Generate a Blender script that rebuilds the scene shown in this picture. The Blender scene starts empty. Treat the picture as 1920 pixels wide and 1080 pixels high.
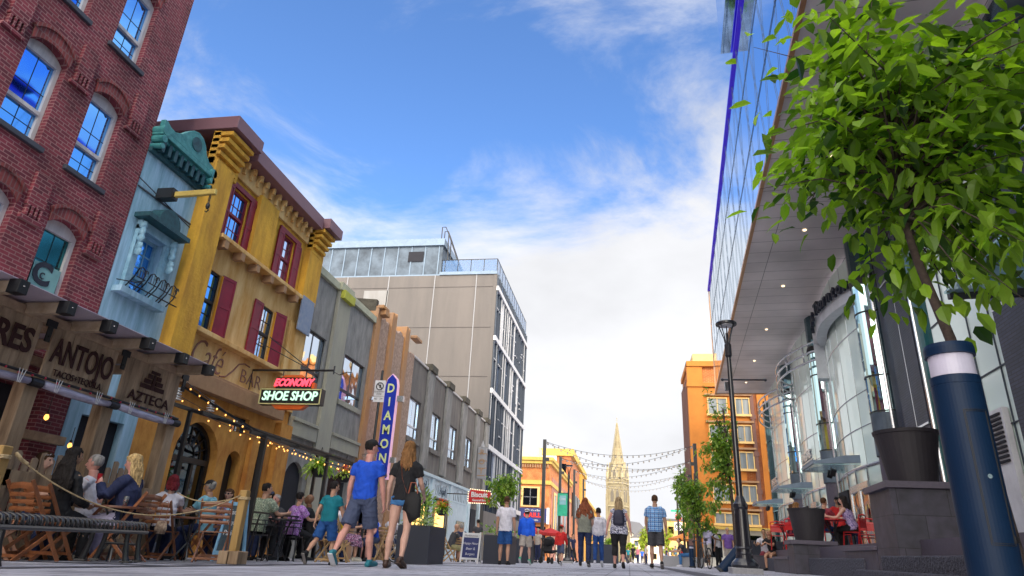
import bpy, bmesh, math, random
import numpy as np
from mathutils import Vector, Matrix, Euler
rad = math.radians
sc = bpy.context.scene
# ---------------------------------------------------------------- camera
FPX = math.sqrt(2990*500-35200)
_U = Vector((160, 2990, -FPX)).normalized()
_Y = Vector((220, -500, -FPX)).normalized()
_X = _Y.cross(_U)
RM = Matrix((_X, _Y, _U))
CAM = Vector((0, 0, .17))
cd = bpy.data.cameras.new('camera'); cam = bpy.data.objects.new('camera', cd); sc.collection.objects.link(cam)
cam.matrix_world = Matrix.Translation(CAM) @ RM.to_4x4()
cd.sensor_width = 36; cd.lens = FPX/1920*36; cd.clip_start = .05; cd.clip_end = 4000
sc.camera = cam
SX, SY = .027, -.009
def gz(x, y): return SX*max(-13, min(13, x)) + SY*y
def ray(px, py): return RM @ Vector((px-960, 540-py, -FPX))
def atY(px, py, y): d = ray(px, py); return CAM + d*(y/d.y)
def atX(px, py, x): d = ray(px, py); return CAM + d*(x/d.x)
# ---------------------------------------------------------------- sky
SUN_EL, SUN_AZ = rad(32), rad(158)      # azimuth from +Y towards +X : behind the camera, to the right
w = bpy.data.worlds.new('World'); sc.world = w; w.use_nodes = True
nt = w.node_tree; N = nt.nodes; Lk = nt.links; N.clear()
def wn(t, **k):
    n = N.new(t)
    for a, b in k.items(): setattr(n, a, b)
    return n
def wmath(op, a, b=None, clamp=False):
    n = wn('ShaderNodeMath', operation=op, use_clamp=clamp)
    for i, v in enumerate((a, b)):
        if v is None: continue
        if isinstance(v, (int, float)): n.inputs[i].default_value = v
        else: Lk.new(v, n.inputs[i])
    return n.outputs[0]
sky = wn('ShaderNodeTexSky', sky_type='NISHITA', sun_disc=False, sun_elevation=SUN_EL, sun_rotation=SUN_AZ, air_density=1.0, dust_density=.4, ozone_density=3.0)
tc = wn('ShaderNodeTexCoord'); sep = wn('ShaderNodeSeparateXYZ'); Lk.new(tc.outputs['Generated'], sep.inputs[0])
zz = wmath('ADD', wmath('MAXIMUM', sep.outputs[2], 0.0), .22)
cmb = wn('ShaderNodeCombineXYZ'); Lk.new(wmath('DIVIDE', sep.outputs[0], zz), cmb.inputs[0]); Lk.new(wmath('DIVIDE', sep.outputs[1], zz), cmb.inputs[1])
mp = wn('ShaderNodeMapping'); mp.inputs['Rotation'].default_value = (0, 0, rad(35)); mp.inputs['Scale'].default_value = (1, .72, 1); mp.inputs['Location'].default_value = (3.1, 1.7, 0)
Lk.new(cmb.outputs[0], mp.inputs[0])
mp3 = wn('ShaderNodeMapping'); mp3.inputs['Rotation'].default_value = (0, rad(25), rad(10)); mp3.inputs['Scale'].default_value = (2.2, 3.0, 4.2); Lk.new(tc.outputs['Generated'], mp3.inputs[0])
n1 = wn('ShaderNodeTexNoise'); n1.inputs['Scale'].default_value = 1.15; n1.inputs['Detail'].default_value = 9; n1.inputs['Roughness'].default_value = .62; n1.inputs['Distortion'].default_value = .55
Lk.new(mp3.outputs[0], n1.inputs['Vector'])
n2 = wn('ShaderNodeTexNoise'); n2.inputs['Scale'].default_value = .42; n2.inputs['Detail'].default_value = 4; Lk.new(mp.outputs[0], n2.inputs['Vector'])
def blob(d, lo, hi):      # 0..1 where the sky direction is near d
    vm = wn('ShaderNodeVectorMath', operation='DOT_PRODUCT'); Lk.new(tc.outputs['Generated'], vm.inputs[0]); vm.inputs[1].default_value = Vector(d).normalized()
    mr = wn('ShaderNodeMapRange', interpolation_type='SMOOTHSTEP'); Lk.new(vm.outputs['Value'], mr.inputs[0]); mr.inputs[1].default_value = lo; mr.inputs[2].default_value = hi
    return mr.outputs[0]
low = wn('ShaderNodeMapRange', interpolation_type='SMOOTHSTEP'); Lk.new(sep.outputs[2], low.inputs[0])
low.inputs[1].default_value = .62; low.inputs[2].default_value = .04
cov = wmath('ADD', wmath('MULTIPLY', n1.outputs[0], 1.75), wmath('MULTIPLY', low.outputs[0], .60))
cov = wmath('SUBTRACT', wmath('ADD', cov, wmath('MULTIPLY', n2.outputs[0], .5)), .40)
cov = wmath('SUBTRACT', cov, wmath('MULTIPLY', blob(ray(870, 170), .86, 1.0), .26))
cov = wmath('ADD', cov, wmath('MULTIPLY', blob(ray(1150, 600), .90, 1.0), .26))
cov = wmath('ADD', cov, wmath('MULTIPLY', blob((.5, -1, .6), -.3, .9), .25))
cr = wn('ShaderNodeMapRange', interpolation_type='SMOOTHSTEP'); Lk.new(cov, cr.inputs[0]); cr.inputs[1].default_value = .50; cr.inputs[2].default_value = 1.10
tint = wn('ShaderNodeMix', data_type='RGBA', blend_type='MULTIPLY'); tint.inputs[0].default_value = 1
Lk.new(sky.outputs[0], tint.inputs[6]); tint.inputs[7].default_value = (1.0, 1.28, 1.62, 1)
lum = wn('ShaderNodeMix', data_type='RGBA'); Lk.new(blob((.35, -1, .6), -.2, .95), lum.inputs[0])
lum.inputs[6].default_value = (5.4, 5.45, 5.65, 1); lum.inputs[7].default_value = (30, 28, 25, 1)  # unseen clouds behind the camera are made brighter to light the facades
shade = wn('ShaderNodeTexNoise'); shade.inputs['Scale'].default_value = 1.3; shade.inputs['Detail'].default_value = 8; Lk.new(mp3.outputs[0], shade.inputs['Vector'])
lm = wn('ShaderNodeMix', data_type='RGBA', blend_type='MULTIPLY'); lm.inputs[0].default_value = 1; Lk.new(lum.outputs[2], lm.inputs[6]); Lk.new(wmath('ADD', wmath('MULTIPLY', shade.outputs[0], .75), .55), lm.inputs[7])
mx = wn('ShaderNodeMix', data_type='RGBA'); Lk.new(cr.outputs[0], mx.inputs[0]); Lk.new(tint.outputs[2], mx.inputs[6]); Lk.new(lm.outputs[2], mx.inputs[7])
bg = wn('ShaderNodeBackground'); bg.inputs[1].default_value = .10; Lk.new(mx.outputs[2], bg.inputs[0])
wo = wn('ShaderNodeOutputWorld'); Lk.new(bg.outputs[0], wo.inputs[0])
# ---------------------------------------------------------------- sun (veiled by thin cloud)
sl = bpy.data.lights.new('sun', 'SUN'); sl.energy = 1.35; sl.angle = rad(7); sl.color = (1, .88, .72)
so = bpy.data.objects.new('sun', sl); sc.collection.objects.link(so)
sd = Vector((math.sin(SUN_AZ)*math.cos(SUN_EL), math.cos(SUN_AZ)*math.cos(SUN_EL), math.sin(SUN_EL)))
so.rotation_euler = sd.to_track_quat('Z', 'Y').to_euler()
sc.view_settings.view_transform = 'Standard'; sc.view_settings.look = 'None'; sc.view_settings.exposure = .92; sc.view_settings.gamma = 1
sc.render.engine = 'CYCLES'
sc.cycles.max_bounces = 6; sc.cycles.diffuse_bounces = 3; sc.cycles.glossy_bounces = 3; sc.cycles.transmission_bounces = 4; sc.cycles.transparent_max_bounces = 8
# ---------------------------------------------------------------- materials
MATS = {}
def mat(name, col, rough=.6, metal=0., col2=None, ns=3., na=1., streak=0, bump=None, emit=None, spec=.5, trans=0, alpha=1., coat=0, wavy=None):
    """Principled with two-colour noise, optional vertical streaking and bump"""
    if name in MATS: return MATS[name]
    m = bpy.data.materials.new(name); m.use_nodes = True; MATS[name] = m
    t = m.node_tree; P = t.nodes['Principled BSDF']; L = t.links
    P.inputs['Roughness'].default_value = rough; P.inputs['Metallic'].default_value = metal; P.inputs['Specular IOR Level'].default_value = spec
    P.inputs['Coat Weight'].default_value = coat; P.inputs['Alpha'].default_value = alpha
    if trans: P.inputs['Transmission Weight'].default_value = trans
    c4 = (*col, 1); P.inputs['Base Color'].default_value = c4
    tcn = t.nodes.new('ShaderNodeTexCoord')
    if col2 is None: col2 = tuple(c*.8 for c in col)
    nz = t.nodes.new('ShaderNodeTexNoise'); nz.inputs['Scale'].default_value = ns; nz.inputs['Detail'].default_value = 7; nz.inputs['Roughness'].default_value = .65
    if streak:
        mpn = t.nodes.new('ShaderNodeMapping'); mpn.inputs['Scale'].default_value = (1, 1, 1/streak) if streak > 0 else (1, 1, -streak)
        L.new(tcn.outputs['Object'], mpn.inputs[0]); L.new(mpn.outputs[0], nz.inputs['Vector'])
    else: L.new(tcn.outputs['Object'], nz.inputs['Vector'])
    r = t.nodes.new('ShaderNodeMapRange'); L.new(nz.outputs[0], r.inputs[0]); r.inputs[1].default_value = .35; r.inputs[2].default_value = .68; r.inputs[4].default_value = na
    mxn = t.nodes.new('ShaderNodeMix'); mxn.data_type = 'RGBA'; L.new(r.outputs[0], mxn.inputs[0]); mxn.inputs[6].default_value = c4; mxn.inputs[7].default_value = (*col2, 1)
    L.new(mxn.outputs[2], P.inputs['Base Color'])
    if bump:
        b = t.nodes.new('ShaderNodeBump'); n3 = t.nodes.new('ShaderNodeTexNoise'); n3.inputs['Scale'].default_value = bump[0]; n3.inputs['Detail'].default_value = 5
        L.new(tcn.outputs['Object'], n3.inputs['Vector']); L.new(n3.outputs[0], b.inputs['Height']); b.inputs['Strength'].default_value = bump[1]; b.inputs['Distance'].default_value = bump[2]
        L.new(b.outputs[0], P.inputs['Normal'])
    if emit: P.inputs['Emission Color'].default_value = (*emit[0], 1); P.inputs['Emission Strength'].default_value = emit[1]
    return m
def add_uv(t):                 # (x+y, z) of the object's own coordinates: lies on every upright wall
    L = t.links; tcn = t.nodes.new('ShaderNodeTexCoord'); s = t.nodes.new('ShaderNodeSeparateXYZ'); L.new(tcn.outputs['Object'], s.inputs[0])
    a = t.nodes.new('ShaderNodeMath'); L.new(s.outputs[0], a.inputs[0]); L.new(s.outputs[1], a.inputs[1])
    c = t.nodes.new('ShaderNodeCombineXYZ'); L.new(a.outputs[0], c.inputs[0]); L.new(s.outputs[2], c.inputs[1]); return c, s, tcn
def brickmat(name, a, b, mortar, bw=.215, bh=.075, ms=.011, rough=.85, bump=.5, flat=False, ns=1.1, off=.5):
    m = bpy.data.materials.new(name); m.use_nodes = True; MATS[name] = m; t = m.node_tree; L = t.links; P = t.nodes['Principled BSDF']; P.inputs['Roughness'].default_value = rough
    c, s, tcn = add_uv(t)
    if flat: L.new(s.outputs[0], c.inputs[0]); L.new(s.outputs[1], c.inputs[1])
    br = t.nodes.new('ShaderNodeTexBrick'); br.offset = off; L.new(c.outputs[0], br.inputs['Vector']); br.inputs['Scale'].default_value = 1; br.inputs['Brick Width'].default_value = bw; br.inputs['Row Height'].default_value = bh
    br.inputs['Mortar Size'].default_value = ms; br.inputs['Mortar Smooth'].default_value = .3; br.inputs['Bias'].default_value = -.1
    br.inputs['Color1'].default_value = (*a, 1); br.inputs['Color2'].default_value = (*b, 1); br.inputs['Mortar'].default_value = (*mortar, 1)
    nz = t.nodes.new('ShaderNodeTexNoise'); nz.inputs['Scale'].default_value = ns; nz.inputs['Detail'].default_value = 8; L.new(tcn.outputs['Object'], nz.inputs['Vector'])
    r = t.nodes.new('ShaderNodeMapRange'); L.new(nz.outputs[0], r.inputs[0]); r.inputs[1].default_value = .3; r.inputs[2].default_value = .7; r.inputs[3].default_value = .60; r.inputs[4].default_value = 1.25
    mx = t.nodes.new('ShaderNodeMix'); mx.data_type = 'RGBA'; mx.blend_type = 'MULTIPLY'; mx.inputs[0].default_value = 1; L.new(br.outputs[0], mx.inputs[6]); L.new(r.outputs[0], mx.inputs[7]); L.new(mx.outputs[2], P.inputs['Base Color'])
    bp = t.nodes.new('ShaderNodeBump'); bp.invert = True; bp.inputs['Strength'].default_value = bump; bp.inputs['Distance'].default_value = .01; L.new(br.outputs[1], bp.inputs['Height']); L.new(bp.outputs[0], P.inputs['Normal'])
    return m
def glassmat(name, col, rough=.03, wob=.02, sc_=.8, metal=1.):   # coated facade glazing: a tinted, slightly wavy mirror
    m = bpy.data.materials.new(name); m.use_nodes = True; MATS[name] = m; t = m.node_tree; L = t.links; P = t.nodes['Principled BSDF']
    P.inputs['Base Color'].default_value = (*col, 1); P.inputs['Metallic'].default_value = metal; P.inputs['Roughness'].default_value = rough
    tcn = t.nodes.new('ShaderNodeTexCoord'); nz = t.nodes.new('ShaderNodeTexNoise'); nz.inputs['Scale'].default_value = sc_; L.new(tcn.outputs['Object'], nz.inputs['Vector'])
    b = t.nodes.new('ShaderNodeBump'); b.inputs['Strength'].default_value = 1; b.inputs['Distance'].default_value = wob; L.new(nz.outputs[0], b.inputs['Height']); L.new(b.outputs[0], P.inputs['Normal'])
    return m
def leafmat(name, a, b, c=None):
    m = bpy.data.materials.new(name); m.use_nodes = True; MATS[name] = m; t = m.node_tree; L = t.links; P = t.nodes['Principled BSDF']; P.inputs['Roughness'].default_value = .45
    g = t.nodes.new('ShaderNodeNewGeometry'); cr_ = t.nodes.new('ShaderNodeValToRGB'); L.new(g.outputs['Random Per Island'], cr_.inputs[0])
    cr_.color_ramp.elements[0].color = (*a, 1); cr_.color_ramp.elements[1].color = (*b, 1)
    if c: e = cr_.color_ramp.elements.new(.85); e.color = (*c, 1)
    L.new(cr_.outputs[0], P.inputs['Base Color'])
    tr = t.nodes.new('ShaderNodeBsdfTranslucent'); mxc = t.nodes.new('ShaderNodeMix'); mxc.data_type = 'RGBA'; mxc.blend_type = 'MULTIPLY'; mxc.inputs[0].default_value = 1; L.new(cr_.outputs[0], mxc.inputs[6]); mxc.inputs[7].default_value = (2.2, 2.4, .9, 1); L.new(mxc.outputs[2], tr.inputs[0])
    ms = t.nodes.new('ShaderNodeMixShader'); ms.inputs[0].default_value = .42; L.new(P.outputs[0], ms.inputs[1]); L.new(tr.outputs[0], ms.inputs[2]); L.new(ms.outputs[0], t.nodes['Material Output'].inputs[0])
    return m
def patmat(name, kind, cols, sc_=20., rough=.85):
    """woven or printed cloth: plaid, floral, check"""
    m = bpy.data.materials.new(name); m.use_nodes = True; MATS[name] = m; t = m.node_tree; L = t.links; P = t.nodes['Principled BSDF']; P.inputs['Roughness'].default_value = rough
    tcn = t.nodes.new('ShaderNodeTexCoord')
    if kind == 'floral':
        nz = t.nodes.new('ShaderNodeTexNoise'); nz.inputs['Scale'].default_value = sc_; nz.inputs['Detail'].default_value = 2; nz.inputs['Distortion'].default_value = 1.5; L.new(tcn.outputs['Object'], nz.inputs['Vector'])
        cr_ = t.nodes.new('ShaderNodeValToRGB'); cr_.color_ramp.interpolation = 'CONSTANT'; L.new(nz.outputs[0], cr_.inputs[0]); cr_.color_ramp.elements[0].color = (*cols[0], 1)
        cr_.color_ramp.elements[1].position = .5; cr_.color_ramp.elements[1].color = (*cols[1], 1)
        if len(cols) > 2: e = cr_.color_ramp.elements.new(.6); e.color = (*cols[2], 1)
        L.new(cr_.outputs[0], P.inputs['Base Color'])
    else:
        s = t.nodes.new('ShaderNodeSeparateXYZ'); L.new(tcn.outputs['Object'], s.inputs[0]); outs = []
        for ax, q in ((0, 1.), (2, 1.)):
            for k, (mul, thr) in enumerate(((sc_, .62), (sc_*2.1, .82))):
                a = t.nodes.new('ShaderNodeMath'); a.operation = 'MULTIPLY'; L.new(s.outputs[ax], a.inputs[0]); a.inputs[1].default_value = mul
                f = t.nodes.new('ShaderNodeMath'); f.operation = 'FRACT'; L.new(a.outputs[0], f.inputs[0]); h = t.nodes.new('ShaderNodeMath'); h.operation = 'GREATER_THAN'; L.new(f.outputs[0], h.inputs[0]); h.inputs[1].default_value = thr; outs.append(h.outputs[0])
        cur = None; base = cols[0]
        for o, c in zip(outs, (cols[1], cols[2], cols[1], cols[2])):
            mx = t.nodes.new('ShaderNodeMix'); mx.data_type = 'RGBA'; fm = t.nodes.new('ShaderNodeMath'); fm.operation = 'MULTIPLY'; L.new(o, fm.inputs[0]); fm.inputs[1].default_value = .55; L.new(fm.outputs[0], mx.inputs[0])
            if cur is None: mx.inputs[6].default_value = (*base, 1)
            else: L.new(cur, mx.inputs[6])
            mx.inputs[7].default_value = (*c, 1); cur = mx.outputs[2]
        L.new(cur, P.inputs['Base Color'])
    return m
# ---------------------------------------------------------------- mesh helpers
class MB:
    def __init__(s): s.v = []; s.f = []; s.m = []
    def add(s, vs, fs, m=0):
        b = len(s.v); s.v += [tuple(v) for v in vs]; s.f += [tuple(b+i for i in f) for f in fs]; s.m += [m]*len(fs); return s
    def box(s, x0, x1, y0, y1, z0, z1, m=0):
        return s.add([(x0,y0,z0),(x1,y0,z0),(x1,y1,z0),(x0,y1,z0),(x0,y0,z1),(x1,y0,z1),(x1,y1,z1),(x0,y1,z1)], [(0,3,2,1),(4,5,6,7),(0,1,5,4),(1,2,6,5),(2,3,7,6),(3,0,4,7)], m)
    def obox(s, c, size, rot=(0,0,0), m=0):
        R = rot if isinstance(rot, Matrix) else Euler(rot).to_matrix(); a, b, d = (q/2 for q in size); c = Vector(c)
        vs = [c + R @ Vector(p) for p in ((-a,-b,-d),(a,-b,-d),(a,b,-d),(-a,b,-d),(-a,-b,d),(a,-b,d),(a,b,d),(-a,b,d))]
        return s.add(vs, [(0,3,2,1),(4,5,6,7),(0,1,5,4),(1,2,6,5),(2,3,7,6),(3,0,4,7)], m)
    def bar(s, p, q, w, h, m=0, up=(0,0,1)):       # a bar from p to q
        p, q = Vector(p), Vector(q); d = q-p; L_ = d.length; d.normalize(); up = Vector(up)
        if abs(d.dot(up)) > .98: up = Vector((0,1,0))
        x = d.cross(up).normalized(); u = x.cross(d); return s.obox((p+q)/2, (w, L_, h), Matrix((x, d, u)).transposed(), m)
    def prism(s, poly, axis, a, b, m=0):            # poly = 2D points in the two other axes (cyclic order), a..b along axis
        n = len(poly); mk = {'x': lambda p, t: (t, p[0], p[1]), 'y': lambda p, t: (p[0], t, p[1]), 'z': lambda p, t: (p[0], p[1], t)}[axis]
        vs = [mk(p, a) for p in poly] + [mk(p, b) for p in poly]
        return s.add(vs, [tuple(range(n-1, -1, -1)), tuple(range(n, 2*n))] + [(i, (i+1) % n, n+(i+1) % n, n+i) for i in range(n)], m)
    def tube(s, pts, r, n=8, m=0, ell=None, cap=True, side=None):
        pts = [Vector(p) for p in pts]; k = len(pts); rs = r if isinstance(r, (list, tuple)) else [r]*k; vs = []; nx = None
        for i, p in enumerate(pts):
            d = (pts[min(i+1, k-1)]-pts[max(i-1, 0)]).normalized()
            if nx is None: nx = Vector(side) if side else (Vector((0,0,1)) if abs(d.z) < .9 else Vector((1,0,0)))
            if i == 0 and not side: nx = nx.cross(d)
            nx = (nx - d*nx.dot(d)).normalized(); ny = d.cross(nx)
            ri = rs[i]; ra, rb = ri if isinstance(ri, tuple) else (ri, ri*(ell or 1))
            for j in range(n): a = 2*math.pi*j/n; vs.append(p + nx*ra*math.cos(a) + ny*rb*math.sin(a))
        fs = [(i*n+j, i*n+(j+1) % n, (i+1)*n+(j+1) % n, (i+1)*n+j) for i in range(k-1) for j in range(n)]
        if cap: fs += [tuple(range(n-1, -1, -1)), tuple((k-1)*n+j for j in range(n))]
        return s.add(vs, fs, m)
    def lathe(s, c, prof, n=24, m=0):               # prof = [(r,z)...]
        c = Vector(c); vs = [c+Vector((r*math.cos(2*math.pi*j/n), r*math.sin(2*math.pi*j/n), z)) for r, z in prof for j in range(n)]; k = len(prof)
        return s.add(vs, [(i*n+j, i*n+(j+1) % n, (i+1)*n+(j+1) % n, (i+1)*n+j) for i in range(k-1) for j in range(n)] + [tuple(range(n-1, -1, -1)), tuple((k-1)*n+j for j in range(n))], m)
    def ball(s, c, r, n=12, m=0, R=None):
        c = Vector(c); r = r if isinstance(r, (tuple, list)) else (r, r, r); k = max(4, n//2+1); vs = []
        for i in range(k+1):
            t = math.pi*(i+.02 if i == 0 else i-.02 if i == k else i)/k
            for j in range(n):
                a = 2*math.pi*j/n; q = Vector((r[0]*math.sin(t)*math.cos(a), r[1]*math.sin(t)*math.sin(a), -r[2]*math.cos(t))); vs.append(c+(R @ q if R else q))
        return s.add(vs, [(i*n+j, i*n+(j+1) % n, (i+1)*n+(j+1) % n, (i+1)*n+j) for i in range(k) for j in range(n)] + [tuple(range(n-1, -1, -1)), tuple(k*n+j for j in range(n))], m)
    def wall(s, x, y0, y1, z0, z1, holes, depth=.25, nrm=1, m=0, seg=10, mr=None):
        """upright sheet at x with openings (y0,y1,z0,z1,rise): the reveal runs back by depth; rise>0 = segmental or round head"""
        mr = m if mr is None else mr
        ys = sorted({y0, y1} | {h[0] for h in holes} | {h[1] for h in holes}); zs = sorted({z0, z1} | {h[2] for h in holes} | {h[3] for h in holes})
        for i in range(len(ys)-1):
            for j in range(len(zs)-1):
                cy, cz = (ys[i]+ys[i+1])/2, (zs[j]+zs[j+1])/2
                if any(h[0] < cy < h[1] and h[2] < cz < h[3] for h in holes): continue
                s.add([(x, ys[i], zs[j]), (x, ys[i+1], zs[j]), (x, ys[i+1], zs[j+1]), (x, ys[i], zs[j+1])], [(0, 1, 2, 3)], m)
        xb = x-nrm*depth
        for h in holes:
            a, b, c, d = h[:4]; rise = h[4] if len(h) > 4 else 0
            top = [(a, d), (b, d)]
            if rise:
                top = arc(a, b, d, rise, seg)
                for i in range(seg):
                    (ya, za), (yb, zb) = top[i], top[i+1]; s.add([(x, ya, za), (x, yb, zb), (x, yb, d+.0), (x, ya, d+.0)], [(0, 1, 2, 3)], m)
            loop = [(b, c), (a, c)] + top
            for i in range(len(loop)):
                (ya, za), (yb, zb) = loop[i], loop[(i+1) % len(loop)]
                s.add([(x, ya, za), (x, yb, zb), (xb, yb, zb), (xb, ya, za)], [(0, 1, 2, 3)], mr)
        return s
    def build(s, name, mats, parent=None, off=None, smooth=False, bev=0, label=None):
        me = bpy.data.meshes.new(name); me.from_pydata(s.v, [], s.f)
        if not isinstance(mats, (list, tuple)): mats = [mats]
        for m in mats: me.materials.append(MATS[m] if isinstance(m, str) else m)
        if len(mats) > 1: me.polygons.foreach_set('material_index', s.m)
        me.update(); bm = bmesh.new(); bm.from_mesh(me); bmesh.ops.recalc_face_normals(bm, faces=bm.faces) if not getattr(s, 'raw', 0) else None; bm.to_mesh(me); bm.free()
        if smooth: me.polygons.foreach_set('use_smooth', [True]*len(me.polygons))
        o = bpy.data.objects.new(name, me); sc.collection.objects.link(o)
        if parent:
            o.parent = parent
            if off is not None: o.location = -Vector(off)
        if bev: b = o.modifiers.new('bevel', 'BEVEL'); b.width = bev; b.segments = 2; b.limit_method = 'ANGLE'; b.angle_limit = rad(35)
        if label: o['label'] = label
        return o
def arc(a, b, top, rise, seg=10):      # segmental arch from (a, top-rise) over (mid, top) to (b, top-rise)
    hw = (b-a)/2; R = (hw*hw+rise*rise)/(2*rise); cz = top-R; th = math.asin(min(1, hw/R))
    return [((a+b)/2+R*math.sin(-th+2*th*i/seg), cz+R*math.cos(-th+2*th*i/seg)) for i in range(seg+1)]
def thing(name, label, cat, loc=(0,0,0), rz=0, group=None):
    o = bpy.data.objects.new(name, None); sc.collection.objects.link(o); o.location = loc; o.rotation_euler = (0, 0, rz); o.empty_display_size = .1
    return tag(o, label, cat, group)
def tag(o, label, cat, group=None, kind=None):
    if label: o['label'] = label
    if cat: o['category'] = cat
    if group: o['group'] = group
    if kind: o['kind'] = kind
    return o
def dup(root, loc, rz=0, label=None, group=None, name=None, scale=None):
    r = root.copy(); sc.collection.objects.link(r); r.location = loc; r.rotation_euler = (0, 0, rz)
    if label: r['label'] = label
    if group: r['group'] = group
    if scale: r.scale = (scale,)*3
    for ch in list(root.children):
        c = ch.copy(); sc.collection.objects.link(c); c.parent = r
        for g in list(ch.children): d = g.copy(); sc.collection.objects.link(d); d.parent = c
    return r
AX = {'+x': Matrix(((0,0,1),(1,0,0),(0,1,0))), '-x': Matrix(((0,0,-1),(-1,0,0),(0,1,0))), '-y': Matrix(((1,0,0),(0,0,-1),(0,1,0)))}
def text(body, size, loc, face, m, parent, off=None, ext=.01, sx=1., thick=0., name='lettering', align='CENTER', rot=0, shear=0.):
    cu = bpy.data.curves.new('t', 'FONT'); cu.body = body; cu.size = size; cu.extrude = ext; cu.offset = thick; cu.align_x = align; cu.align_y = 'CENTER'; cu.shear = shear; cu.space_line = .8; cu.resolution_u = 3
    to = bpy.data.objects.new('t', cu); sc.collection.objects.link(to); bpy.context.view_layer.update()
    me = bpy.data.meshes.new_from_object(to.evaluated_get(bpy.context.evaluated_depsgraph_get())); bpy.data.objects.remove(to)
    A = (AX[face] if isinstance(face, str) else face) @ Matrix.Rotation(rot, 3, 'Z') @ Matrix.Diagonal((sx, 1, 1))
    me.transform(Matrix.Translation(Vector(loc)) @ A.to_4x4()); me.materials.clear(); me.materials.append(MATS[m])
    me.name = name; o = bpy.data.objects.new(name, me); sc.collection.objects.link(o); o.parent = parent
    if off is not None: o.location = -Vector(off)
    return o
rnd = random.Random(7)
# ================================================================ materials used
brickmat('brick_red', (.22,.034,.052), (.10,.017,.030), (.30,.15,.15), ns=1.3, bw=.2, bh=.068, ms=.009)
brickmat('brick_arch', (.25,.05,.05), (.15,.03,.035), (.2,.1,.1), bw=.075, bh=.22)
brickmat('pier_brick', (.035,.04,.075), (.022,.026,.05), (.010,.011,.018), bw=.3, bh=.06, ms=.008, rough=.5)
brickmat('pink_brick', (.42,.17,.12), (.36,.14,.10), (.4,.25,.2), bw=.3, bh=.1, bump=.2)
brickmat('orange_brick', (.55,.155,.035), (.46,.125,.03), (.6,.35,.15), bw=.3, bh=.1, bump=.2)
brickmat('dark_orange_brick', (.44,.14,.05), (.36,.11,.04), (.4,.2,.1), bw=.3, bh=.1, bump=.2)
brickmat('paving', (.50,.50,.57), (.34,.34,.40), (.07,.07,.08), bw=.6, bh=.3, ms=.014, bump=.35, flat=True, rough=.7, ns=.9)
brickmat('granite_block', (.055,.05,.075), (.04,.038,.055), (.02,.018,.025), bw=.62, bh=.42, ms=.006, rough=.5, bump=.3, ns=6)
mat('band_paver', (.07,.07,.09), .7, ns=8)
mat('kerb', (.42,.42,.45), .8, ns=5)
mat('frame_cream', (.62,.60,.60), .5, col2=(.45,.43,.44), ns=9, streak=6)
mat('sill_slate', (.05,.055,.075), .6)
mat('dark', (.012,.013,.016), .5); mat('steel_grey', (.05,.065,.09), .5); mat('black_metal', (.012,.012,.015), .35, spec=.6); mat('black_iron', (.02,.02,.024), .3, .6)
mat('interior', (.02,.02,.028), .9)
mat('curtain', (.30,.34,.36), .5, col2=(.10,.13,.16), ns=3, streak=12)
glassmat('glass_blue', (.16,.46,.95), .04, .004); glassmat('glass_teal', (.05,.22,.25), .08, .004); glassmat('glass_sky', (.66,.76,.90)); glassmat('glass_dark', (.10,.12,.15)); glassmat('glass_tower', (.07,.13,.27), .08, .01, .8, .35)  # glass_blue: the blue of the mirrored sky is put into its tint
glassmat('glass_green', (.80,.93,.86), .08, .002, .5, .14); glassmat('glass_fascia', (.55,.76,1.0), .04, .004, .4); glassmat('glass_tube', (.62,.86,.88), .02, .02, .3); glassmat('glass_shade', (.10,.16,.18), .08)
mat('blue_stucco', (.42,.64,.82), .9, col2=(.10,.25,.33), ns=4.5, streak=9, bump=(18,.5,.01), na=.8)
mat('copper', (.02,.17,.19), .55, col2=(.08,.32,.32), ns=7, bump=(10,.6,.02))
mat('copper_dark', (.01,.05,.07), .6, col2=(.02,.10,.12), ns=9)
mat('blue_paint', (.30,.50,.62), .55, col2=(.16,.33,.45), ns=6)
mat('yellow_beam', (.62,.47,.12), .6, col2=(.42,.30,.08), ns=6)
mat('yellow_stucco', (.76,.42,.045), .9, col2=(.40,.19,.03), ns=3.2, streak=3.5, bump=(14,.7,.015), na=.8)
mat('ochre_stucco', (.80,.56,.25), .9, col2=(.54,.26,.05), ns=2.4, streak=4, bump=(14,.5,.012))
mat('orange_stucco', (.66,.33,.07), .9, col2=(.42,.16,.03), ns=3.5, streak=2, bump=(14,.5,.012))
mat('tan_trim', (.42,.25,.13), .8, col2=(.30,.17,.09), ns=3)
mat('plum_metal', (.22,.11,.13), .5, col2=(.19,.095,.115), ns=2)
mat('maroon', (.27,.012,.035), .5, col2=(.19,.008,.026), ns=5, bump=(30,.3,.004))
mat('patch_grey', (.22,.28,.40), .9, col2=(.30,.34,.42), ns=8)
mat('grey_stucco', (.32,.31,.29), .9, col2=(.17,.165,.16), ns=3.5, streak=3, bump=(22,.6,.012))
mat('grey_stucco_light', (.40,.38,.29), .9, col2=(.30,.29,.25), ns=1.5, streak=3, bump=(22,.5,.012))
mat('grey_stucco_dark', (.21,.19,.17), .9, col2=(.115,.105,.10), ns=3, streak=5, bump=(22,.6,.012))
mat('cap_green', (.48,.48,.34), .7, col2=(.38,.38,.28), ns=3); mat('cap_white', (.6,.57,.55), .6)
mat('jag_orange', (.50,.24,.08), .9, col2=(.34,.22,.15), ns=1.5, streak=4, bump=(9,.8,.03), na=1)
mat('jag_pale', (.50,.35,.27), .9, col2=(.26,.17,.12), ns=9, bump=(12,1,.03))
mat('ruin_dark', (.10,.09,.07), .95, col2=(.05,.045,.035), ns=4, bump=(8,1,.03))
mat('tower_concrete', (.17,.152,.142), .9, col2=(.125,.115,.11), ns=.6, streak=7, bump=(3,.3,.02))
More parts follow.
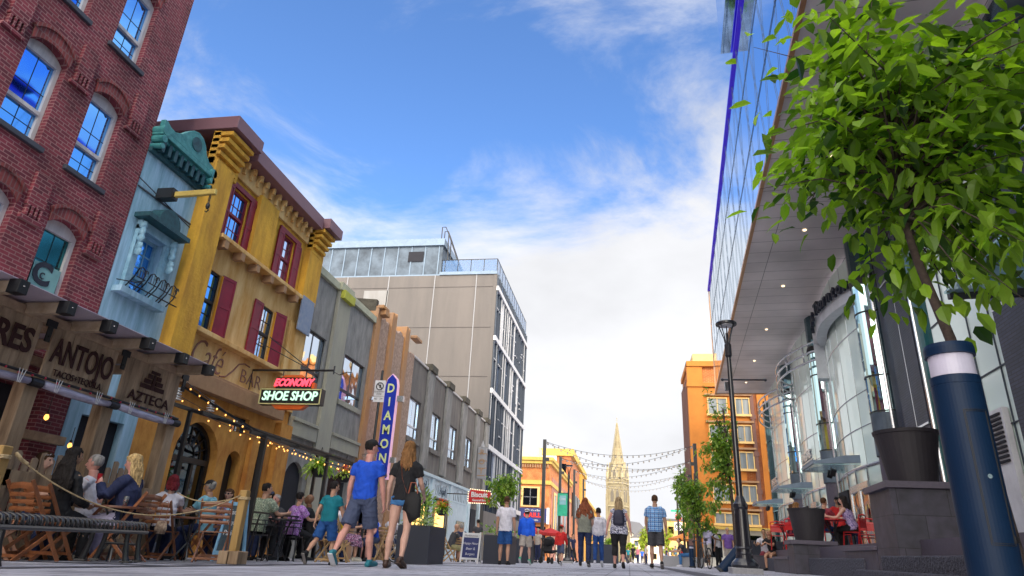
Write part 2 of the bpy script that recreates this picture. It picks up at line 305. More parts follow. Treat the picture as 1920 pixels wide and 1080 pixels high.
mat('tower_concrete_pale', (.29,.29,.29), .9, col2=(.23,.22,.21), ns=1, streak=4)
mat('zinc', (.13,.17,.22), .55, .4, col2=(.05,.065,.085), ns=.9, na=1); mat('zinc_pale', (.20,.27,.36), .45, .3)
mat('white_metal', (.70,.70,.72), .4, .3); mat('alu', (.62,.64,.68), .25, .9, col2=(.55,.57,.6))
mat('shop_pale', (.60,.72,.78), .6, col2=(.48,.60,.67), ns=3); mat('shop_line', (.05,.08,.12), .7)
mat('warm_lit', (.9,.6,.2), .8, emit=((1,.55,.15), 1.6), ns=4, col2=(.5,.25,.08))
mat('bulb', (1,.7,.3), .4, emit=((1,.42,.08), 1.5)); mat('bulb_dim', (1,.85,.6), .4, emit=((1,.75,.45), 1.2)); mat('bulb_clear', (.5,.45,.4), .2)
mat('wood', (.50,.36,.24), .8, col2=(.18,.12,.075), ns=6, streak=7, bump=(20,.5,.006)); mat('wood_h', (.52,.37,.24), .8, col2=(.30,.20,.13), ns=5, bump=(20,.4,.006))
mat('wood_gray', (.46,.33,.21), .85, col2=(.15,.095,.055), ns=5, streak=8, bump=(16,.6,.008)); mat('wood_burn', (.045,.012,.012), .9)
mat('wood_rafter', (.58,.45,.32), .8, col2=(.38,.27,.17), ns=4, bump=(14,.4,.006)); mat('post_pine', (.46,.29,.10), .7, col2=(.28,.165,.05), ns=4, streak=8); mat('chair_wood', (.27,.098,.036), .45, col2=(.14,.045,.018), ns=6, bump=(20,.2,.003), coat=.2)
mat('table_top', (.16,.06,.035), .4); mat('wood_slat', (.5,.32,.15), .6, col2=(.35,.21,.09), ns=5)
mat('vinyl', (.55,.52,.66), .15, col2=(.30,.28,.40), ns=5, streak=-6); mat('poly_roof', (.62,.55,.66), .35, col2=(.55,.48,.58), ns=2)
mat('red_bulb', (.6,.02,.06), .3); mat('lamp_white', (.75,.75,.8), .4)
mat('sign_black', (.01,.01,.012), .4); mat('sign_red', (.75,.04,.03), .4); mat('neon_red', (.9,.05,.08), .4, emit=((1,.06,.1), 1.2)); mat('neon_green', (.6,.9,.7), .4, emit=((.6,1,.75), .45)); mat('neon_trim', (.7,.65,.3), .4)
mat('sign_blue', (.006,.03,.42), .35, col2=(.006,.025,.36)); mat('sign_yellow', (.80,.85,.35), .5); mat('sign_pink', (.75,.45,.6), .4, emit=((1,.5,.7), .2)); mat('sign_white', (.72,.72,.75), .5); mat('sign_orange', (.80,.14,.02), .4); mat('biscuit_red', (.55,.01,.015), .4); mat('text_black', (.02,.02,.025), .6); mat('text_grey', (.30,.14,.10), .8)
mat('planter_navy', (.014,.019,.036), .55, ns=2, col2=(.016,.02,.036)); mat('pot_dark', (.028,.024,.03), .6, ns=14, col2=(.02,.017,.022), streak=5, bump=(20,.3,.004))
mat('bollard_blue', (.003,.020,.058), .5, spec=.25, col2=(.0025,.016,.050), ns=2, bump=(160,.15,.001)); mat('opal', (.62,.60,.74), .35); mat('steel', (.55,.55,.58), .25, 1.)
mat('lamp_black', (.014,.014,.022), .28, coat=.4); mat('granite_rough', (.09,.09,.12), .85, col2=(.02,.02,.03), ns=30, bump=(28,1,.03)); mat('granite_top', (.10,.085,.12), .5, ns=20, col2=(.075,.065,.09)); mat('granite_pale', (.34,.34,.36), .8, ns=30)
mat('soffit', (.33,.27,.25), .5, col2=(.31,.255,.24), ns=1.5); mat('soffit_line', (.10,.085,.085), .7); mat('led_violet', (.04,.015,.45), .4, emit=((.06,.01,1), .12)); mat('band_metal', (.62,.64,.70), .35, .35)
mat('copper_edge', (.55,.30,.16), .4, .6)
mat('navy_soffit', (.02,.03,.075), .45, ns=1); mat('teal_glass_solid', (.01,.09,.10), .12, spec=.8)
mat('canopy_glass', (.50,.80,.84), .12, col2=(.42,.72,.76), spec=.7, ns=1, alpha=.55)
mat('stone', (.31,.26,.155), .9, col2=(.20,.165,.10), ns=.25, bump=(1,.4,.1)); mat('stone_dark', (.16,.14,.11), .9); mat('stone_pale', (.40,.34,.21), .9, ns=.3)
mat('clad_brown', (.20,.10,.08), .8, col2=(.13,.065,.055), ns=2, streak=12); mat('trim_yellow', (.80,.55,.22), .7); mat('cornice_yellow', (.62,.42,.09), .7); mat('trim_ochre', (.60,.21,.03), .8, ns=1, bump=(14,.3,.01))
mat('yellow_block', (.66,.32,.03), .85, ns=.5); mat('vent_panel', (.62,.6,.52), .5); mat('house_pale', (.72,.70,.60), .8); mat('roof_grey', (.15,.15,.16), .8); mat('awning_orange', (.75,.25,.02), .6); mat('green_sign', (.02,.35,.20), .6, col2=(.04,.5,.3), ns=2); mat('teal_awn', (.25,.5,.55), .6)
leafmat('leaf_near', (.010,.045,.008), (.12,.25,.012), (.26,.42,.03)); leafmat('leaf_mid', (.04,.12,.02), (.12,.24,.03), (.25,.34,.06)); leafmat('leaf_yellow', (.20,.28,.03), (.38,.42,.05)); leafmat('leaf_fern', (.10,.22,.02), (.28,.42,.05), (.4,.5,.1)); leafmat('petal_red', (.5,.03,.01), (.7,.12,.01)); leafmat('leaf_box', (.03,.09,.02), (.10,.22,.04), (.3,.4,.15))
mat('bark', (.085,.06,.05), .9, col2=(.04,.028,.024), ns=25, bump=(40,.6,.006))
mat('red_plastic', (.55,.012,.015), .35); mat('rope', (.50,.38,.22), .9, col2=(.35,.25,.13), ns=40)
mat('black_fabric', (.012,.012,.016), .8, bump=(9,.5,.02)); mat('tyre', (.02,.02,.02), .8); mat('meter_yellow', (.65,.42,.02), .5); mat('aframe_blue', (.22,.42,.62), .6, col2=(.16,.34,.52), ns=6); mat('slate_board', (.03,.05,.07), .7, ns=12, col2=(.05,.08,.10)); mat('board_blue', (.02,.03,.14), .6); mat('parasol_red', (.5,.02,.02), .7)
# ================================================================ the ground
g = MB(); xs = [-500, -60, -13, -6, 0, 6, 13, 60, 500]; ys = [-60, -10, 0, 10, 20, 30, 45, 60, 90, 140, 300, 700, 1500]
for y in ys:
    for x in xs: g.v.append((x, y, gz(x, y)))
n = len(xs)
for i in range(len(ys)-1):
    for j in range(n-1): g.f.append((i*n+j, i*n+j+1, (i+1)*n+j+1, (i+1)*n+j)); g.m.append(0)
tag(g.build('ground', 'paving'), None, None, kind='structure')
def strip(name, x0, x1, y0, y1, m, dz=.005):
    s = MB(); k = [y0+(y1-y0)*i/8 for i in range(9)]
    for y in k:
        for x in (x0, x1): s.v.append((x, y, gz(x, y)+dz))
    for i in range(8): s.f.append((2*i, 2*i+1, 2*i+3, 2*i+2)); s.m.append(0)
    return tag(s.build(name, m), None, None, kind='structure')
strip('drain_band', .95, 1.35, .4, 60, 'band_paver'); strip('drain_band', -5.1, -4.75, 3, 60, 'band_paver')
for i in range(6): strip('paving_stripe', -12, -5.1, 6.9+i*.9, 7.15+i*.9, 'band_paver', .006)
for i in range(3): strip('crossing_band', -4.75, .95, 14+i*14, 14.4+i*14, 'band_paver', .006)
# ================================================================ window builder
def window(par, off, x, y0, y1, z0, z1, fm, gm, rise=0, nrm=1, fw=.09, depth=.16, nv=1, nh=1, rail=None, bars='frame', bt=.03, sill=None, back=True, ft=.09):
    """frame with pane, glazing bars, sill; sits in an opening of the wall"""
    xo = x-nrm*(depth-.07); xi = x-nrm*depth; f = MB(); a, b = sorted((xo-nrm*ft, xo))
    f.box(a, b, y0, y0+fw, z0, z1-(rise if rise else 0)); f.box(a, b, y1-fw, y1, z0, z1-(rise if rise else 0)); f.box(a, b, y0+fw, y1-fw, z0, z0+fw)
    if rise:
        A = arc(y0, y1, z1, rise); B = [(y1-fw, z1-rise-fw*1.1), (y0+fw, z1-rise-fw*1.1)]
        f.prism([(y0, z1-rise-fw*1.1)]+[(p, q) for p, q in A]+[(y1, z1-rise-fw*1.1)], 'x', a-.002, b+.002)
        top = z1-rise-fw*1.1
    else: f.box(a, b, y0+fw, y1-fw, z1-fw, z1); top = z1-fw
    if rail: f.box(a-.01, b+.012, y0+fw, y1-fw, rail-.035, rail+.035)
    bx0, bx1 = (xo-nrm*ft*.5-.012, xo-nrm*ft*.5+.012)
    for i in range(1, nv): yy = y0+fw+(y1-y0-2*fw)*i/nv; f.box(bx0, bx1, yy-bt/2, yy+bt/2, z0+fw, top)
    for i in range(1, nh): zz_ = z0+fw+(top-z0-fw)*i/nh; f.box(bx0-.001, bx1+.001, y0+fw, y1-fw, zz_-bt/2, zz_+bt/2)
    fo = f.build('window', fm, par, off)
    p = MB(); px_ = xo-nrm*ft*.55; p.box(px_-.006, px_+.006, y0+fw*.6, y1-fw*.6, z0+fw*.6, top+.01); p.build('pane', gm, fo)
    if gm in ('glass_blue', 'glass_teal') and nv == 1:
        q = MB(); ym = (y0+y1)/2; zm = (z0+top)/2+.2; xx = xo-nrm*ft*.55+nrm*.010; q.box(xx-.003, xx+.003, ym-.005, ym+.005, z0+fw, top); q.box(xx-.0035, xx+.0035, y0+fw, y1-fw, zm-.005, zm+.005); q.box(xx-.0035, xx+.0035, y0+fw, y1-fw, z0+.32, z0+.33); q.build('leading', 'dark', fo)
    if sill: s = MB(); sx = sorted((x-nrm*.1, x+nrm*sill[0])); s.box(sx[0], sx[1], y0-sill[1], y1+sill[1], z0-sill[2], z0+.004); s.build('sill', sill[3], fo, bev=.008)
    return fo
# ================================================================ 1 red brick building
O = (-10, 10.16, gz(-10, 5)-.1)
B = thing('brick_building', 'dark red brick building with arched tall windows at the left edge of the photo', 'building', O)
holes = []; cols = [(8.55, 9.33), (7.10, 7.90), (5.66, 6.46), (4.2, 5.0)]; rows = [(3.55, 5.28), (6.23, 8.08), (9.10, 10.95)]
for c in cols:
    for r in rows: holes.append((c[0], c[1], r[0], r[1], .16))
wl = MB(); wl.wall(-10, -9, 10.16, 3.2, 14.5, holes, .2); wl.wall(-10, -9, 10.16, -.5, 3.2, [(8.2, 9.6, -.5, 2.3), (5.2, 7.4, .5, 2.3)], .25); wb = MB(); wb.box(-10.3, -10.2, 8.1, 9.7, -.6, 2.4); wb.build('doorway_shade', 'interior', B, O); wb = MB(); wb.box(-10.3, -10.2, 5.1, 7.5, .4, 2.4); wb.build('shop_window', 'glass_dark', B, O)  # solid dark panel painted as the unlit inside of the doorway
wl.add([(-10, 10.16, -.6), (-20, 10.16, -.6), (-20, 10.16, 14.5), (-10, 10.16, 14.5)], [(0, 1, 2, 3)]); wl.add([(-10, -9, 14.5), (-10, 10.16, 14.5), (-20, 10.16, 14.5), (-20, -9, 14.5)], [(0, 1, 2, 3)]); wl.add([(-10, -9, -.6), (-20, -9, -.6), (-20, -9, 14.5), (-10, -9, 14.5)], [(0, 1, 2, 3)])
wl.build('wall', 'brick_red', B, O)
cr_ = MB()
for c in cols:
    for r in rows:
        a, b = c; e = .2; A = arc(a, b, r[1], .16); A2 = arc(a-.02, b+.02, r[1]+.24, .19); A3 = arc(a-.07, b+.07, r[1]+.30, .21)
        for i in range(10):
            for (P_, Q_, x0, x1) in ((A, A2, -9.995, -9.955), (A2, A3, -9.99, -9.92)):
                vs = [(x, y, z) for x in (x0, x1) for y, z in (P_[i], P_[i+1], Q_[i+1], Q_[i])]
                cr_.add(vs, [(0,1,2,3), (4,5,6,7), (0,1,5,4), (2,3,7,6), (0,3,7,4), (1,2,6,5)])
cr_.build('arch_lintel', 'brick_arch', B, O)
cb = MB()                       # corbelled brick brackets between the arches
for r in rows[:2]:
    for yb in (9.62, 8.2, 6.78, 5.33):
        zt = r[1]+.02
        cb.box(-9.998, -9.93, yb-.17, yb+.17, zt-.12, zt+.5)
        for k in range(4): cb.box(-9.998, -9.92, yb-.15+k*.085, yb-.11+k*.085, zt-.32, zt-.125)
        cb.box(-9.998, -9.93, yb-.21, yb+.21, zt-.40, zt-.325)
cb.build('brick_bracket', 'brick_red', B, O)
for i, c in enumerate(cols):
    for j, r in enumerate(rows):
        window(B, O, -10, c[0], c[1], r[0], r[1], 'frame_cream', 'glass_teal' if (j == 0 and i == 0) else 'glass_blue', rise=.16, fw=.075, rail=(r[0]+.62 if j else None), sill=(.07, .09, .09, 'sill_slate'), depth=.20, nv=1, ft=.12)
st = MB(); st.box(-10.105, -10.10, 8.66, 9.22, 3.6, 4.42); so_ = st.build('window_sticker', mat('sticker', (.20,.42,.42), .4), B, O)
text('C', .55, (-10.09, 8.86, 4.22), '+x', 'planter_navy', B, O, .004, thick=.02, name='window_lettering'); text('c', .26, (-10.085, 8.87, 4.22), '+x', 'planter_navy', B, O, .004, name='window_lettering'); text('COMPANY', .13, (-10.09, 8.93, 3.83), '+x', 'planter_navy', B, O, .004, name='window_lettering')
mt = MB(); mt.box(-9.99, -9.90, -9, 10.16, 14.3, 14.6); mt.build('coping', 'sill_slate', B, O)
# ================================================================ 2 pale blue building
O = (-10, 11, gz(-10, 11)-.1)
B = thing('narrow_building', 'narrow pale blue stucco building with a green copper cornice between brick and yellow fronts', 'building', O)
wl = MB(); wl.wall(-10, 10.17, 11.93, -.5, 8.1, [(10.60, 11.30, 4.62, 5.95), (10.5, 11.6, -.5, 2.1)], .22); wl.box(-16, -10.3, 10.17, 11.93, -.5, 8.3); wl.build('wall', 'blue_stucco', B, O); wb = MB(); wb.box(-10.25, -10.15, 10.45, 11.65, -.6, 2.15); wb.build('doorway_shade', 'interior', B, O)  # dark panel paints the shade inside the ground floor opening
ln = MB(); ln.box(-9.99, -9.97, 10.17, 11.93, 6.80, 6.83); ln.tube([(-9.96, 10.1, 6.98), (-9.96, 11.9, 6.72)], .012, 6); ln.build('string_course', 'sill_slate', B, O)
c = MB(); c.box(-9.99, -9.80, 10.14, 12.06, 7.98, 8.06); c.box(-9.99, -9.72, 10.12, 12.04, 8.06, 8.17)
cu_ = [(10.14, 8.2), (10.14, 8.44), (10.22, 8.44), (10.34, 8.38), (10.5, 8.36), (10.7, 8.46), (10.88, 8.66), (11.02, 8.78), (11.2, 8.84), (11.38, 8.80), (11.52, 8.66), (11.6, 8.5), (11.75, 8.38), (12.07, 8.34), (12.07, 8.2)]
c.prism(cu_, 'x', -9.88, -9.76); c.build('cornice', 'copper', B, O, bev=.01)
c = MB()
for k in range(9): yy = 10.28+k*.2; c.box(-9.99, -9.78, yy, yy+.09, 7.74, 8.02)
c.box(-9.99, -9.90, 10.15, 12.0, 7.66, 7.76); c.build('cornice_bracket', 'copper_dark', B, O)
c = MB()
for yy in (10.20, 11.93):
    for (z, r) in ((8.18, .15), (7.98, .11), (7.8, .08)): c.tube([(-9.98, yy, z), (-9.70, yy, z)], r*.75, 12)
c.build('scroll', 'copper', B, O, smooth=False)
c = MB(); c.tube([(-9.765, 11.2, 8.52), (-9.74, 11.2, 8.52)], .17, 20); c.build('round_vent', 'copper_dark', B, O)
fo = window(B, O, -10, 10.60, 11.30, 4.62, 5.95, 'blue_paint', 'glass_blue', fw=.07, nv=3, nh=4, rail=5.05, depth=.2, sill=(.22, .30, .12, 'blue_stucco'))
s = MB(); s.box(-9.99, -9.90, 10.44, 10.60, 4.62, 6.05); s.box(-9.99, -9.90, 11.30, 11.46, 4.62, 6.05); s.box(-9.99, -9.88, 10.44, 11.46, 5.95, 6.15); s.build('surround', 'blue_paint', fo)
h = MB(); h.box(-9.99, -9.62, 10.30, 11.62, 6.16, 6.26); h.prism([(10.62, 6.26)]+[(10.96-.34*math.cos(t), 6.26+.36*math.sin(t)) for t in (math.pi*k/10 for k in range(1, 10))]+[(11.30, 6.26)], 'x', -9.98, -9.66); h.build('hood', 'copper_dark', fo)
s = MB()
for yy in (10.46, 11.44):
    for k, (z, r) in enumerate(((6.02, .08), (5.88, .05), (5.72, .06), (5.55, .035), (5.42, .04))): s.ball((-9.84+k*.012, yy, z), (.09, r, .09), 8)
    s.tube([(-9.82, yy, 6.1), (-9.80, yy, 5.75), (-9.88, yy, 5.35)], [.05, .04, .02], 6)
s.build('carved_bracket', 'blue_paint', fo, smooth=True)
ch = MB()                        # wrought-iron chairs standing on the sill ledge
for k, yy in enumerate((10.52, 10.86, 11.18, 11.5)):
    ch.tube([(-9.80, yy-.12, 4.64), (-9.66, yy-.12, 4.82), (-9.60, yy-.1, 5.02), (-9.62, yy, 5.08), (-9.60, yy+.1, 5.02), (-9.66, yy+.12, 4.82), (-9.8, yy+.12, 4.64)], .014, 5)
    ch.tube([(-9.62, yy+.13+.05*math.cos(t), 5.0+.06*math.sin(t)) for t in (k_*.8 for k_ in range(7))], .011, 5); ch.tube([(-9.6, yy-.12, 4.84), (-9.6, yy+.12, 4.84)], .012, 5)
    ch.tube([(-9.62, yy-.04, 4.85), (-9.62, yy-.04, 5.05)], .008, 5); ch.tube([(-9.62, yy+.04, 4.85), (-9.62, yy+.04, 5.05)], .008, 5)
ch.tube([(-9.66, 10.3, 4.66), (-9.6, 11.7, 4.66)], .014, 5); ch.tube([(-9.85, 10.2, 4.7), (-9.5, 10.3, 4.66), (-9.45, 10.45, 4.75)], .012, 5)
tag(ch.build('iron_railing', 'black_iron'), 'curly black wrought iron railing on the ledge of the pale blue building', 'railing')
bm_ = thing('hoist_beam', 'yellow wooden hoist beam with a chain and hook sticking out of the blue front', 'beam', (-9.99, 10.8, 6.95))
b = MB(); b.bar((-9.6, 10.8, 6.93), (-8.62, 10.8, 6.96), .09, .13); b.build('beam', 'yellow_beam', bm_, (-9.99, 10.8, 6.95), bev=.02)
b = MB(); b.box(-9.99, -9.6, 10.7, 10.9, 6.82, 7.06); b.build('bracket', 'dark', bm_, (-9.99, 10.8, 6.95)); b = MB()
for k in range(4): b.tube([(-8.74+.02*math.cos(t)*(k % 2), 10.8+.02*math.cos(t)*((k+1) % 2), 6.86-k*.045+.03*math.sin(t)) for t in (i*math.pi/4 for i in range(9))], .007, 5)
b.ball((-8.74, 10.8, 6.62), (.05, .04, .08), 8); b.tube([(-8.74, 10.8, 6.56), (-8.70, 10.8, 6.52), (-8.74, 10.8, 6.47), (-8.78, 10.8, 6.50)], .012, 5); b.build('chain_hook', 'black_iron', bm_, (-9.99, 10.8, 6.95))
# ================================================================ 3 yellow building
O = (-10, 15, gz(-10, 15)-.1)
B = thing('cafe_building', 'yellow stucco cafe building with maroon shutters and a plum roof edge', 'building', O)
Y0, Y1 = 11.93, 17.98
hl = [(13.12, 13.86, 7.08, 8.52), (15.78, 16.46, 7.12, 8.55)]; hw = [(12.80, 13.46, 4.68, 6.16), (15.46, 16.12, 4.68, 6.16)]
hg = [(13.25, 14.9, -.5, 2.6, .8), (15.30, 15.95, -.5, 2.15, .32), (16.5, 17.1, -.5, 2.1, .3), (15.24, 15.98, 2.62, 3.02)]
wl = MB(); wl.wall(-10, Y0, Y1, 6.9, 8.95, hl, .12)
wl.box(-10.02, -9.70, Y0, Y0+.72, 3.3, 8.62, 0); wl.box(-10.02, -9.78, 17.1, Y1, 7.0, 8.62); wl.box(-18, -10.35, Y0, Y1, -.5, 9.1)
wl.box(-9.99, -9.83, 14.15, 15.1, 7.02, 8.9)
wl.build('wall', 'yellow_stucco', B, O)
wl = MB(); wl.wall(-10, Y0, Y1, 3.62, 6.9, hw, .12); wl.box(-9.995, -9.90, 16.95, Y1-.02, 3.62, 6.2); wl.build('wall_middle', 'ochre_stucco', B, O, label='paler ochre stucco wall of the middle floor')
wl = MB(); wl.wall(-10, Y0, Y1, -.5, 3.62, hg, .35); wl.box(-9.99, -9.86, 16.1, 16.42, -.5, 2.5); wl.box(-9.99, -9.8, 17.3, 17.97, -.5, 3.2); wl.build('wall_ground', 'orange_stucco', B, O)
t_ = MB(); t_.box(-9.99, -9.66, 12.72, 16.95, 6.88, 6.99); t_.box(-9.99, -9.76, 12.66, 16.95, 4.50, 4.62); t_.build('ledge', 'ochre_stucco', B, O, bev=.015)
t_ = MB()
for k in range(6): yy = 12.95+k*.74; t_.obox((-9.80, yy, 6.78), (.26, .16, .2))
t_.build('ledge_bracket', 'tan_trim', B, O)
t_ = MB(); t_.box(-9.99, -9.72, 12.3, 17.2, 3.24, 3.62); t_.box(-9.99, -9.80, 12.3, 17.2, 3.62, 3.70); t_.build('fascia_beam', 'tan_trim', B, O, bev=.01)
t_ = MB()                       # roof edge
t_.box(-18, -9.36, Y0-.05, 13.05, 9.47, 9.82); t_.box(-18, -9.50, 13.15, 17.1, 9.33, 9.72); t_.box(-18, -9.32, 17.2, 18.15, 9.44, 9.78); t_.build('roof_edge', 'plum_metal', B, O, bev=.01)
t_ = MB()
for (a, b) in ((Y0, 12.95), (17.2, Y1+.08)):
    for k in range(5): t_.box(-9.99, -9.79+.075*k+.02, a, b-.14+.02*k, 8.58+.18*k, 8.58+.18*k+.11)
    t_.box(-10, -9.80, a, b-.03, 8.5, 9.44)
t_.build('corner_bracket', 'yellow_stucco', B, O, bev=.008)
t_ = MB(); t_.box(-9.99, -9.92, 12.95, 17.12, 8.83, 9.33)
for k in range(12): yy = 13.2+k*.335; t_.box(-9.93, -9.76, yy, yy+.08, 9.16, 9.33); t_.box(-9.93, -9.84, yy, yy+.08, 9.0, 9.16)
t_.build('dentil', 'ochre_stucco', B, O)
def shutter(par, off, y, z0, z1, wdt, ang, hinge):
    s = MB(); R = Euler((0, 0, ang)).to_matrix(); d = R @ Vector((0, hinge, 0)); o_ = Vector((-9.95, y, 0))
    def q(u0, u1, za, zb, t=.022): c_ = o_ + d*((u0+u1)/2); s.obox((c_.x, c_.y, (za+zb)/2), (t*2, u1-u0, zb-za), R)
    q(0, .05, z0, z1); q(wdt-.05, wdt, z0, z1); q(.05, wdt-.05, z0, z0+.08); q(.05, wdt-.05, z1-.08, z1); zm = (z0+z1)/2; q(.05, wdt-.05, zm-.04, zm+.04); q(.05, wdt-.05, z0+.08, zm-.04, .010); q(.05, wdt-.05, zm+.04, z1-.08, .010)
    return s.build('shutter', 'maroon', par, off)
for i, h in enumerate(hl):
    window(B, O, -10, *h[:4], 'maroon', 'glass_blue' if i == 0 else 'glass_sky', fw=.06, nv=3, nh=4, rail=7.85, depth=.11, bt=.02)
    s = MB(); s.box(-9.99, -9.93, h[0]-.28, h[1]+.3, 8.55, 8.68); s.build('lintel', 'maroon', B, O)
    shutter(B, O, h[0]-.02, 7.06, 8.54, .30, 0, -1); shutter(B, O, h[1]+.02, 7.06, 8.54, .36, 0, 1)
for i, h in enumerate(hw):
    window(B, O, -10, *h[:4], 'dark', 'glass_sky' if i else 'glass_blue', fw=.05, nv=2, nh=4, rail=5.4, depth=.11, bt=.025)
    if i: shutter(B, O, h[0]-.02, 4.62, 6.16, .42, 0, -1)
    shutter(B, O, h[1]+.02, 4.62, 6.18, .44, rad(-14) if i else rad(-12), 1)
    s = MB(); s.box(-9.99, -9.93, h[1]+.005, h[1]+.045, 4.70, 6.15); s.build('jamb', mat('jamb_orange', (.8,.35,.02), .6), B, O)
p = MB(); p.box(-9.83, -9.775, 17.15, 17.95, 6.0, 7.12); p.build('plaster_patch', 'patch_grey', B, O, bev=.02)
text('Café', .98, (-9.985, 13.60, 4.08), '+x', 'text_grey', B, O, .006, sx=.72, name='painted_lettering', shear=.35, thick=-.012); text('BAR', .52, (-9.985, 15.62, 4.02), '+x', 'text_grey', B, O, .006, sx=1.12, name='painted_lettering', thick=-.008)
s = MB(); s.tube([(-9.985, 14.25, 3.78), (-9.985, 14.5, 3.84), (-9.985, 14.75, 4.05), (-9.985, 14.95, 4.28), (-9.985, 15.2, 4.36), (-9.985, 15.45, 4.34)], .02, 5); s.build('painted_flourish', 'text_grey', B, O)
# arched entrance, side doors, fanlight
d_ = MB(); y0, y1 = 13.25, 14.9; A = arc(y0+.0, y1-.0, 2.6, .8, 14); A2 = arc(y0+.10, y1-.10, 2.50, .72, 14)
for i in range(14):
    vs = [(x, y, z) for x in (-10.30, -10.20) for y, z in (A[i], A[i+1], A2[i+1], A2[i])]; d_.add(vs, [(0,1,2,3), (4,5,6,7), (0,1,5,4), (2,3,7,6)])
d_.box(-10.3, -10.2, y0, y0+.1, -.5, 1.8); d_.box(-10.3, -10.2, y1-.1, y1, -.5, 1.8); d_.box(-10.31, -10.18, y0+.1, y1-.1, 1.66, 1.78)
cy = (y0+y1)/2
for k in range(1, 8): t = math.pi*k/8; d_.bar((-10.25, cy+.28*math.cos(t), 1.80+.28*math.sin(t)), (-10.25, cy+.72*math.cos(t), 1.80+.68*math.sin(t)), .03, .03)
for rr in (.28, .5): d_.tube([(-10.25, cy+rr*math.cos(math.pi*k/12), 1.80+rr*math.sin(math.pi*k/12)) for k in range(13)], .015, 5)
for yy in (13.35, 13.86, 14.28, 14.76): d_.box(-10.29, -10.22, yy, yy+.09, -.5, 1.66)
d_.box(-10.28, -10.23, 13.35, 14.8, -.1, .3)
do = d_.build('entrance', 'black_metal', B, O); p = MB(); p.prism([(y0+.05, -.5), (y1-.05, -.5)]+[(a, b) for a, b in reversed(A2)], 'x', -10.27, -10.262); p.build('pane', 'glass_dark', do)
for (a, b, tz) in ((15.30, 15.95, 2.12), (16.5, 17.1, 2.08)):
    d_ = MB(); d_.prism([(a+.02, -.4), (b-.02, -.4)]+[(p_, q_) for p_, q_ in reversed(arc(a+.02, b-.02, tz, .3))], 'x', -10.30, -10.24); d_.build('arched_door', 'dark', B, O)
window(B, O, -10, 15.24, 15.98, 2.62, 3.02, 'dark', 'glass_sky', fw=.04, nv=2, depth=.2)
for yy in (12.75, 14.0):
    m_ = MB()
    for k in range(5): m_.lathe((-9.86, yy+.0, 2.85+k*.06), [(.0, 0), (.1-.008*k, .01), (.1-.008*k, .03), (0, .04)], 10)
    m_.tube([(-9.99, yy, 3.1), (-9.86, yy, 3.1), (-9.86, yy, 2.86)], .02, 6)
    tag(m_.build('wall_lamp', 'white_metal'), 'ribbed white wall lamp under the %s end of the tan beam on the yellow building' % ('left' if yy < 13 else 'middle'), 'wall lamp', 'ribbed wall lamps on the yellow building')
# ================================================================ 4 grey stucco building with ragged orange piers
O = (-10, 20, gz(-10, 20)-.1)
B = thing('stucco_building', 'grey stucco building with two black framed windows and a pale capped roof line', 'building', O)
wl = MB(); wl.wall(-10, 17.99, 23.3, -.5, 8.3, [(18.0+.05, 19.55, 4.66, 6.40), (21.15, 23.05, 4.74, 6.40), (18.3, 19.5, -.4, 2.3, .5), (21.3, 22.9, -.4, 2.2)], .2); wl.box(-20, -10.3, 17.99, 23.3, -.5, 8.2); wl.build('wall', 'grey_stucco', B, O)
s = MB(); s.box(-9.99, -9.86, 19.75, 20.75, -.5, 8.3); s.box(-9.99, -9.94, 17.99, 18.06, -.5, 8.2)
s.build('pilaster', 'grey_stucco_light', B, O, bev=.01)
s = MB(); s.box(-10.4, -9.88, 17.99, 19.7, 8.3, 8.55); s.box(-10.4, -9.80, 19.7, 20.8, 8.32, 8.62); s.box(-10.4, -9.88, 20.8, 23.28, 8.3, 8.55); s.build('coping', 'cap_green', B, O, bev=.01)
s = MB(); s.box(-10.2, -9.70, 19.8, 20.7, 8.05, 8.34); s.build('cap_block', mat('cap_lime', (.50,.50,.06), .7), B, O)
for h, nv_ in (((18.05, 19.55, 4.66, 6.40), 2), ((21.15, 23.05, 4.74, 6.40), 2)): window(B, O, -10, *h, 'black_metal', 'glass_sky', fw=.05, nv=nv_, rail=5.15, depth=.14, bt=.06, sill=(.06, .08, .18, 'grey_stucco_light'))
s = MB(); s.box(-9.99, -9.80, 18.0, 19.7, 3.42, 3.52); s.box(-9.99, -9.86, 18.0, 19.7, 3.0, 3.42); s.box(-9.99, -9.80, 20.8, 23.2, 3.42, 3.52); s.box(-9.99, -9.86, 20.8, 23.2, 3.0, 3.42); s.build('shop_cornice', 'grey_stucco_light', B, O, bev=.01)
s = MB(); s.prism([(18.3, -.4), (19.5, -.4)]+list(reversed(arc(18.3, 19.5, 2.3, .5))), 'x', -10.2, -10.12); s.build('arched_door', 'interior', B, O)
s = MB(); s.box(-10.2, -10.13, 21.3, 22.9, -.4, 2.2); s.build('shop_window', 'glass_dark', B, O)
O = (-10, 26, gz(-10, 26)-.1)
B = thing('pier_facade', 'ragged orange and pink stucco facade of stepped piers beside the blue blade sign', 'building', O)
def ragpier(y0, y1, xf, z1, mm, seed, nm='pier'):
    r = random.Random(seed); s = MB(); n_ = 10; top = [(y0+(y1-y0)*i/n_, z1+r.uniform(-.16, .06)-(.25 if i in (0,) else 0)) for i in range(n_+1)]
    s.prism([(y0, -.5)]+[(y1, -.5)]+list(reversed(top)), 'x', -10.6, xf); return s.build(nm, mm, B, O, bev=.02)
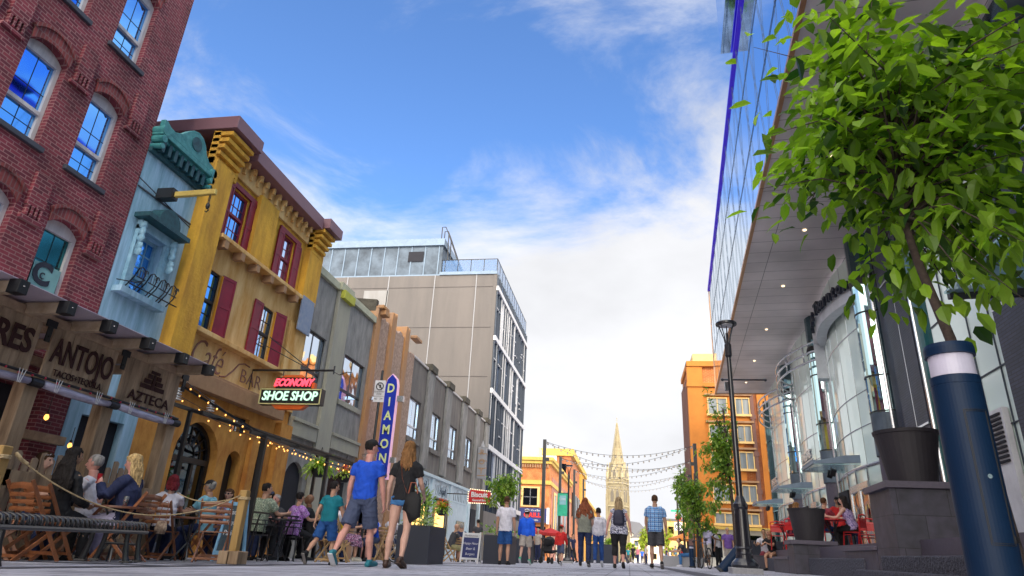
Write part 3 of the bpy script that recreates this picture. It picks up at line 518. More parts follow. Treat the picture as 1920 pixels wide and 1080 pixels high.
ragpier(23.3, 23.75, -9.86, 9.05, 'jag_orange', 1); ragpier(23.75, 24.85, -9.94, 8.85, 'jag_pale', 2, 'pier_face'); ragpier(24.85, 25.4, -9.82, 9.4, 'jag_orange', 3); ragpier(25.4, 26.75, -9.92, 8.9, 'jag_pale', 4, 'pier_face'); ragpier(26.75, 27.3, -9.84, 9.35, 'jag_orange', 5); ragpier(27.3, 28.5, -9.93, 8.5, 'jag_pale', 6, 'pier_face')
s = MB(); s.box(-9.95, -9.66, 23.32, 24.0, 8.97, 9.12); s.box(-9.95, -9.62, 27.6, 28.5, 9.05, 9.2); s.box(-9.95, -9.62, 23.5, 24.0, 8.75, 8.95); s.build('broken_ledge', 'jag_orange', B, O, bev=.03)
s = MB(); s.prism([(-13.4, 8.3), (-10.0, 8.3), (-10.0, 9.35), (-10.9, 9.42), (-12.2, 9.25), (-13.2, 9.3)], 'y', 23.32, 23.55); s.build('old_wall', 'ruin_dark', B, O)
s = MB(); s.box(-10.2, -9.94, 24.2, 26.4, -.4, 2.6); s.build('shop_window', 'glass_dark', B, O)
# ================================================================ 5 dark grey building with four windows
O = (-10, 37, gz(-10, 37)-.1)
B = thing('shop_building', 'dark grey stucco building with four sash windows above a pale blue shopfront', 'building', O)
ws = [(28.65, 30.45), (32.33, 34.05), (35.94, 37.75), (39.97, 41.7), (43.4, 44.7)]
wl = MB(); wl.wall(-10, 28.5, 46, 3.6, 8.4, [(a, b, 4.72, 6.58) for a, b in ws[:4]], .22); wl.wall(-10, 28.5, 46, -.7, 3.6, [(29, 46, -.7, 3.4)], .1); wl.box(-22, -10.3, 28.5, 46, -.7, 8.3); wl.build('wall', 'grey_stucco_dark', B, O)
s = MB()
for a, b in ((30.9, 31.9), (34.5, 35.5), (38.25, 39.35), (42.1, 43.2), (45.1, 46)): s.box(-9.99, -9.84, a, b, 3.6, 8.4)
s.build('pilaster', 'grey_stucco', B, O, bev=.01)
s = MB(); s.box(-10.3, -9.92, 28.5, 46, 8.4, 8.5); s.build('coping', 'cap_white', B, O)
s = MB()
for a, b in ((30.9, 31.9), (34.5, 35.5), (38.25, 39.35), (42.1, 43.2), (45.1, 46)): s.box(-10.2, -9.74, a-.05, b+.05, 8.38, 8.72)
s.build('pilaster_cap', 'ruin_dark', B, O)
for a, b in ws[:4]: window(B, O, -10, a, b, 4.72, 6.58, 'alu', 'glass_sky' if a > 38 else 'glass_warm' if 'glass_warm' in MATS else 'glass_sky', fw=.07, nv=2, rail=5.3, depth=.18, bt=.08, sill=(.12, .15, .22, 'grey_stucco_dark'))
s = MB()
for a, b in ((29, 29.35), (32.9, 33.3), (36.6, 37.05), (41.2, 41.6), (44.2, 44.5)): s.box(-9.98, -9.78, a, b, -.7, 3.4)
s.box(-9.98, -9.86, 29, 42, 2.45, 3.30); s.box(-9.98, -9.74, 29, 42, 3.30, 3.45); s.box(-9.98, -9.88, 37.05, 41.2, -.7, 2.45); s.build('shopfront', 'shop_pale', B, O, bev=.01)
s = MB()
for (a, b) in ((29.4, 32.85), (33.35, 36.55)):
    s.box(-9.85, -9.84, a+.05, b-.05, 2.36, 2.42); s.box(-9.90, -9.84, a, a+.07, -.5, 2.4); s.box(-9.90, -9.84, b-.07, b, -.5, 2.4)
s.build('shop_frame', 'black_metal', B, O)
s = MB()
r = random.Random(3)
for a, b in ((29.6, 32.6), (33.6, 36.3), (37.4, 41)):
    for k in range(9):
        yy = a+.2+(b-a-.4)*k/8; s.tube([(-9.85, yy, 2.55), (-9.85, yy+r.uniform(-.12, .12), 2.8+r.uniform(0, .15)), (-9.85, yy+r.uniform(-.1, .1), 3.0+r.uniform(0, .2))], .012, 4)
s.build('painted_flourish', 'shop_line', B, O)
text('Joseph', .55, (-9.85, 31.4, 2.85), '+x', 'shop_line', B, O, .006, shear=.3, name='shop_lettering'); text('Hotel', .5, (-9.85, 35.1, 2.8), '+x', 'shop_line', B, O, .006, shear=.3, name='shop_lettering')
for a, b in ((29.45, 32.8), (33.4, 36.5)):
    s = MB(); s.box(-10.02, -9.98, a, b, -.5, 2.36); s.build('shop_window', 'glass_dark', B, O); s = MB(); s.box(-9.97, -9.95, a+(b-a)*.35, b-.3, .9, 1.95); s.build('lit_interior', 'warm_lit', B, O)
s = MB(); s.box(-9.87, -9.84, 38.6, 40.6, .2, 1.5); s.build('shop_window', 'glass_teal', B, O); s = MB(); s.box(-10.3, -9.95, 42.6, 44.0, -.6, 2.4); s.build('doorway_shade', 'interior', B, O)  # dark box coloured as the unlit depth of the doorway
# ================================================================ 6 concrete tower
O = (-10, 46.2, gz(-10, 46)-.1)
B = thing('office_tower', 'tall grey concrete office tower with a glass side and zinc clad roof storey', 'building', O)
s = MB(); s.box(-30, -10.25, 46.2, 62, -1, 20.35); s.build('concrete_wall', 'tower_concrete', B, O)
s = MB()
for x in (-22.6, -19.0, -15.1, -11.65): s.box(x-.035, x+.035, 46.15, 46.21, -1, 20.35)
s.build('expansion_joint', 'granite_pale', B, O)
s = MB(); s.box(-21.0, -18.9, 46.15, 46.19, 13.5, 19.1); s.build('pale_panel', 'tower_concrete_pale', B, O); s = MB()
for z in (19.3, 15.9, 12.0): s.box(-30, -10.26, 46.17, 46.199, z, z+.03)
s.build('panel_joint', 'soffit_line', B, O)
s = MB(); s.box(-30, -14.75, 46.4, 60, 20.36, 23.1); s.build('roof_storey', 'zinc', B, O); s = MB(); s.box(-30, -14.6, 46.2, 60.2, 23.1, 23.7); s.box(-30, -14.7, 46.3, 46.42, 20.36, 20.5)
for k in range(13): x = -29.2+k*1.18; s.box(x-.04, x+.04, 46.34, 46.40, 20.36, 23.1)
s.build('roof_trim', 'zinc_pale', B, O); s = MB(); s.box(-17.65, -16.35, 46.33, 46.37, 21.7, 22.6); s.build('louvre', 'interior', B, O)
s = MB(); s.box(-14.75, -10.0, 46.1, 46.4, 20.36, 20.62); s.box(-10.25, -10.0, 46.4, 62, 20.36, 20.62); s.build('parapet', 'zinc_pale', B, O)
s = MB(); r0 = 21.75
s.tube([(-14.7, 46.3, r0), (-10.05, 46.3, r0), (-10.05, 61.9, r0)], .035, 6)
for k in range(5): x = -14.4+k*1.09; s.tube([(x, 46.3, 20.6), (x, 46.3, r0)], .03, 6)
for k in range(14): s.tube([(-10.05, 46.3+k*1.2, 20.6), (-10.05, 46.3+k*1.2, r0)], .03, 6)
s.build('roof_railing', 'black_metal', B, O)
s = MB(); s.box(-14.6, -10.06, 46.29, 46.31, 20.65, 21.7); s.box(-10.06, -10.04, 46.4, 61.8, 20.65, 21.7); s.build('railing_glass', mat('rail_glass', (.10,.22,.45), .1, alpha=.45), B, O)
s = MB()
for yy in (46.5, 47.3): s.tube([(-14.3, yy, 21.7), (-14.4, yy, 24.2), (-14.7, yy, 24.9), (-15.0, yy, 24.9), (-15.0, yy, 23.8)], .045, 6); s.tube([(-13.0, yy, 20.6), (-14.4, yy, 24.2)], .04, 6)
for k in range(10): t = k/10; s.tube([(-13.0-1.4*t, 46.5, 20.7+3.5*t), (-13.0-1.4*t, 47.3, 20.7+3.5*t)], .03, 5)
s.build('roof_ladder', 'black_metal', B, O)
s = MB(); s.box(-10.26, -10.05, 46.3, 62, 2.5, 20.36); s.build('curtain_glass', 'glass_tower', B, O); s = MB(); s.box(-10.252, -9.98, 46.17, 46.299, -1, 20.35); s.build('corner_strip', 'tower_concrete', B, O)
s = MB(); r = random.Random(4)
for z in (19.0, 14.9, 10.8, 6.7, 3.0): s.box(-10.06, -9.80, 46.2, 62.1, z, z+.35)
s.build('floor_band', 'white_metal', B, O); s = MB()
k = 0; yy = 46.25
while yy < 62: wdt = .10; s.box(-10.05, -9.88, yy, yy+wdt, 2.5, 20.3); yy += (.95, .7, 1.25, .6)[k % 4]; k += 1
s.build('mullion', 'steel_grey', B, O); s = MB(); yy = 46.3; k = 0
while yy < 61.5:
    for z in (19.0, 14.9, 10.8, 6.7):
        if r.random() < .6: zz_ = z-r.choice((1.4, 2.2, 2.6)); s.box(-10.04, -9.90, yy, yy+.9, zz_, zz_+.07)
        if r.random() < .10: s.obox((-9.93, yy+.45, z-1.8), (.04, .7, .06), (0, .3, 0))
        if r.random() < .45: s.box(-10.04, -9.86, yy-.03, yy+.04, z-3.75, z)
    yy += .95
s.build('transom', 'white_metal', B, O)
s = MB(); s.box(-10.2, -9.9, 46.2, 62, -1, 2.5); s.build('ground_floor', 'tower_concrete', B, O)
# ================================================================ 7 left far brick building
brickmat('glassless', (.1,.1,.1), (.1,.1,.1), (.1,.1,.1))
O = (-10, 86, gz(-10, 86)-.1)
B = thing('brick_corner_building', 'low orange brick corner building with yellow cornice at the far left of the street', 'building', O)
s = MB(); s.box(-16, -10, 86, 118, -1.6, 10.6); s.build('wall', 'orange_brick', B, O); s = MB(); s.box(-10.02, -9.9, 88.5, 118, -1.6, 9.2); s.build('side_wall', 'pink_brick', B, O)
s = MB(); s.box(-16.3, -9.7, 85.7, 118, 10.6, 11.0); s.box(-16.5, -9.5, 85.5, 118, 11.0, 11.4); s.box(-16.2, -9.8, 85.8, 118, 8.0, 8.5); s.build('cornice', 'cornice_yellow', B, O)
s = MB()
for k in range(18): s.box(-15.9+k*.33, -15.75+k*.33, 85.7, 86, 10.1, 10.5)
s.build('dentil', 'tan_trim', B, O)
window(B, O, -10, 90, 93, 2.0, 7.4, 'trim_yellow', 'glass_dark', nrm=1, fw=.3, depth=-.2)
s = MB(); s.box(-13.6, -11.2, 85.85, 85.99, 5.2, 7.7); f_ = s.build('window', 'trim_yellow', B, O); s = MB(); s.box(-13.3, -11.5, 85.80, 85.86, 5.4, 7.5); p_ = s.build('pane', 'glass_dark', f_); s = MB(); s.box(-12.45, -12.35, 85.77, 85.84, 5.4, 7.5); s.box(-13.3, -11.5, 85.77, 85.83, 6.35, 6.45); s.build('glazing_bar', 'alu', f_)
s = MB()
for k in range(4): s.prism([(94.5+k*5.6, -1.2), (97.5+k*5.6, -1.2)]+list(reversed(arc(94.5+k*5.6, 97.5+k*5.6, 6.6, 1.2))), 'x', -9.9, -9.85)
s.build('arched_window', 'glass_dark', B, O); s = MB(); s.box(-14, -11.6, 86.4, 90, 11.4, 12.9); s.build('roof_vent', 'vent_panel', B, O)
s = MB(); s.box(-15, -10.3, 85.7, 85.95, -1, 2.9); s.build('shop_window', 'glass_dark', B, O)
S_ = thing('shop_banner', 'navy banner sign with red and white lettering on the far orange corner building', 'banner', (-12.6, 85.6, 4)); O2 = (-12.6, 85.6, 4)
s = MB(); s.box(-15.0, -10.2, 85.5, 85.62, 3.35, 5.05); s.build('panel', 'board_blue', S_, O2); s = MB(); s.box(-10.2, -9.85, 85.5, 85.62, 3.2, 5.15); s.build('end_panel', 'sign_white', S_, O2)
text('Now it\'s a Bar', .34, (-12.0, 85.48, 4.78), '-y', 'sign_white', S_, O2); text('GRILL', .72, (-12.0, 85.48, 4.2), '-y', 'sign_red', S_, O2, thick=.03, sx=1.2); text('and a patio', .34, (-12.0, 85.48, 3.62), '-y', 'sign_white', S_, O2)
s = MB(); s.ball((-14.2, 85.5, 4.35), (.35, .05, .3), 10); s.obox((-14.2, 85.46, 4.75), (.5, .05, .2), (0, .2, 0)); s.build('emblem', 'neon_trim', S_, O2)
O = (-10, 136, gz(-10, 130)-.1)
B = thing('tall_brick_building', 'taller orange and pink building with a yellow end behind the corner building', 'building', O)
s = MB(); s.box(-22, -10, 118.2, 158, -2, 16); s.build('wall', 'dark_orange_brick', B, O); s = MB(); s.box(-10, -9.8, 140, 158, -2, 15.8); s.build('end_bay', 'yellow_block', B, O); s = MB(); s.box(-22.3, -9.5, 117.8, 158.3, 16, 17.2); s.build('cornice', 'cornice_yellow', B, O)
s = MB()
for k in range(6): s.box(-21.5+k*1.9, -20.3+k*1.9, 117.9, 118.3, 12.6, 14.6)
for k in range(5): s.box(-10, -9.75, 121+k*4, 123+k*4, 6, 10)
s.build('window', 'glass_dark', B, O); s = MB(); s.box(-19, -12.5, 117.5, 118.1, 12.2, 15.9); s.build('cladding', 'vent_panel', B, O)
O = (-10, 230, gz(-10, 230)-.1)
B = thing('yellow_block', 'long low yellow building beyond the orange ones on the left', 'building', O)
s = MB(); s.box(-25, -10, 158.5, 260, -4, 11.5); s.build('wall', 'yellow_block', B, O); s = MB(); s.box(-25, -9.6, 158.5, 260, 11.5, 12.1); s.build('cornice', 'cornice_yellow', B, O); s = MB()
for k in range(9): s.box(-10, -9.9, 162+k*11, 166+k*11, 3.5, 7.5)
s.build('window', 'glass_dark', B, O)
# ================================================================ church
O = (-4.6, 300, gz(-4, 300)); RZ = rad(-20)
B = thing('church', 'pale stone church with a tall pointed spire at the end of the street', 'church', O, RZ)
s = MB(); s.box(-3.5, 3.5, -3.5, 3.5, 0, 33.5)
for sx in (-1, 1):
    for sy in (-1, 1): s.box(sx*3.5-.55, sx*3.5+.55, sy*3.5-.55, sy*3.5+.55, 0, 27); s.box(sx*3.5-.4, sx*3.5+.4, sy*3.5-.4, sy*3.5+.4, 27, 34)
s.build('tower', 'stone', B)
s = MB()
for z in (12, 22, 31.5): s.box(-3.95, 3.95, -3.95, 3.95, z, z+.5)
s.build('string_course', 'stone_pale', B)
s = MB()
s.lathe((0, 0, 34), [(4.1, 0), (2.9, 6.5), (2.0, 12.2), (1.05, 18.5), (.28, 24), (.05, 25)], 8); s.build('spire', 'stone', B)
s = MB()
for sx in (-1, 1):
    for sy in (-1, 1): s.lathe((sx*3.4, sy*3.4, 33.6), [(.75, 0), (.7, 2.2), (.05, 7)], 8)
for k in range(8): a = math.pi*(k+.5)/4; s.tube([(3.8*math.cos(a), 3.8*math.sin(a), 34), (.3*math.cos(a), .3*math.sin(a), 58.4)], [.16, .07], 5)
s.tube([(0, 0, 58.5), (0, 0, 60.6)], .08, 6); s.tube([(-.5, 0, 59.8), (.5, 0, 59.8)], .07, 6); s.ball((0, 0, 60.7), .25, 8)
for z, r_ in ((40.6, 2.95), (46.4, 2.05)): s.lathe((0, 0, z), [(r_, 0), (r_, .3)], 8)
s.build('pinnacle', 'stone_pale', B)
s = MB()
for k in range(4):
    R = Matrix.Rotation(k*math.pi/2, 3, 'Z')
    def pr(poly, d0, d1, mb=s):
        n_ = len(poly); vs = [R @ Vector((p[0], -d0, p[1])) for p in poly]+[R @ Vector((p[0], -d1, p[1])) for p in poly]
        mb.add(vs, [tuple(range(n_-1, -1, -1)), tuple(range(n_, 2*n_))]+[(i, (i+1) % n_, n_+(i+1) % n_, n_+i) for i in range(n_)])
    pr([(-1.5, 33.5), (1.5, 33.5), (1.5, 36), (0, 41), (-1.5, 36)], 2.4, 3.85)
s.build('gable_dormer', 'stone_pale', B); s = MB()
for k in range(4):
    R = Matrix.Rotation(k*math.pi/2, 3, 'Z')
    pr([(-.7, 34), (.7, 34), (.7, 36), (0, 38), (-.7, 36)], 3.8, 3.92, s)
    for xx in (-1.2, 1.2): pr([(xx-.7, 24), (xx+.7, 24), (xx+.7, 27.5), (xx, 29.5), (xx-.7, 27.5)], 3.4, 3.56, s)
    pr([(1.3*math.cos(t*math.pi/6), 17+1.3*math.sin(t*math.pi/6)) for t in range(12)], 3.4, 3.56, s)
s.build('belfry_opening', 'stone_dark', B)
s = MB(); s.prism([(-9, 0), (9, 0), (9, 8), (0, 16.5), (-9, 8)], 'y', 3.5, 28); s.prism([(-12, 0), (-8, 0), (-8, 9.5), (-12, 7)], 'y', 3, 26); s.build('nave', 'house_pale', B); s = MB()
for sx in (-1, 1): s.bar((sx*9.6, 15, 7.6), (0, 15, 16.9), 26, .4, up=(0, 1, 0)) if 0 else s.add([(sx*9.5, 3.2, 7.6), (0, 3.2, 16.7), (0, 28, 16.7), (sx*9.5, 28, 7.6), (sx*9.5, 3.2, 8), (0, 3.2, 17.1), (0, 28, 17.1), (sx*9.5, 28, 8)], [(0,1,2,3), (4,5,6,7), (0,1,5,4), (1,2,6,5), (2,3,7,6), (3,0,4,7)])
s.build('roof', 'roof_grey', B)
# pale house beside the church, shops on the far right
def house(name, label, x0, x1, y0, y1, zt, wm, rm, gable=0, nwin=(3, 2), wm2='glass_dark'):
    z0 = gz(max(-13, min(13, x0)), y0)-1; O = ((x0+x1)/2, y0, z0); B = thing(name, label, 'building', O)
    s = MB(); s.box(x0, x1, y0, y1, z0, zt); s.build('wall', wm, B, O); s = MB()
    if gable: s.prism([(x0-.3, zt), (x1+.3, zt), ((x0+x1)/2, zt+gable)], 'y', y0-.3, y1)
    else: s.box(x0-.25, x1+.25, y0-.3, y1+.2, zt, zt+.5)
    s.build('roof', rm, B, O); nx, nz_ = nwin
    for i in range(nx):
        for j in range(nz_):
            wx = x0+(x1-x0)*(i+.5)/nx; wz = z0+1+(zt-z0-1)*(j+.55)/nz_; hw = min(.7, (x1-x0)/nx*.3); s = MB(); s.box(wx-hw-.12, wx+hw+.12, y0-.08, y0, wz-1.0, wz+1.0); f_ = s.build('window', 'trim_yellow', B, O); s = MB(); s.box(wx-hw, wx+hw, y0-.11, y0-.07, wz-.88, wz+.88); s.build('pane', wm2, f_)
    return B, O
house('gabled_house', 'pale gabled house with grey roof just left of the church tower', -21, -12, 255, 275, 14, 'house_pale', 'roof_grey', 5)
house('far_house', 'cream house with a grey roof to the right of the church', 1, 10.5, 255, 268, 6, 'house_pale', 'roof_grey', 4)
house('pink_shop_building', 'far pinkish brick shop building behind the stop sign', 15, 30, 150, 165, 11.5, 'pink_brick', 'cornice_yellow', 0, (5, 3))
house('far_cream_shop', 'cream shop building in the far distance right of the crowd', 9.5, 15, 185, 195, 9, 'trim_yellow', 'roof_grey', 0, (2, 2))
# ================================================================ far right orange apartment block
O = (8, 50, gz(8, 50)-.1)
B = thing('apartment_block', 'tall orange brick apartment block with dark ribbed flank behind the street lamp', 'building', O)
s = MB(); s.box(4.75, 22, 50.2, 56, -1, 13.9); s.build('wall', 'orange_brick', B, O); s = MB(); s.box(9.0, 9.55, 50.12, 50.21, -1, 12.2); s.build('brown_bay', 'dark_orange_brick', B, O)
s = MB(); s.box(4.6, 5.75, 50.0, 50.6, -1, 14.3); s.box(9.55, 10.5, 50.0, 50.5, -1, 14.3); s.box(4.55, 22, 49.9, 50.6, 12.3, 12.6)
s.box(5.75, 9.0, 50.05, 50.3, 8.9, 12.2); s.box(5.75, 8.4, 50.05, 50.3, 2.4, 8.9); s.build('pilaster', 'trim_ochre', B, O)
s = MB(); s.box(4.62, 4.76, 50.7, 55.5, -1, 13.0)
for k in range(8): s.box(4.54, 4.63, 50.8+k*.58, 51.05+k*.58, -1, 13.0)
s.build('ribbed_flank', 'clad_brown', B, O)
s = MB(); s.box(4.6, 22, 49.9, 55.8, 13.9, 14.3); s.build('parapet', 'trim_ochre', B, O); s = MB(); s.box(5.2, 7.5, 51, 54, 14.35, 15.2); s.build('roof_box', 'trim_yellow', B, O)
s = MB(); s.box(9.05, 9.3, 49.92, 50.2, 2.5, 12.2)
for z in (4.6, 7.2, 9.9): s.box(8.98, 9.37, 49.9, 50.2, z, z+.3)
s.build('downpipe', 'clad_brown', B, O)
for (xa, xb) in ((6.05, 7.35), (8.02, 8.95), (10.75, 12)):
    for (ya, yb) in ((748, 777), (799, 828), (849, 879), (911, 941), (964, 983)):
        z1 = atY(1390, ya, 50).z; z0 = atY(1390, yb, 50).z; s = MB(); xm = (xa+xb)/2
        s.box(xa-.07, xa, 49.93, 50.1, z0, z1); s.box(xb, xb+.07, 49.93, 50.1, z0, z1); s.box(xa-.07, xb+.07, 49.93, 50.1, z1, z1+.08); s.box(xa-.15, xb+.15, 49.86, 50.1, z0-.16, z0); s.box(xm-.03, xm+.03, 49.95, 50.09, z0, z1)
        f_ = s.build('window', 'trim_yellow', B, O); s = MB(); s.box(xa, xb, 50.0, 50.04, z0, z1); s.build('pane', 'curtain', f_)
        s = MB(); s.box(xa-.25, xb+.25, 49.85, 50.1, z1+.22, z1+.36); s.build('lintel', 'tan_trim', f_)
s = MB(); s.box(5, 13, 49.2, 50.1, 2.1, 2.3); s.build('awning_edge', 'cornice_yellow', B, O); s = MB(); s.box(5.1, 13, 49.6, 50.1, -.5, 2.1); s.build('ground_floor', 'vent_panel', B, O)
s = MB()
for k in range(5): s.box(5.4+k*1.3, 6.3+k*1.3, 49.52, 49.6, .3, 1.8)
s.build('shop_window', 'glass_dark', B, O)
# ================================================================ big glass building, own frame: x across (street is -x), y along
TH = rad(3.9); GO = (7.1, 20, 0)
B = thing('glass_building', 'large modern glass building with a wide overhanging soffit on the right', 'building', GO, -TH)
GM = Matrix.Translation(GO) @ Matrix.Rotation(-TH, 4, 'Z')
def gl(x, y, z): return GM @ Vector((x, y, z))
E1 = 20.2
brickmat('soffit_panel', (.78,.70,.70), (.74,.66,.66), (.20,.17,.17), bw=2.4, bh=.8, ms=.012, rough=.42, bump=.2, flat=True, off=0, ns=.3)
s = MB(); s.box(-3.1, 14, -40, E1, 9.56, 9.72); s.build('soffit', 'soffit_panel', B)
s = MB(); s.box(-3.13, 14, E1, E1+.12, 9.5, 16.4); s.box(-3.18, -3.08, -40, E1+.12, 9.50, 9.60); s.build('soffit_trim', 'copper_edge', B)
s = MB(); s.box(-3.1, 14, -40, E1, 9.72, 16.3); s.build('fascia', 'glass_fascia', B)
s = MB(); s.box(-3.55, 14, -40, -1.5, 16.62, 32); s.build('upper_glass', 'glass_fascia', B)
s = MB(); s.box(-3.18, -3.08, -40, E1+.1, 16.3, 16.44); s.build('light_strip', 'led_violet', B)
s = MB(); r = random.Random(5)
k = -38
while k < E1: s.bar((-3.115, k, 9.62), (-3.115, k+1.9, 16.3), .009, .009); s.bar((-3.116, k+1.6, 9.62), (-3.116, k-.1, 16.3), .008, .008); k += 1.9
for z in (11.8, 14.0): s.box(-3.118, -3.105, -40, E1, z, z+.015)
s.build('panel_joint', 'zinc', B)
s = MB()
for a in (-12, -9.0, -5.5, -1.5, 3, 8, 13, 17.5):
    s.lathe((-1.6, a, 9.53), [(.055, 0), (.055, .03)], 12)
s.build('soffit_lamp', 'bulb_dim', B)
# glazed wall with bowed bays
def bow(s0, s1, b, n=12): return [(.12-b*math.sin(math.pi*i/n), s0+(s1-s0)*i/n) for i in range(n+1)]
def sheet(mb, path, z0, z1):
    for i in range(len(path)-1): (xa, ya), (xb, yb) = path[i], path[i+1]; mb.add([(xa, ya, z0), (xb, yb, z0), (xb, yb, z1), (xa, ya, z1)], [(0, 1, 2, 3)])
bays = [(-.1, 6.1, .30), (7.1, 13.5, .30), (14.5, 22.3, .30)]
for s0, s1, b in bays:
    s = MB(); sheet(s, bow(s0, s1, b), 3.02, 9.5); gp = s.build('bay_glass', 'glass_green', B, smooth=True); s = MB(); sheet(s, bow(s0, s1, b), .55, 3.0); s.build('shop_glass', 'glass_green', B, smooth=True)
    s = MB()
    for z in (3.0, 4.15, 5.15, 7.1):
        P_ = bow(s0, s1, b+.012); s.tube([(x, y, z) for x, y in P_], .016 if z > 3.1 else .05, 5)
    for i in range(1, 12, 2):
        x, y = bow(s0, s1, b+.008)[i]; s.tube([(x, y, 3.0), (x, y, 9.5)], .008, 4)
        s.tube([(x-.02, y, .55), (x-.02, y, 3.0)], .04, 5)
    P_ = bow(s0, s1, b+.03); s.tube([(x, y, 2.35) for x, y in P_], .03, 5); s.build('mullion', 'alu', gp)
# end wall facing up the street
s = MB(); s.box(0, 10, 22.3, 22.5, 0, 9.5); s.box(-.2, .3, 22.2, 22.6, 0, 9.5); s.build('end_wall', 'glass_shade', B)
for k, c in enumerate((-.6, 6.6, 14.0)):
    cx_ = .12; s = MB(); s.lathe((cx_, c, 3.0), [(.46, 0), (.46, 5.0)], 28); tb = s.build('glass_column', 'glass_tube', B, smooth=False)
    s = MB()
    for z in (4.15, 5.15, 7.05): s.lathe((cx_, c, z), [(.475, 0), (.475, .045)], 28)
    s.lathe((cx_, c, 7.95), [(.48, 0), (.50, .16), (.46, .3), (.2, .42)], 28); s.build('ring', 'dark', tb)
    s = MB(); s.lathe((cx_, c, 3.0), [(.465, 0), (.465, 1.14)], 28); s.build('column_panel', 'zinc', tb)
    s = MB(); s.lathe((cx_, c, .5), [(.42, 0), (.42, 2.5)], 24); s.build('column_base', 'granite_top', tb)
    s = MB()
    for dy in (-.56, .56): s.tube([(cx_-.10, c+dy, .5), (cx_-.10, c+dy, 8.3)], .05, 8)
    s.build('column_frame', 'alu', tb)
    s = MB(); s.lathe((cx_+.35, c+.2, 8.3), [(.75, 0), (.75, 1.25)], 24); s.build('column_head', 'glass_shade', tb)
s = MB(); s.lathe((.25, -4.35, .5), [(.40, 0), (.40, 9.0)], 28); tb = s.build('teal_column', 'teal_glass_solid', B); s = MB(); s.tube([(-.15, -4.42, .5), (-.15, -4.42, 9.4)], .035, 8); s.build('column_frame', 'alu', tb)
s = MB(); s.box(.0, .9, -3.75, -2.1, .5, 9.5); s.box(.12, .9, -2.1, -1.2, .5, 9.5); s.build('brick_pier', 'pier_brick', B); s = MB()
for z in (3.3, 7.3): s.box(-.03, .6, -3.78, -2.07, z, z+.05)
s.box(-.005, .02, -2.95, -2.92, .5, 9.5); s.build('pier_joint', 'alu', B)
s = MB(); s.box(-.35, .6, -13.2, -8.5, .5, 6.5); s.build('brick_pier', 'pier_brick', B); s = MB(); s.box(-.36, -.3, -13.2, -8.5, 4.3, 4.36); s.box(-.36, -.3, -13.2, -8.5, 6.5, 6.6); s.build('pier_joint', 'alu', B)
s = MB(); s.add([(0, -8.5, .5), (0, -4.9, .5), (0, -4.9, 9.5), (0, -8.5, 9.5)], [(0, 1, 2, 3)]); cg = s.build('curtain_wall', 'glass_green', B)
s = MB()
for z in (1.6, 2.6, 3.6, 5.2, 6.9, 8.4): s.box(-.03, .0, -8.5, -4.9, z, z+.018)
for y in (-8.5, -7.6, -6.7, -5.8): s.box(-.028, .0, y, y+.014, .5, 9.5)
s.build('mullion', 'steel_grey', cg)
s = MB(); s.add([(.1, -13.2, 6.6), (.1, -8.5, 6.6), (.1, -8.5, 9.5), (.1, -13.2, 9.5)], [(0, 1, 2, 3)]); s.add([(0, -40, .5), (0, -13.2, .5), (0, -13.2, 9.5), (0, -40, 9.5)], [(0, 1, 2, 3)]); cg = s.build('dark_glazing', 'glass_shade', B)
s = MB()
for a, b in ((-9.6, -12.4), (-12.4, -9.6), (-15, -18), (-18, -15)): s.bar((.06, a, 6.6), (.06, b, 9.5), .06, .05)
s.box(-.02, .12, -13.2, -8.45, 9.40, 9.5); s.box(.0, .14, -8.56, -8.46, 6.6, 9.5); s.box(.02, .1, -13.2, -8.5, 7.9, 7.92); s.build('diagonal_bar', 'alu', cg)
# sign band that bows round the first bay, and pipe railings
bx = lambda t: .05-.72*math.sin(math.pi*t)**.8
by_ = lambda t: -.6+6.1*t
P_ = [(bx(i/20), by_(i/20)) for i in range(21)]; s = MB()
for i in range(20):
    (xa, ya), (xb, yb) = P_[i], P_[i+1]; s.add([(xa, ya, 7.80), (xb, yb, 7.80), (xb, yb, 8.45), (xa, ya, 8.45), (xa+.35, ya, 7.80), (xb+.35, yb, 7.80), (xb+.35, yb, 8.45), (xa+.35, ya, 8.45)], [(0,1,2,3), (4,5,6,7), (0,1,5,4), (2,3,7,6)])
s.add([(-.30, 5.5, 8.45), (-.30, 5.5, 6.6), (.1, 5.5, 6.6), (.1, 5.5, 8.45), (-.42, 5.0, 8.45), (-.42, 5.0, 6.6), (.1, 5.0, 6.6), (.1, 5.0, 8.45)], [(0,1,2,3), (4,5,6,7), (0,1,5,4), (1,2,6,5), (2,3,7,6), (3,0,4,7)])
s.build('sign_band', 'band_metal', B, smooth=False)
word = 'Grant Thornton'; t0, t1 = .80, .10
for i, ch in enumerate(word):
    if ch == ' ': continue
    t = t0+(t1-t0)*i/(len(word)-1); x, y, e = bx(t), by_(t), .01; d = Vector((bx(t-e)-x, by_(t-e)-y, 0)).normalized(); up = Vector((0, 0, 1)); nn = d.cross(up)
    text(ch, .58, (x+nn.x*.10, y+nn.y*.10, 8.32), Matrix((d, up, nn)).transposed(), 'planter_navy', B, None, .05, name='lettering', thick=.012)
t = .90; d = Vector((bx(t-.02)-bx(t), by_(t-.02)-by_(t), 0)).normalized(); nn = d.cross(Vector((0, 0, 1))); p0 = Vector((bx(t), by_(t), 8.25)); s = MB(); s.tube([p0+nn*.03, p0+nn*.16], .33, 24, side=(0, 0, 1)); s.build('emblem_disc', 'sign_white', B); s = MB(); s.tube([p0+nn*.161, p0+nn*.175], .15, 20, side=(0, 0, 1)); s.build('emblem_hole', 'planter_navy', B)
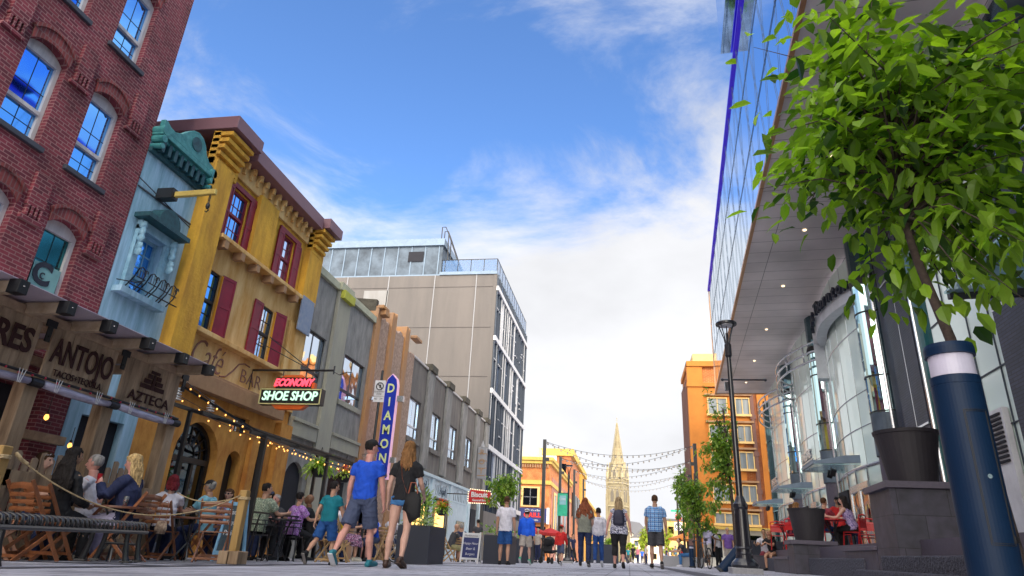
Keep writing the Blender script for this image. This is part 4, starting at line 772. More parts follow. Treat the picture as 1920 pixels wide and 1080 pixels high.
for (s0, s1) in ((5.3, 12.8), (12.4, 20.6)):
    s = MB()
    for z in (7.5, 7.85, 8.2): s.tube([(.0-1.15*math.sin(math.pi*i/16)**.7, s0+(s1-s0)*i/16, z) for i in range(17)], .045, 8)
    for i in (2, 5, 8, 11, 14): x, y = (.0-1.15*math.sin(math.pi*i/16)**.7, s0+(s1-s0)*i/16); s.tube([(x, y, 7.45), (x, y, 8.25)], .035, 6)
    s.build('pipe_railing', 'copper_edge' if 0 else 'alu', B, smooth=True)
# doors
def gdoor(s0, w_, m_='alu'):
    f = MB(); x = -.18; f.box(x-.06, x, s0, s0+.12, .55, 2.55); f.box(x-.06, x, s0+w_-.12, s0+w_, .55, 2.55); f.box(x-.06, x, s0+.12, s0+w_-.12, 2.35, 2.55); f.box(x-.06, x, s0+.12, s0+w_-.12, .55, .75); fo = f.build('door', m_, B)
    p = MB(); p.box(x-.035, x-.025, s0+.1, s0+w_-.1, .7, 2.4); p.build('pane', 'glass_dark', fo); h = MB(); h.tube([(x-.1, s0+.2, 1.2), (x-.1, s0+.2, 1.9)], .018, 6); h.build('handle', 'steel', fo)
gdoor(1.2, 1.1); gdoor(2.3, 1.1); gdoor(9.2, 1.1)
for s0 in (3.6, 11.0): s = MB(); s.box(-.26, -.16, s0, s0+1.3, .55, 2.5); s.build('doorway_shade', 'interior', B)  # dark boxes paint the unlit depth of two doorways
f = MB(); f.box(-.12, -.02, -7.5, -6.7, .55, 2.9); fo = f.build('louvre_frame', 'sign_white', B); f = MB()
for k in range(11): f.box(-.15, -.121, -7.42, -6.78, 1.98+k*.08, 2.02+k*.08)
f.build('louvre_slats', 'interior', fo)
for k, s0 in enumerate((.55, 8.0, 16.0)):
    cn = thing('glass_canopy', ('green glass entrance canopy with silver letters nearest the camera', 'middle glass entrance canopy with silver letters', 'farthest glass entrance canopy, in front of the orange block')[k], 'canopy', gl(0, s0, 2.9), -TH, 'glass canopies over the doors')
    s = MB(); L_ = 2.0; s.prism([(-.5, 0), (-1.75, .0), (-1.75, .04), (-.5, .08)], 'y', 0, L_); s.build('glass', 'canopy_glass', cn)
    s = MB(); s.prism([(-.5, .06), (-1.75, .02), (-1.7, .10), (-.9, .26), (-.5, .28)], 'y', -.05, 0); s.prism([(-.5, .06), (-1.75, .02), (-1.7, .10), (-.9, .26), (-.5, .28)], 'y', L_, L_+.05); s.box(-1.78, -1.70, 0, L_, .03, .12); s.build('side_fascia', 'zinc_pale', cn)
    s = MB(); s.box(-1.77, -1.72, .1, L_-.1, .16, .19)
    for y in (.25, L_-.25): s.tube([(-1.74, y, .1), (-1.74, y, .2)], .012, 5)
    s.build('letter_rail', 'alu', cn)
    if k < 2: text('SWEGWIS', .36, (-1.75, L_/2, .34), '-x', 'alu', cn, None, .03, sx=.9, thick=.012)
    s = MB(); s.obox((-1.15, .55, -.16), (.14, .14, .18), (.5, .3, 0)); s.obox((-1.15, 1.0, -.16), (.14, .14, .18), (-.5, .3, 0)); s.tube([(-1.15, .75, 0), (-1.15, .75, -.12)], .02, 6); s.build('spotlight', 'dark', cn)
cn = thing('glass_canopy', 'large pale blue glass canopy sticking out at the right edge behind the tree', 'canopy', gl(0, -12.4, 3.2), -TH, 'glass canopies over the doors')
s = MB(); s.prism([(-.3, .1), (-2.55, 0), (-2.55, .03), (-.3, .16)], 'y', -3.2, 0); s.build('glass', 'canopy_glass', cn); s = MB(); s.box(-2.5, -.3, -.02, .06, -.05, .05); s.build('edge_bar', 'dark', cn); s = MB(); s.bar((-2.5, -1.6, .06), (-.3, -1.6, .16), .05, .03); s.bar((-1.4, -3.2, .1), (-1.4, 0, .1), .04, .03); s.build('rib', 'zinc_pale', cn)
# ================================================================ granite platform, steps
P = thing('granite_terrace', 'dark granite terrace with rough steps along the glass building', 'terrace', gl(-1.5, 0, 0), -TH)
Mo = (-1.5, 0, 0)
s = MB(); s.box(-2.6, 1.0, -20, 12, -.5, .545); s.build('deck', 'granite_top', P, Mo)
s = MB(); s.box(-2.95, -2.6, -20, -9.6, -.5, .33); s.box(-3.3, -2.95, -20, -9.6, -.5, .14); s.box(-2.9, -2.6, -8.4, -3.6, -.5, .30); s.box(-2.9, -2.6, -1.6, 12, -.5, .3)
s.build('step', 'granite_rough', P, Mo, bev=.02)
# planters on plinths
def potplinth(nm, label, X, Y, w_, zb, ph, pot_h, pr_, ledge=None):
    O = (X, Y, zb); T = thing(nm, label, 'planter', O, -TH, 'bucket shaped pots on granite plinths')
    s = MB(); s.box(-w_/2, w_/2, -w_*.55, w_*.55, -.4, ph-.09); s.build('plinth', 'granite_block', T, bev=.008); s = MB(); s.box(-w_/2-.06, w_/2+.06, -w_*.55-.06, w_*.55+.06, ph-.09, ph); s.build('plinth_cap', 'granite_top', T, bev=.006)
    s = MB(); a, b = pr_; s.lathe((0, 0, ph+.001), [(b*.98, 0), (b, .02), (a*.97, pot_h*.93), (a, pot_h*.94), (a*1.02, pot_h), (a*.93, pot_h), (a*.9, pot_h*.85)], 36); s.build('pot', 'pot_dark', T, smooth=False); s = MB(); s.lathe((0, 0, ph+pot_h*.8), [(a*.9, 0), (a*.9, .03)], 24); s.build('soil', 'bark', T)
    if ledge: s = MB(); s.box(*ledge[:4], -.4, ledge[4]-.06); s.build('ledge_wall', 'granite_block', T, bev=.006); s = MB(); s.box(ledge[0]-.03, ledge[1]+.03, ledge[2]-.02, ledge[3]+.05, ledge[4]-.06, ledge[4]); s.build('ledge_cap', 'granite_top', T, bev=.006)
    return T
potplinth('plinth_planter', 'tall tapered black pot on the larger granite plinth, left of the blue bollard', 4.06, 10.5, .96, gz(4.0, 10.5), 1.28, .76, (.43, .31), (-.48, .1, .56, 2.6, .46))
potplinth('plinth_planter', 'smaller looking tapered black pot on a granite plinth right of the street lamp', 4.2, 17.3, .88, gz(4.2, 17.3), .72, .72, (.42, .31), (-.44, .44, .5, 3.2, .36))
# ================================================================ plants
def leaf(mb, p, d, up, L_, W_):       # folded, pointed leaf of six faces
    d = d.normalized(); sd_ = d.cross(up)
    if sd_.length < 1e-3: sd_ = Vector((1, 0, 0))
    sd_.normalize(); u = sd_.cross(d); b = len(mb.v); k = .18*W_
    mb.v += [tuple(q) for q in (p, p+d*L_*.3+sd_*W_*.42+u*k, p+d*L_*.66+sd_*W_*.40+u*k*.6-u*L_*.05, p+d*L_-u*L_*.16, p+d*L_*.66-sd_*W_*.40+u*k*.6-u*L_*.05, p+d*L_*.3-sd_*W_*.42+u*k, p+d*L_*.35, p+d*L_*.7-u*L_*.06)]
    mb.f += [(b, b+1, b+6), (b+1, b+2, b+7, b+6), (b+2, b+3, b+7), (b+3, b+4, b+7), (b+4, b+5, b+6, b+7), (b+5, b, b+6)]; mb.m += [0]*6
def tree(label, trunk, r0, cc, cr3, nb, nl, ls, lm, seed, name='tree', group=None, droop=.35, hollow=.35, fork=.55, spread=.13, lump=1, keep=None):
    r = random.Random(seed); T = thing(name, label, 'tree', trunk[0], group=group); O = trunk[0]; tk = MB(); fo = MB(); fo.raw = 1
    cc = Vector(cc); n = len(trunk); tk.tube(trunk, [r0*(1-.55*i/(n-1)) for i in range(n)], 10)
    tips = []
    for i in range(nb):
        while 1:
            q = Vector((r.uniform(-1, 1), r.uniform(-1, 1), r.uniform(-1, 1)))
            if hollow < q.length < 1 and (keep is None or keep(cc+Vector((q.x*cr3[0], q.y*cr3[1], q.z*cr3[2])))): break
        if lump: q = q*(.80+.34*math.sin(q.x*5.1+1.3)*math.sin(q.z*4.7+q.y*3+.6)+.18*math.sin(q.y*6+q.z*8))
        t = cc+Vector((q.x*cr3[0], q.y*cr3[1], q.z*cr3[2])); hz = min(1, max(0, (t.z-trunk[-2][2])/max(.1, trunk[-1][2]-trunk[-2][2]))) * r.uniform(.2, fork)
        a = Vector(trunk[-2]).lerp(Vector(trunk[-1]), min(1, hz)); m_ = a.lerp(t, .5)+Vector((r.uniform(-.1, .1), r.uniform(-.1, .1), r.uniform(0, .22)))*cr3[0]
        pts = [a, a.lerp(m_, .5)+Vector((0, 0, .03)), m_, m_.lerp(t, .55), t]; tk.tube(pts, [r0*.30, r0*.22, r0*.15, r0*.10, r0*.05], 5); tips.append((m_, t))
        for j in range(nl):
            u = r.random()**.7; p = m_.lerp(t, u)+Vector((max(-1.8, min(1.8, r.gauss(0, 1))), max(-1.8, min(1.8, r.gauss(0, 1))), max(-2, min(2, r.gauss(0, .8)))))*cr3[0]*spread
            d = Vector((r.uniform(-1, 1), r.uniform(-1, 1), r.uniform(-.6, .35)-droop)) + (p-cc)*.25; leaf(fo, p, d, Vector((r.uniform(-.35, .35), r.uniform(-.35, .35), 1)), ls*(.5+.75*r.random()**.8), ls*r.uniform(.36, .6))
    tk.build('trunk', 'bark', T, O, smooth=True); fo.build('crown', lm, T, O); return T
g0 = gz(2.2, 4.5)
tree('young tree with big green leaves filling the upper right corner, trunk behind the blue bollard', [(2.24, 4.5, g0-.05), (2.19, 4.5, .9), (2.12, 4.5, 1.6), (2.02, 4.5, 2.15), (1.99, 4.52, 2.5), (2.04, 4.5, 3.5)], .042, (2.13, 4.55, 3.28), (1.64, 1.25, 1.56), 150, 24, .165, 'leaf_near', 5, droop=.25, hollow=.25, fork=1.0, spread=.105, keep=lambda t: not (t.x < 1.95 and t.z < 2.62 and t.x+t.z < 3.98) and t.x > 1.02)
p = atY(1382, 1050, 24); tree('slim street tree with loose green crown seen behind the tall street lamp', [(p.x, 24, gz(3, 24)), (p.x, 24, 1.5), (p.x-.05, 24, 3), (p.x-.1, 24, 5.2)], .07, (p.x-.22, 24, 3.7), (.85, .8, 2.15), 46, 34, .19, 'leaf_mid', 11, hollow=.0)
p = atY(1310, 1045, 30); tree('small dense street tree left of the lamp, in front of the apartment block flank', [(p.x, 30, gz(3, 30)), (p.x, 30, 1.3), (p.x, 30, 3.6)], .07, (p.x-.05, 30, 2.55), (.85, .8, 1.7), 40, 34, .20, 'leaf_mid', 12, hollow=.0)
p = atY(1285, 1045, 37); tree('small street tree beside the stop sign, left of the black light poles', [(p.x, 37, gz(3, 37)), (p.x, 37, 2), (p.x-.05, 37, 4.6)], .07, (p.x, 37, 3.6), (.45, .6, 1.7), 26, 26, .22, 'leaf_mid', 17, hollow=.0)
p = atY(936, 1045, 34); tree('bright green bushy tree behind the red diner sign', [(p.x, 34, gz(-6, 34)), (p.x, 34, 1.3), (p.x+.1, 34, 3.6)], .09, (p.x+.05, 34, 3.2), (1.15, 1.0, .95), 36, 34, .22, 'leaf_mid', 13, hollow=.0)
for i, (px, Y, cz, rx, rz_, lm, lb) in enumerate(((1209, 120, 3.0, 1.1, 3.6, 'leaf_yellow', 'yellow green far tree left of the man in the plaid shirt'), (1183, 110, 1.2, .9, 1.4, 'leaf_yellow', 'low yellow green shrub far away beside the backpack woman'), (1143, 90, 1.2, .9, 1.3, 'leaf_mid', 'small dark green far shrub left of the backpack woman'), (1253, 150, 4, 1.6, 4.5, 'leaf_yellow', 'far tree right of the plaid shirt man, before the pink shops'))):
    p = atY(px, 1045, Y); tree(lb, [(p.x, Y, gz(3, Y)), (p.x, Y, gz(3, Y)+1), (p.x, Y, cz+.5)], .15, (p.x, Y, cz), (rx, rx, rz_), 26, 26, .5, lm, 20+i, hollow=0.)
def bushy(mb, c, r3, n, ls, r, up=.5, long=1.):
    c = Vector(c)
    for i in range(n):
        d = Vector((r.gauss(0, 1), r.gauss(0, 1), abs(r.gauss(0, 1))*up+.1)).normalized(); p = c+Vector((d.x*r3[0], d.y*r3[1], d.z*r3[2]))*r.uniform(.3, 1); leaf(mb, p, d+Vector((0, 0, -.2)), Vector((r.uniform(-.4, .4), r.uniform(-.4, .4), 1)), ls*r.uniform(.6, 1.3)*long, ls*.45)
def fern(label, c, R_, n, mt, group, flowers=None, cat='hanging plant'):
    r = random.Random(int(c[1]*10)); T = thing('hanging_basket', label, cat, c, group=group); s = MB(); s.lathe((0, 0, -.16), [(.09, 0), (.17, .1), (.19, .2), (.16, .2)], 16); s.build('pot', 'dark', T); s = MB(); s.raw = 1
    for i in range(n):
        a = r.uniform(0, 6.283); l = R_*r.uniform(.6, 1.25); el = r.uniform(.1, 1.3); p = Vector((0, 0, .02)); q = [p]; v = Vector((math.cos(a)*math.cos(el), math.sin(a)*math.cos(el), math.sin(el)))
        for k in range(5): p = p+v*l/5; v = (v+Vector((0, 0, -.34))).normalized(); q.append(p)
        for k in range(1, 6): leaf(s, q[k-1], (q[k]-q[k-1]), Vector((0, 0, 1)), l/5*1.3, .05)
    s.build('foliage', mt, T); s = MB()
    for k in range(3): a = k*2.09; s.tube([(.16*math.cos(a), .16*math.sin(a), .04), (0, 0, .55)], .005, 4)
    s.build('hanger', 'black_metal', T)
    if flowers: s = MB(); s.raw = 1; bushy(s, (0, 0, .1), (R_*.7, R_*.7, R_*.6), 160, .07, r, 1.); s.build('flowers', flowers, T)
    return T
p = atY(598, 882, 15); fern('bright green hanging fern under the black pergola by the walking boy', p, .42, 170, 'leaf_fern', 'hanging baskets')
p = atY(646, 893, 17); fern('hanging basket of red and orange flowers just left of the man in blue', p, .30, 70, 'leaf_fern', 'hanging baskets', 'petal_red')
p = atY(828, 957, 21); fern('hanging basket of red flowers before the pale blue shopfront', p, .38, 90, 'leaf_fern', 'hanging baskets', 'petal_red')
p = atY(688, 910, 17.5); fern('leafy hanging basket seen between the man in blue and the woman in black', p, .4, 100, 'leaf_mid', 'hanging baskets')
def boxplanter(label, x0, x1, y0, y1, h, seed, white=False, dens=260, hh=.5):
    zb = gz((x0+x1)/2, y0); O = ((x0+x1)/2, y0, zb); T = thing('box_planter', label, 'planter', O, group='navy box planters'); s = MB(); s.box(x0, x1, y0, y1, zb-.02, zb+h); s.build('box', 'planter_navy', T, O, bev=.012)
    s = MB(); s.box(x0+.03, x1-.03, y0+.03, y1-.03, zb+h, zb+h+.015); s.build('soil', 'bark', T, O)
    if dens:
        r = random.Random(seed); s = MB(); s.raw = 1
        for k in range(5): bushy(s, (r.uniform(x0+.1, x1-.1), r.uniform(y0+.1, y1-.1), zb+h), (.4, .4, hh*r.uniform(.6, 1.2)), dens//5, .13, r, 1.3)
        s.build('foliage', 'leaf_box', T, O)
        if white: s = MB(); s.raw = 1; bushy(s, (x1-.18, y0+.2, zb+h), (.22, .22, .22), 60, .13, r, 1.); s.build('variegated_leaves', leafmat('leaf_white', (.35,.42,.35), (.6,.65,.55)), T, O)
    return T
boxplanter('navy box planter with tall leafy plants beside the woman in black', -5.15, -4.38, 14.9, 16.2, .8, 1, True, 420, .85)
boxplanter('navy box planter behind the man in the white shirt and navy shorts', -4.35, -3.55, 20.6, 21.9, .8, 2, False, 120, .35)
boxplanter('navy box planter between the blue hooded boy and the stroller', -4.6, -3.9, 27.5, 28.6, .9, 3, False, 100, .4)
boxplanter('dark long planter box far away left of the backpack woman', -3.2, -.8, 52, 53, 1.3, 4, False, 120, .5)
boxplanter('long dark planter wall behind the street lamp and the seated pair', atY(1405, 1045, 27.5).x, 6.2, 27.5, 28.3, 1.0, 5, False, 0)
# ================================================================ wooden pergola with carved signs
O = (-8.6, 8.4, gz(-8.6, 8.4)); T = thing('wooden_pergola', 'rustic timber patio pergola with black capped rafters over the taco terrace', 'pergola', O); zg = -.45
s = MB()
for y in (5.9, 7.38, 8.78, 10.3): s.box(-8.13, -7.93, y-.11, y+.11, zg, 2.0)
s.build('post', 'wood_gray', T, O, bev=.012)
s = MB(); s.box(-8.16, -7.98, 4.0, 10.45, 2.772, 2.90); s.box(-9.95, -9.8, 4, 10.1, 2.65, 2.78); s.box(-8.14, -8.0, 4.0, 10.42, 1.98, 2.08); s.box(-9.9, -9.78, 4, 10.1, 1.45, 1.6); s.build('beam', 'wood_h', T, O, bev=.01)
for y in (4.75, 5.5, 6.25, 7.01, 7.78, 8.61, 9.45, 10.2):
    s = MB(); s.box(-9.98, -7.46, y-.055, y+.055, 2.785, 2.935); o = s.build('rafter', 'wood_rafter', T, O, bev=.006); s = MB(); s.box(-7.48, -7.31, y-.07, y+.07, 2.775, 2.95); s.build('end_cap', 'dark', o, bev=.004); s = MB(); s.ball((-7.309, y, 2.87), .01, 8); s.build('screw', 'steel', o)
s = MB(); s.add([(-9.95, 4, 2.955), (-7.38, 4, 2.952), (-7.38, 10.3, 2.952), (-9.95, 10.3, 2.955), (-9.95, 4, 2.967), (-7.38, 4, 2.962), (-7.38, 10.3, 2.962), (-9.95, 10.3, 2.967)], [(0,1,2,3), (4,5,6,7), (0,1,5,4), (1,2,6,5), (2,3,7,6), (3,0,4,7)]); s.build('roof_sheet', 'poly_roof', T, O)
s = MB()
for y in (5.95, 7.40, 8.87, 10.40): s.box(-7.975, -7.955, y-.04, y+.04, 2.52, 2.80); s.box(-7.972, -7.95, y-.085, y+.085, 2.73, 2.83); s.box(-7.954, -7.94, y-.01, y+.01, 2.58, 2.60)
s.build('tee_bracket', 'dark', T, O)
r = random.Random(2); s = MB()
for (a, b) in ((4.4, 5.85), (6.05, 7.30), (7.50, 8.78), (8.96, 10.32)):
    y = a
    while y < b-.02: w_ = min(r.choice((.12, .15, .18)), b-y); s.box(-8.03-.0, -7.995+r.uniform(-.004, .004), y+.002, y+w_-.002, 2.06, 2.77); y += w_
s.build('sign_boards', 'wood', T, O, bev=.003)
text('TORRES', .46, (-7.975, 6.55, 2.44), '+x', 'wood_burn', T, O, .006, sx=.8, thick=.012, name='carved_lettering'); text('ANTOJO', .50, (-7.975, 8.13, 2.44), '+x', 'wood_burn', T, O, .006, sx=.585, thick=.008, name='carved_lettering'); text('TACOS+TEQUILA', .135, (-7.975, 8.12, 2.15), '+x', 'wood_burn', T, O, .006, sx=.85, name='carved_lettering'); text('AZTECA', .23, (-7.975, 9.65, 2.19), '+x', 'wood_burn', T, O, .006, sx=1.15, thick=.002, name='carved_lettering')
s = MB()
for k in range(4):
    z = 2.36+k*.09; w_ = .29-k*.062
    if k < 3: s.box(-7.985, -7.972, 9.66-w_, 9.66-.055, z, z+.072); s.box(-7.985, -7.972, 9.66+.055, 9.66+w_, z, z+.072)
    else: s.box(-7.985, -7.972, 9.66-.11, 9.66+.11, z, z+.05)
s.prism([(9.66-.045, 2.36), (9.66+.045, 2.36), (9.66+.02, 2.62), (9.66-.02, 2.62)], 'x', -7.985, -7.972); s.build('pyramid_emblem', 'wood_burn', T, O)
V = thing('rolled_blind', 'rolled clear vinyl blind tied with clips along the lower edge of the carved signs', 'blind', (-7.85, 7.5, 1.95)); O2 = (-7.85, 7.5, 1.95)
s = MB()
for a, b in ((4.6, 7.25), (7.48, 8.72), (8.88, 10.25)): s.tube([(-7.88, a, 1.94), (-7.86, a+(b-a)*.3, 1.91), (-7.86, a+(b-a)*.7, 1.90), (-7.88, b, 1.93)], [.055, .06, .055, .05], 10)
s.build('roll', 'vinyl', V, O2, smooth=True); s = MB()
for y in (7.36, 8.8, 10.3): s.tube([(-7.88, y-.09, 1.93), (-7.88, y+.09, 1.93)], .062, 10)
s.tube([(-7.84, 4.5, 2.03), (-7.84, 10.3, 2.0)], .02, 6); s.build('end_cap', 'dark', V, O2); s = MB()
for k in range(22): y = 5.8+k*.205; s.ball((-7.83, y, 1.99+.01*(k % 3)), .018, 6)
s.build('red_bulb', 'red_bulb', V, O2); s = MB()
for y in (6.6, 7.05, 7.65, 8.4, 9.1, 9.95):
    for k in range(3): s.tube([(-7.81, y+k*.02-.02, 1.86), (-7.80, y+(k-1)*.05, 2.04)], .006, 4)
s.build('tie', 'sign_white', V, O2)
bulb0 = None
for k, (y, z, x) in enumerate(((7.0, 1.80, -8.3), (7.85, 1.70, -8.6), (8.5, 1.72, -8.7), (9.6, 1.45, -9.2))):
    b_ = thing('hanging_bulb', ('lit filament bulb hanging nearest the left edge, under the carved signs', 'lit filament bulb hanging left of the middle pergola post', 'second lit filament bulb left of the middle pergola post', 'lit filament bulb hanging deepest under the pergola, at its right end')[k], 'light bulb', (x, y, z), group='filament bulbs under the pergola'); s = MB(); s.lathe((0, 0, -.1), [(.004, 0), (.03, .02), (.036, .05), (.02, .09)], 12); s.build('bulb', 'bulb', b_, smooth=True); s = MB(); s.lathe((0, 0, -.02), [(.02, 0), (.02, .05), (.006, .06)], 10); s.tube([(0, 0, .04), (0, 0, .25)], .006, 5); s.build('socket', 'dark', b_)
F_ = thing('picket_fence', 'low fence of pointed rough pickets under the pergola behind the diners', 'fence', (-8.0, 7.9, -.3)); O2 = (-8.0, 7.9, -.3)
s = MB(); y = 5.9; r = random.Random(9)
while y < 10.2:
    if not any(abs(y+.05-q) < .17 for q in (5.9, 7.38, 8.78, 10.3)): h = 1.02+r.uniform(-.12, .14); s.prism([(y, -.35), (y+.10, -.35), (y+.10, h-.03), (y+.06, h), (y+.0, h-.01)], 'x', -8.0, -7.975)
    y += .135
s.build('picket_panel', 'wood', F_, O2, bev=.003); s = MB(); s.box(-7.97, -7.93, 6.02, 10.19, .60, .80); s.box(-7.97, -7.93, 6.02, 10.19, -.15, .0); s.build('rail', 'wood_gray', F_, O2); s = MB(); s.box(-7.93, -7.9, 6.62, 6.68, .66, .78); s.build('socket_box', 'dark', F_, O2)
# rope barrier
def ropepost(x, y, h, lb, w_=.11):
    z = gz(x, y); T = thing('rope_post', lb, 'post', (x, y, z), group='pine rope posts'); s = MB(); s.box(-w_/2, w_/2, -w_/2, w_/2, 0, h); s.build('post', 'post_pine', T, bev=.012); s = MB(); s.box(-.15, -.01, -.13, .13, 0, .17); s.box(.01, .15, -.13, .13, 0, .17); s.build('foot_block', 'wood_gray', T, bev=.01); s = MB()
    for k in range(2): s.lathe((0, 0, h-.13+k*.02), [(w_*.75, 0), (w_*.78, .01), (w_*.75, .02)], 12)
    s.build('rope_turns', 'rope', T); return T
ropepost(-6.36, 5.83, 1.12, 'thick pine rope post cut by the left edge of the photo', .12); ropepost(-5.42, 8.91, .98, 'pine rope post on a split wooden block between the chairs and the blue sandwich board')
s = MB()
def rope(mb, a, b, sag, r_=.008, n=20):
    a, b = Vector(a), Vector(b); mb.tube([a.lerp(b, i/n)-Vector((0, 0, sag*4*(i/n)*(1-i/n))) for i in range(n+1)], r_, 6)
rope(s, (-6.32, 5.95, .82), (-5.45, 8.85, .68), .42); rope(s, (-5.45, 8.95, .70), (-7.0, 9.6, .72), .12); s.tube([(-6.32, 5.95, .84), (-6.30, 6.02, .78), (-6.31, 6.08, .76), (-6.28, 6.1, .74)], .02, 6)
tag(s.build('rope', 'rope', smooth=True), 'sagging natural rope strung between the two pine posts', 'rope')
# ================================================================ bench in the foreground
bx, by = -5.95, 6.45; ang = rad(16); T = thing('slatted_bench', 'black metal backless bench with curved cross slats in the left foreground', 'bench', (bx, by, gz(bx, by)-.0), ang)
L_ = 3.1; s = MB(); n_ = 32
for k in range(n_):
    y = -L_/2+L_*(k+.5)/n_; s.tube([(-.25, y, .35), (-.25, y, .40), (-.235, y, .44), (-.19, y, .46), (0, y, .448), (.19, y, .46), (.235, y, .44), (.25, y, .40), (.25, y, .35)], (.024), 6, ell=.4)
s.build('slats', 'black_metal', T, smooth=True); s = MB()
for x in (-.2, .2): s.tube([(x*1.22, -L_/2, .345), (x*1.22, L_/2, .345)], .024, 8)
s.build('rail', 'black_metal', T); 
for y in (-L_/2+.15, L_/2-.45, L_/2-.1):
    for sx in (-1, 1): s = MB(); s.tube([(sx*.2, y, .40), (sx*.21, y, .22), (sx*.24, y, .06), (sx*.26, y, .0)], [.03, .03, .038, .045], 8); s.obox((sx*.26, y, .008), (.12, .09, .018)); s.build('leg', 'black_metal', T, smooth=False)
s = MB(); s.tube([(-.2, L_/2-.1, .2), (.2, L_/2-.1, .2)], .018, 6); s.build('stretcher', 'black_metal', T)
# ================================================================ folding chairs, tables
def make_chair(name, label, mt, group):
    T = thing(name, label, 'chair', (0, 0, 0), group=group); w_ = .22
    s = MB()
    for k in range(6): y = -.17+k*.066; s.box(-w_+.02, w_-.02, y, y+.045, .43, .448)
    s.build('seat', mt, T, bev=.003); s = MB()
    for k, z in enumerate((.58, .66, .74, .83)):
        h = .05 if k < 3 else .075; t = (z-.43)/.5
        s.tube([(-w_+.01, -.20-.13*t, z), (0, -.225-.13*t, z+(.015 if k == 3 else 0)), (w_-.01, -.20-.13*t, z)], (h/2), 4, ell=.28, side=(0, 0, 1))
    s.build('backrest', mt, T)
    for sx in (-1, 1):
        s = MB(); s.bar((sx*w_, -.36, .90), (sx*w_, .24, .0), .022, .045); s.build('leg', mt, T, bev=.004); s = MB(); s.bar((sx*(w_-.03), .20, .43), (sx*(w_-.03), -.30, .0), .022, .045); s.build('leg', mt, T, bev=.004)
    s = MB(); s.bar((-w_, .18, .09), (w_, .18, .09), .02, .035); s.build('stretcher', mt, T); s = MB(); s.bar((-w_+.03, -.24, .06), (w_-.03, -.24, .06), .02, .035); s.build('stretcher', mt, T)
    return T
CH = make_chair('folding_chair', 'x', 'chair_wood', 'wooden folding chairs on the left terrace')
CS = make_chair('slatted_chair', 'x', 'wood_slat', 'pale slatted folding chairs'); used = {}
def chair(first, x, y, head, label, z=None):     # head: 0 = facing down the street
    z = gz(x, y) if z is None else z
    if first.name in used: return dup(first, (x, y, z), -rad(head), label)
    used[first.name] = 1; first.location = (x, y, z); first.rotation_euler = (0, 0, -rad(head)); first['label'] = label; return first
def make_table(label, x, y, mt='table_top', h=.74, r_=.36, legm='black_metal', group='patio tables', z=None, cat='table'):
    z = gz(x, y) if z is None else z; T = thing('patio_table', label, cat, (x, y, z), group=group); s = MB(); s.lathe((0, 0, h-.03), [(r_, 0), (r_, .03)], 28); s.build('table_top', mt, T, bev=.004)
    for k in range(4): a = math.pi/4+k*math.pi/2; s = MB(); s.tube([(math.cos(a)*r_*.55, math.sin(a)*r_*.55, h-.03), (math.cos(a)*.04, math.sin(a)*.04, h*.5), (-math.cos(a)*r_*.6, -math.sin(a)*r_*.6, .0)], .014, 6); s.build('leg', legm, T)
    return T
# ================================================================ glass + sundries on tables
def tumbler(x, y, z, label, c='drink_red', straw=False):
    T = thing('drinking_glass', label, 'glass', (x, y, z), group='drinks on the patio tables'); s = MB(); s.lathe((0, 0, 0), [(.028, 0), (.036, .13), (.034, .13), (.026, .008)], 14); s.build('glass', 'tumbler_glass', T, smooth=True); s = MB(); s.lathe((0, 0, .006), [(.025, 0), (.031, .08)], 12); s.build('drink', c, T)
    if straw: s = MB(); s.tube([(0, 0, .02), (.02, 0, .21)], .004, 5); s.tube([(.01, 0, .02), (-.025, 0, .2)], .004, 5); s.build('straw', 'dark', T)
mat('tumbler_glass', (.8,.85,.9), .05, trans=.9); mat('drink_red', (.5,.02,.03), .2); mat('drink_amber', (.5,.25,.03), .2)
# ================================================================ black metal pergola
O = (-7.6, 15, gz(-7.6, 15)); T = thing('metal_pergola', 'black metal pergola frame over the middle terrace hung with string lights', 'pergola', O)
for x in (-6.95, -8.7):
    for y in (11.75, 14.6, 17.6): s = MB(); z = gz(x, y); s.box(x-.035, x+.035, y-.035, y+.035, z, 1.98 if x > -8 else 2.42); s.build('post', 'black_metal', T, O)
s = MB()
for (x, z) in ((-6.95, 1.95), (-8.05, 2.30), (-8.7, 2.45)): s.bar((x, 11.2, z), (x, 18.6, z), .05, .07)
for y in (11.75, 13.1, 14.6, 16.1, 17.6): s.bar((-6.6, y, 1.90), (-8.9, y, 2.5), .035, .05)
s.bar((-8.0, 10.4, 2.62), (-6.95, 11.72, 1.96), .03, .04); s.build('beam', 'black_metal', T, O)
s = MB(); s.box(-6.99, -6.93, 11.8, 17.5, .55, .58); s.box(-6.99, -6.93, 11.8, 17.5, .35, .37)
for k in range(9): s.bar((-6.96, 11.8+k*.63, -.3), (-6.96, 12.1+k*.63, .56), .02, .02)
s.build('rail', 'black_metal', T, O)
def light_string(label, a, b, sag, n, bm, br=.016, drop=.05, group='string lights', cable=.006, nm='string_lights'):
    a, b = Vector(a), Vector(b); T = thing(nm, label, 'string lights', a, group=group); s = MB(); f_ = lambda t: a.lerp(b, t)-Vector((0, 0, sag*4*t*(1-t))); s.tube([f_(i/16) for i in range(17)], cable, 4); s.build('cable', 'black_metal', T, a)
    s = MB(); s.ball((0, 0, -drop-br), (br, br, br*1.25), 8); s.lathe((0, 0, -drop), [(br*.5, 0), (br*.5, drop)], 6, 1); b0 = None
    for i in range(n):
        p = f_((i+.5)/n)
        if b0 is None: b0 = s.build('bulb', [bm, 'black_metal'], T, smooth=True); o = b0
        else: o = b0.copy(); sc.collection.objects.link(o); o.parent = T
        o.location = p-a
    return T
light_string('string lights sloping from the carved signs down to the metal pergola', (-7.95, 10.45, 2.7), (-6.95, 11.7, 1.95), .03, 9, 'bulb')
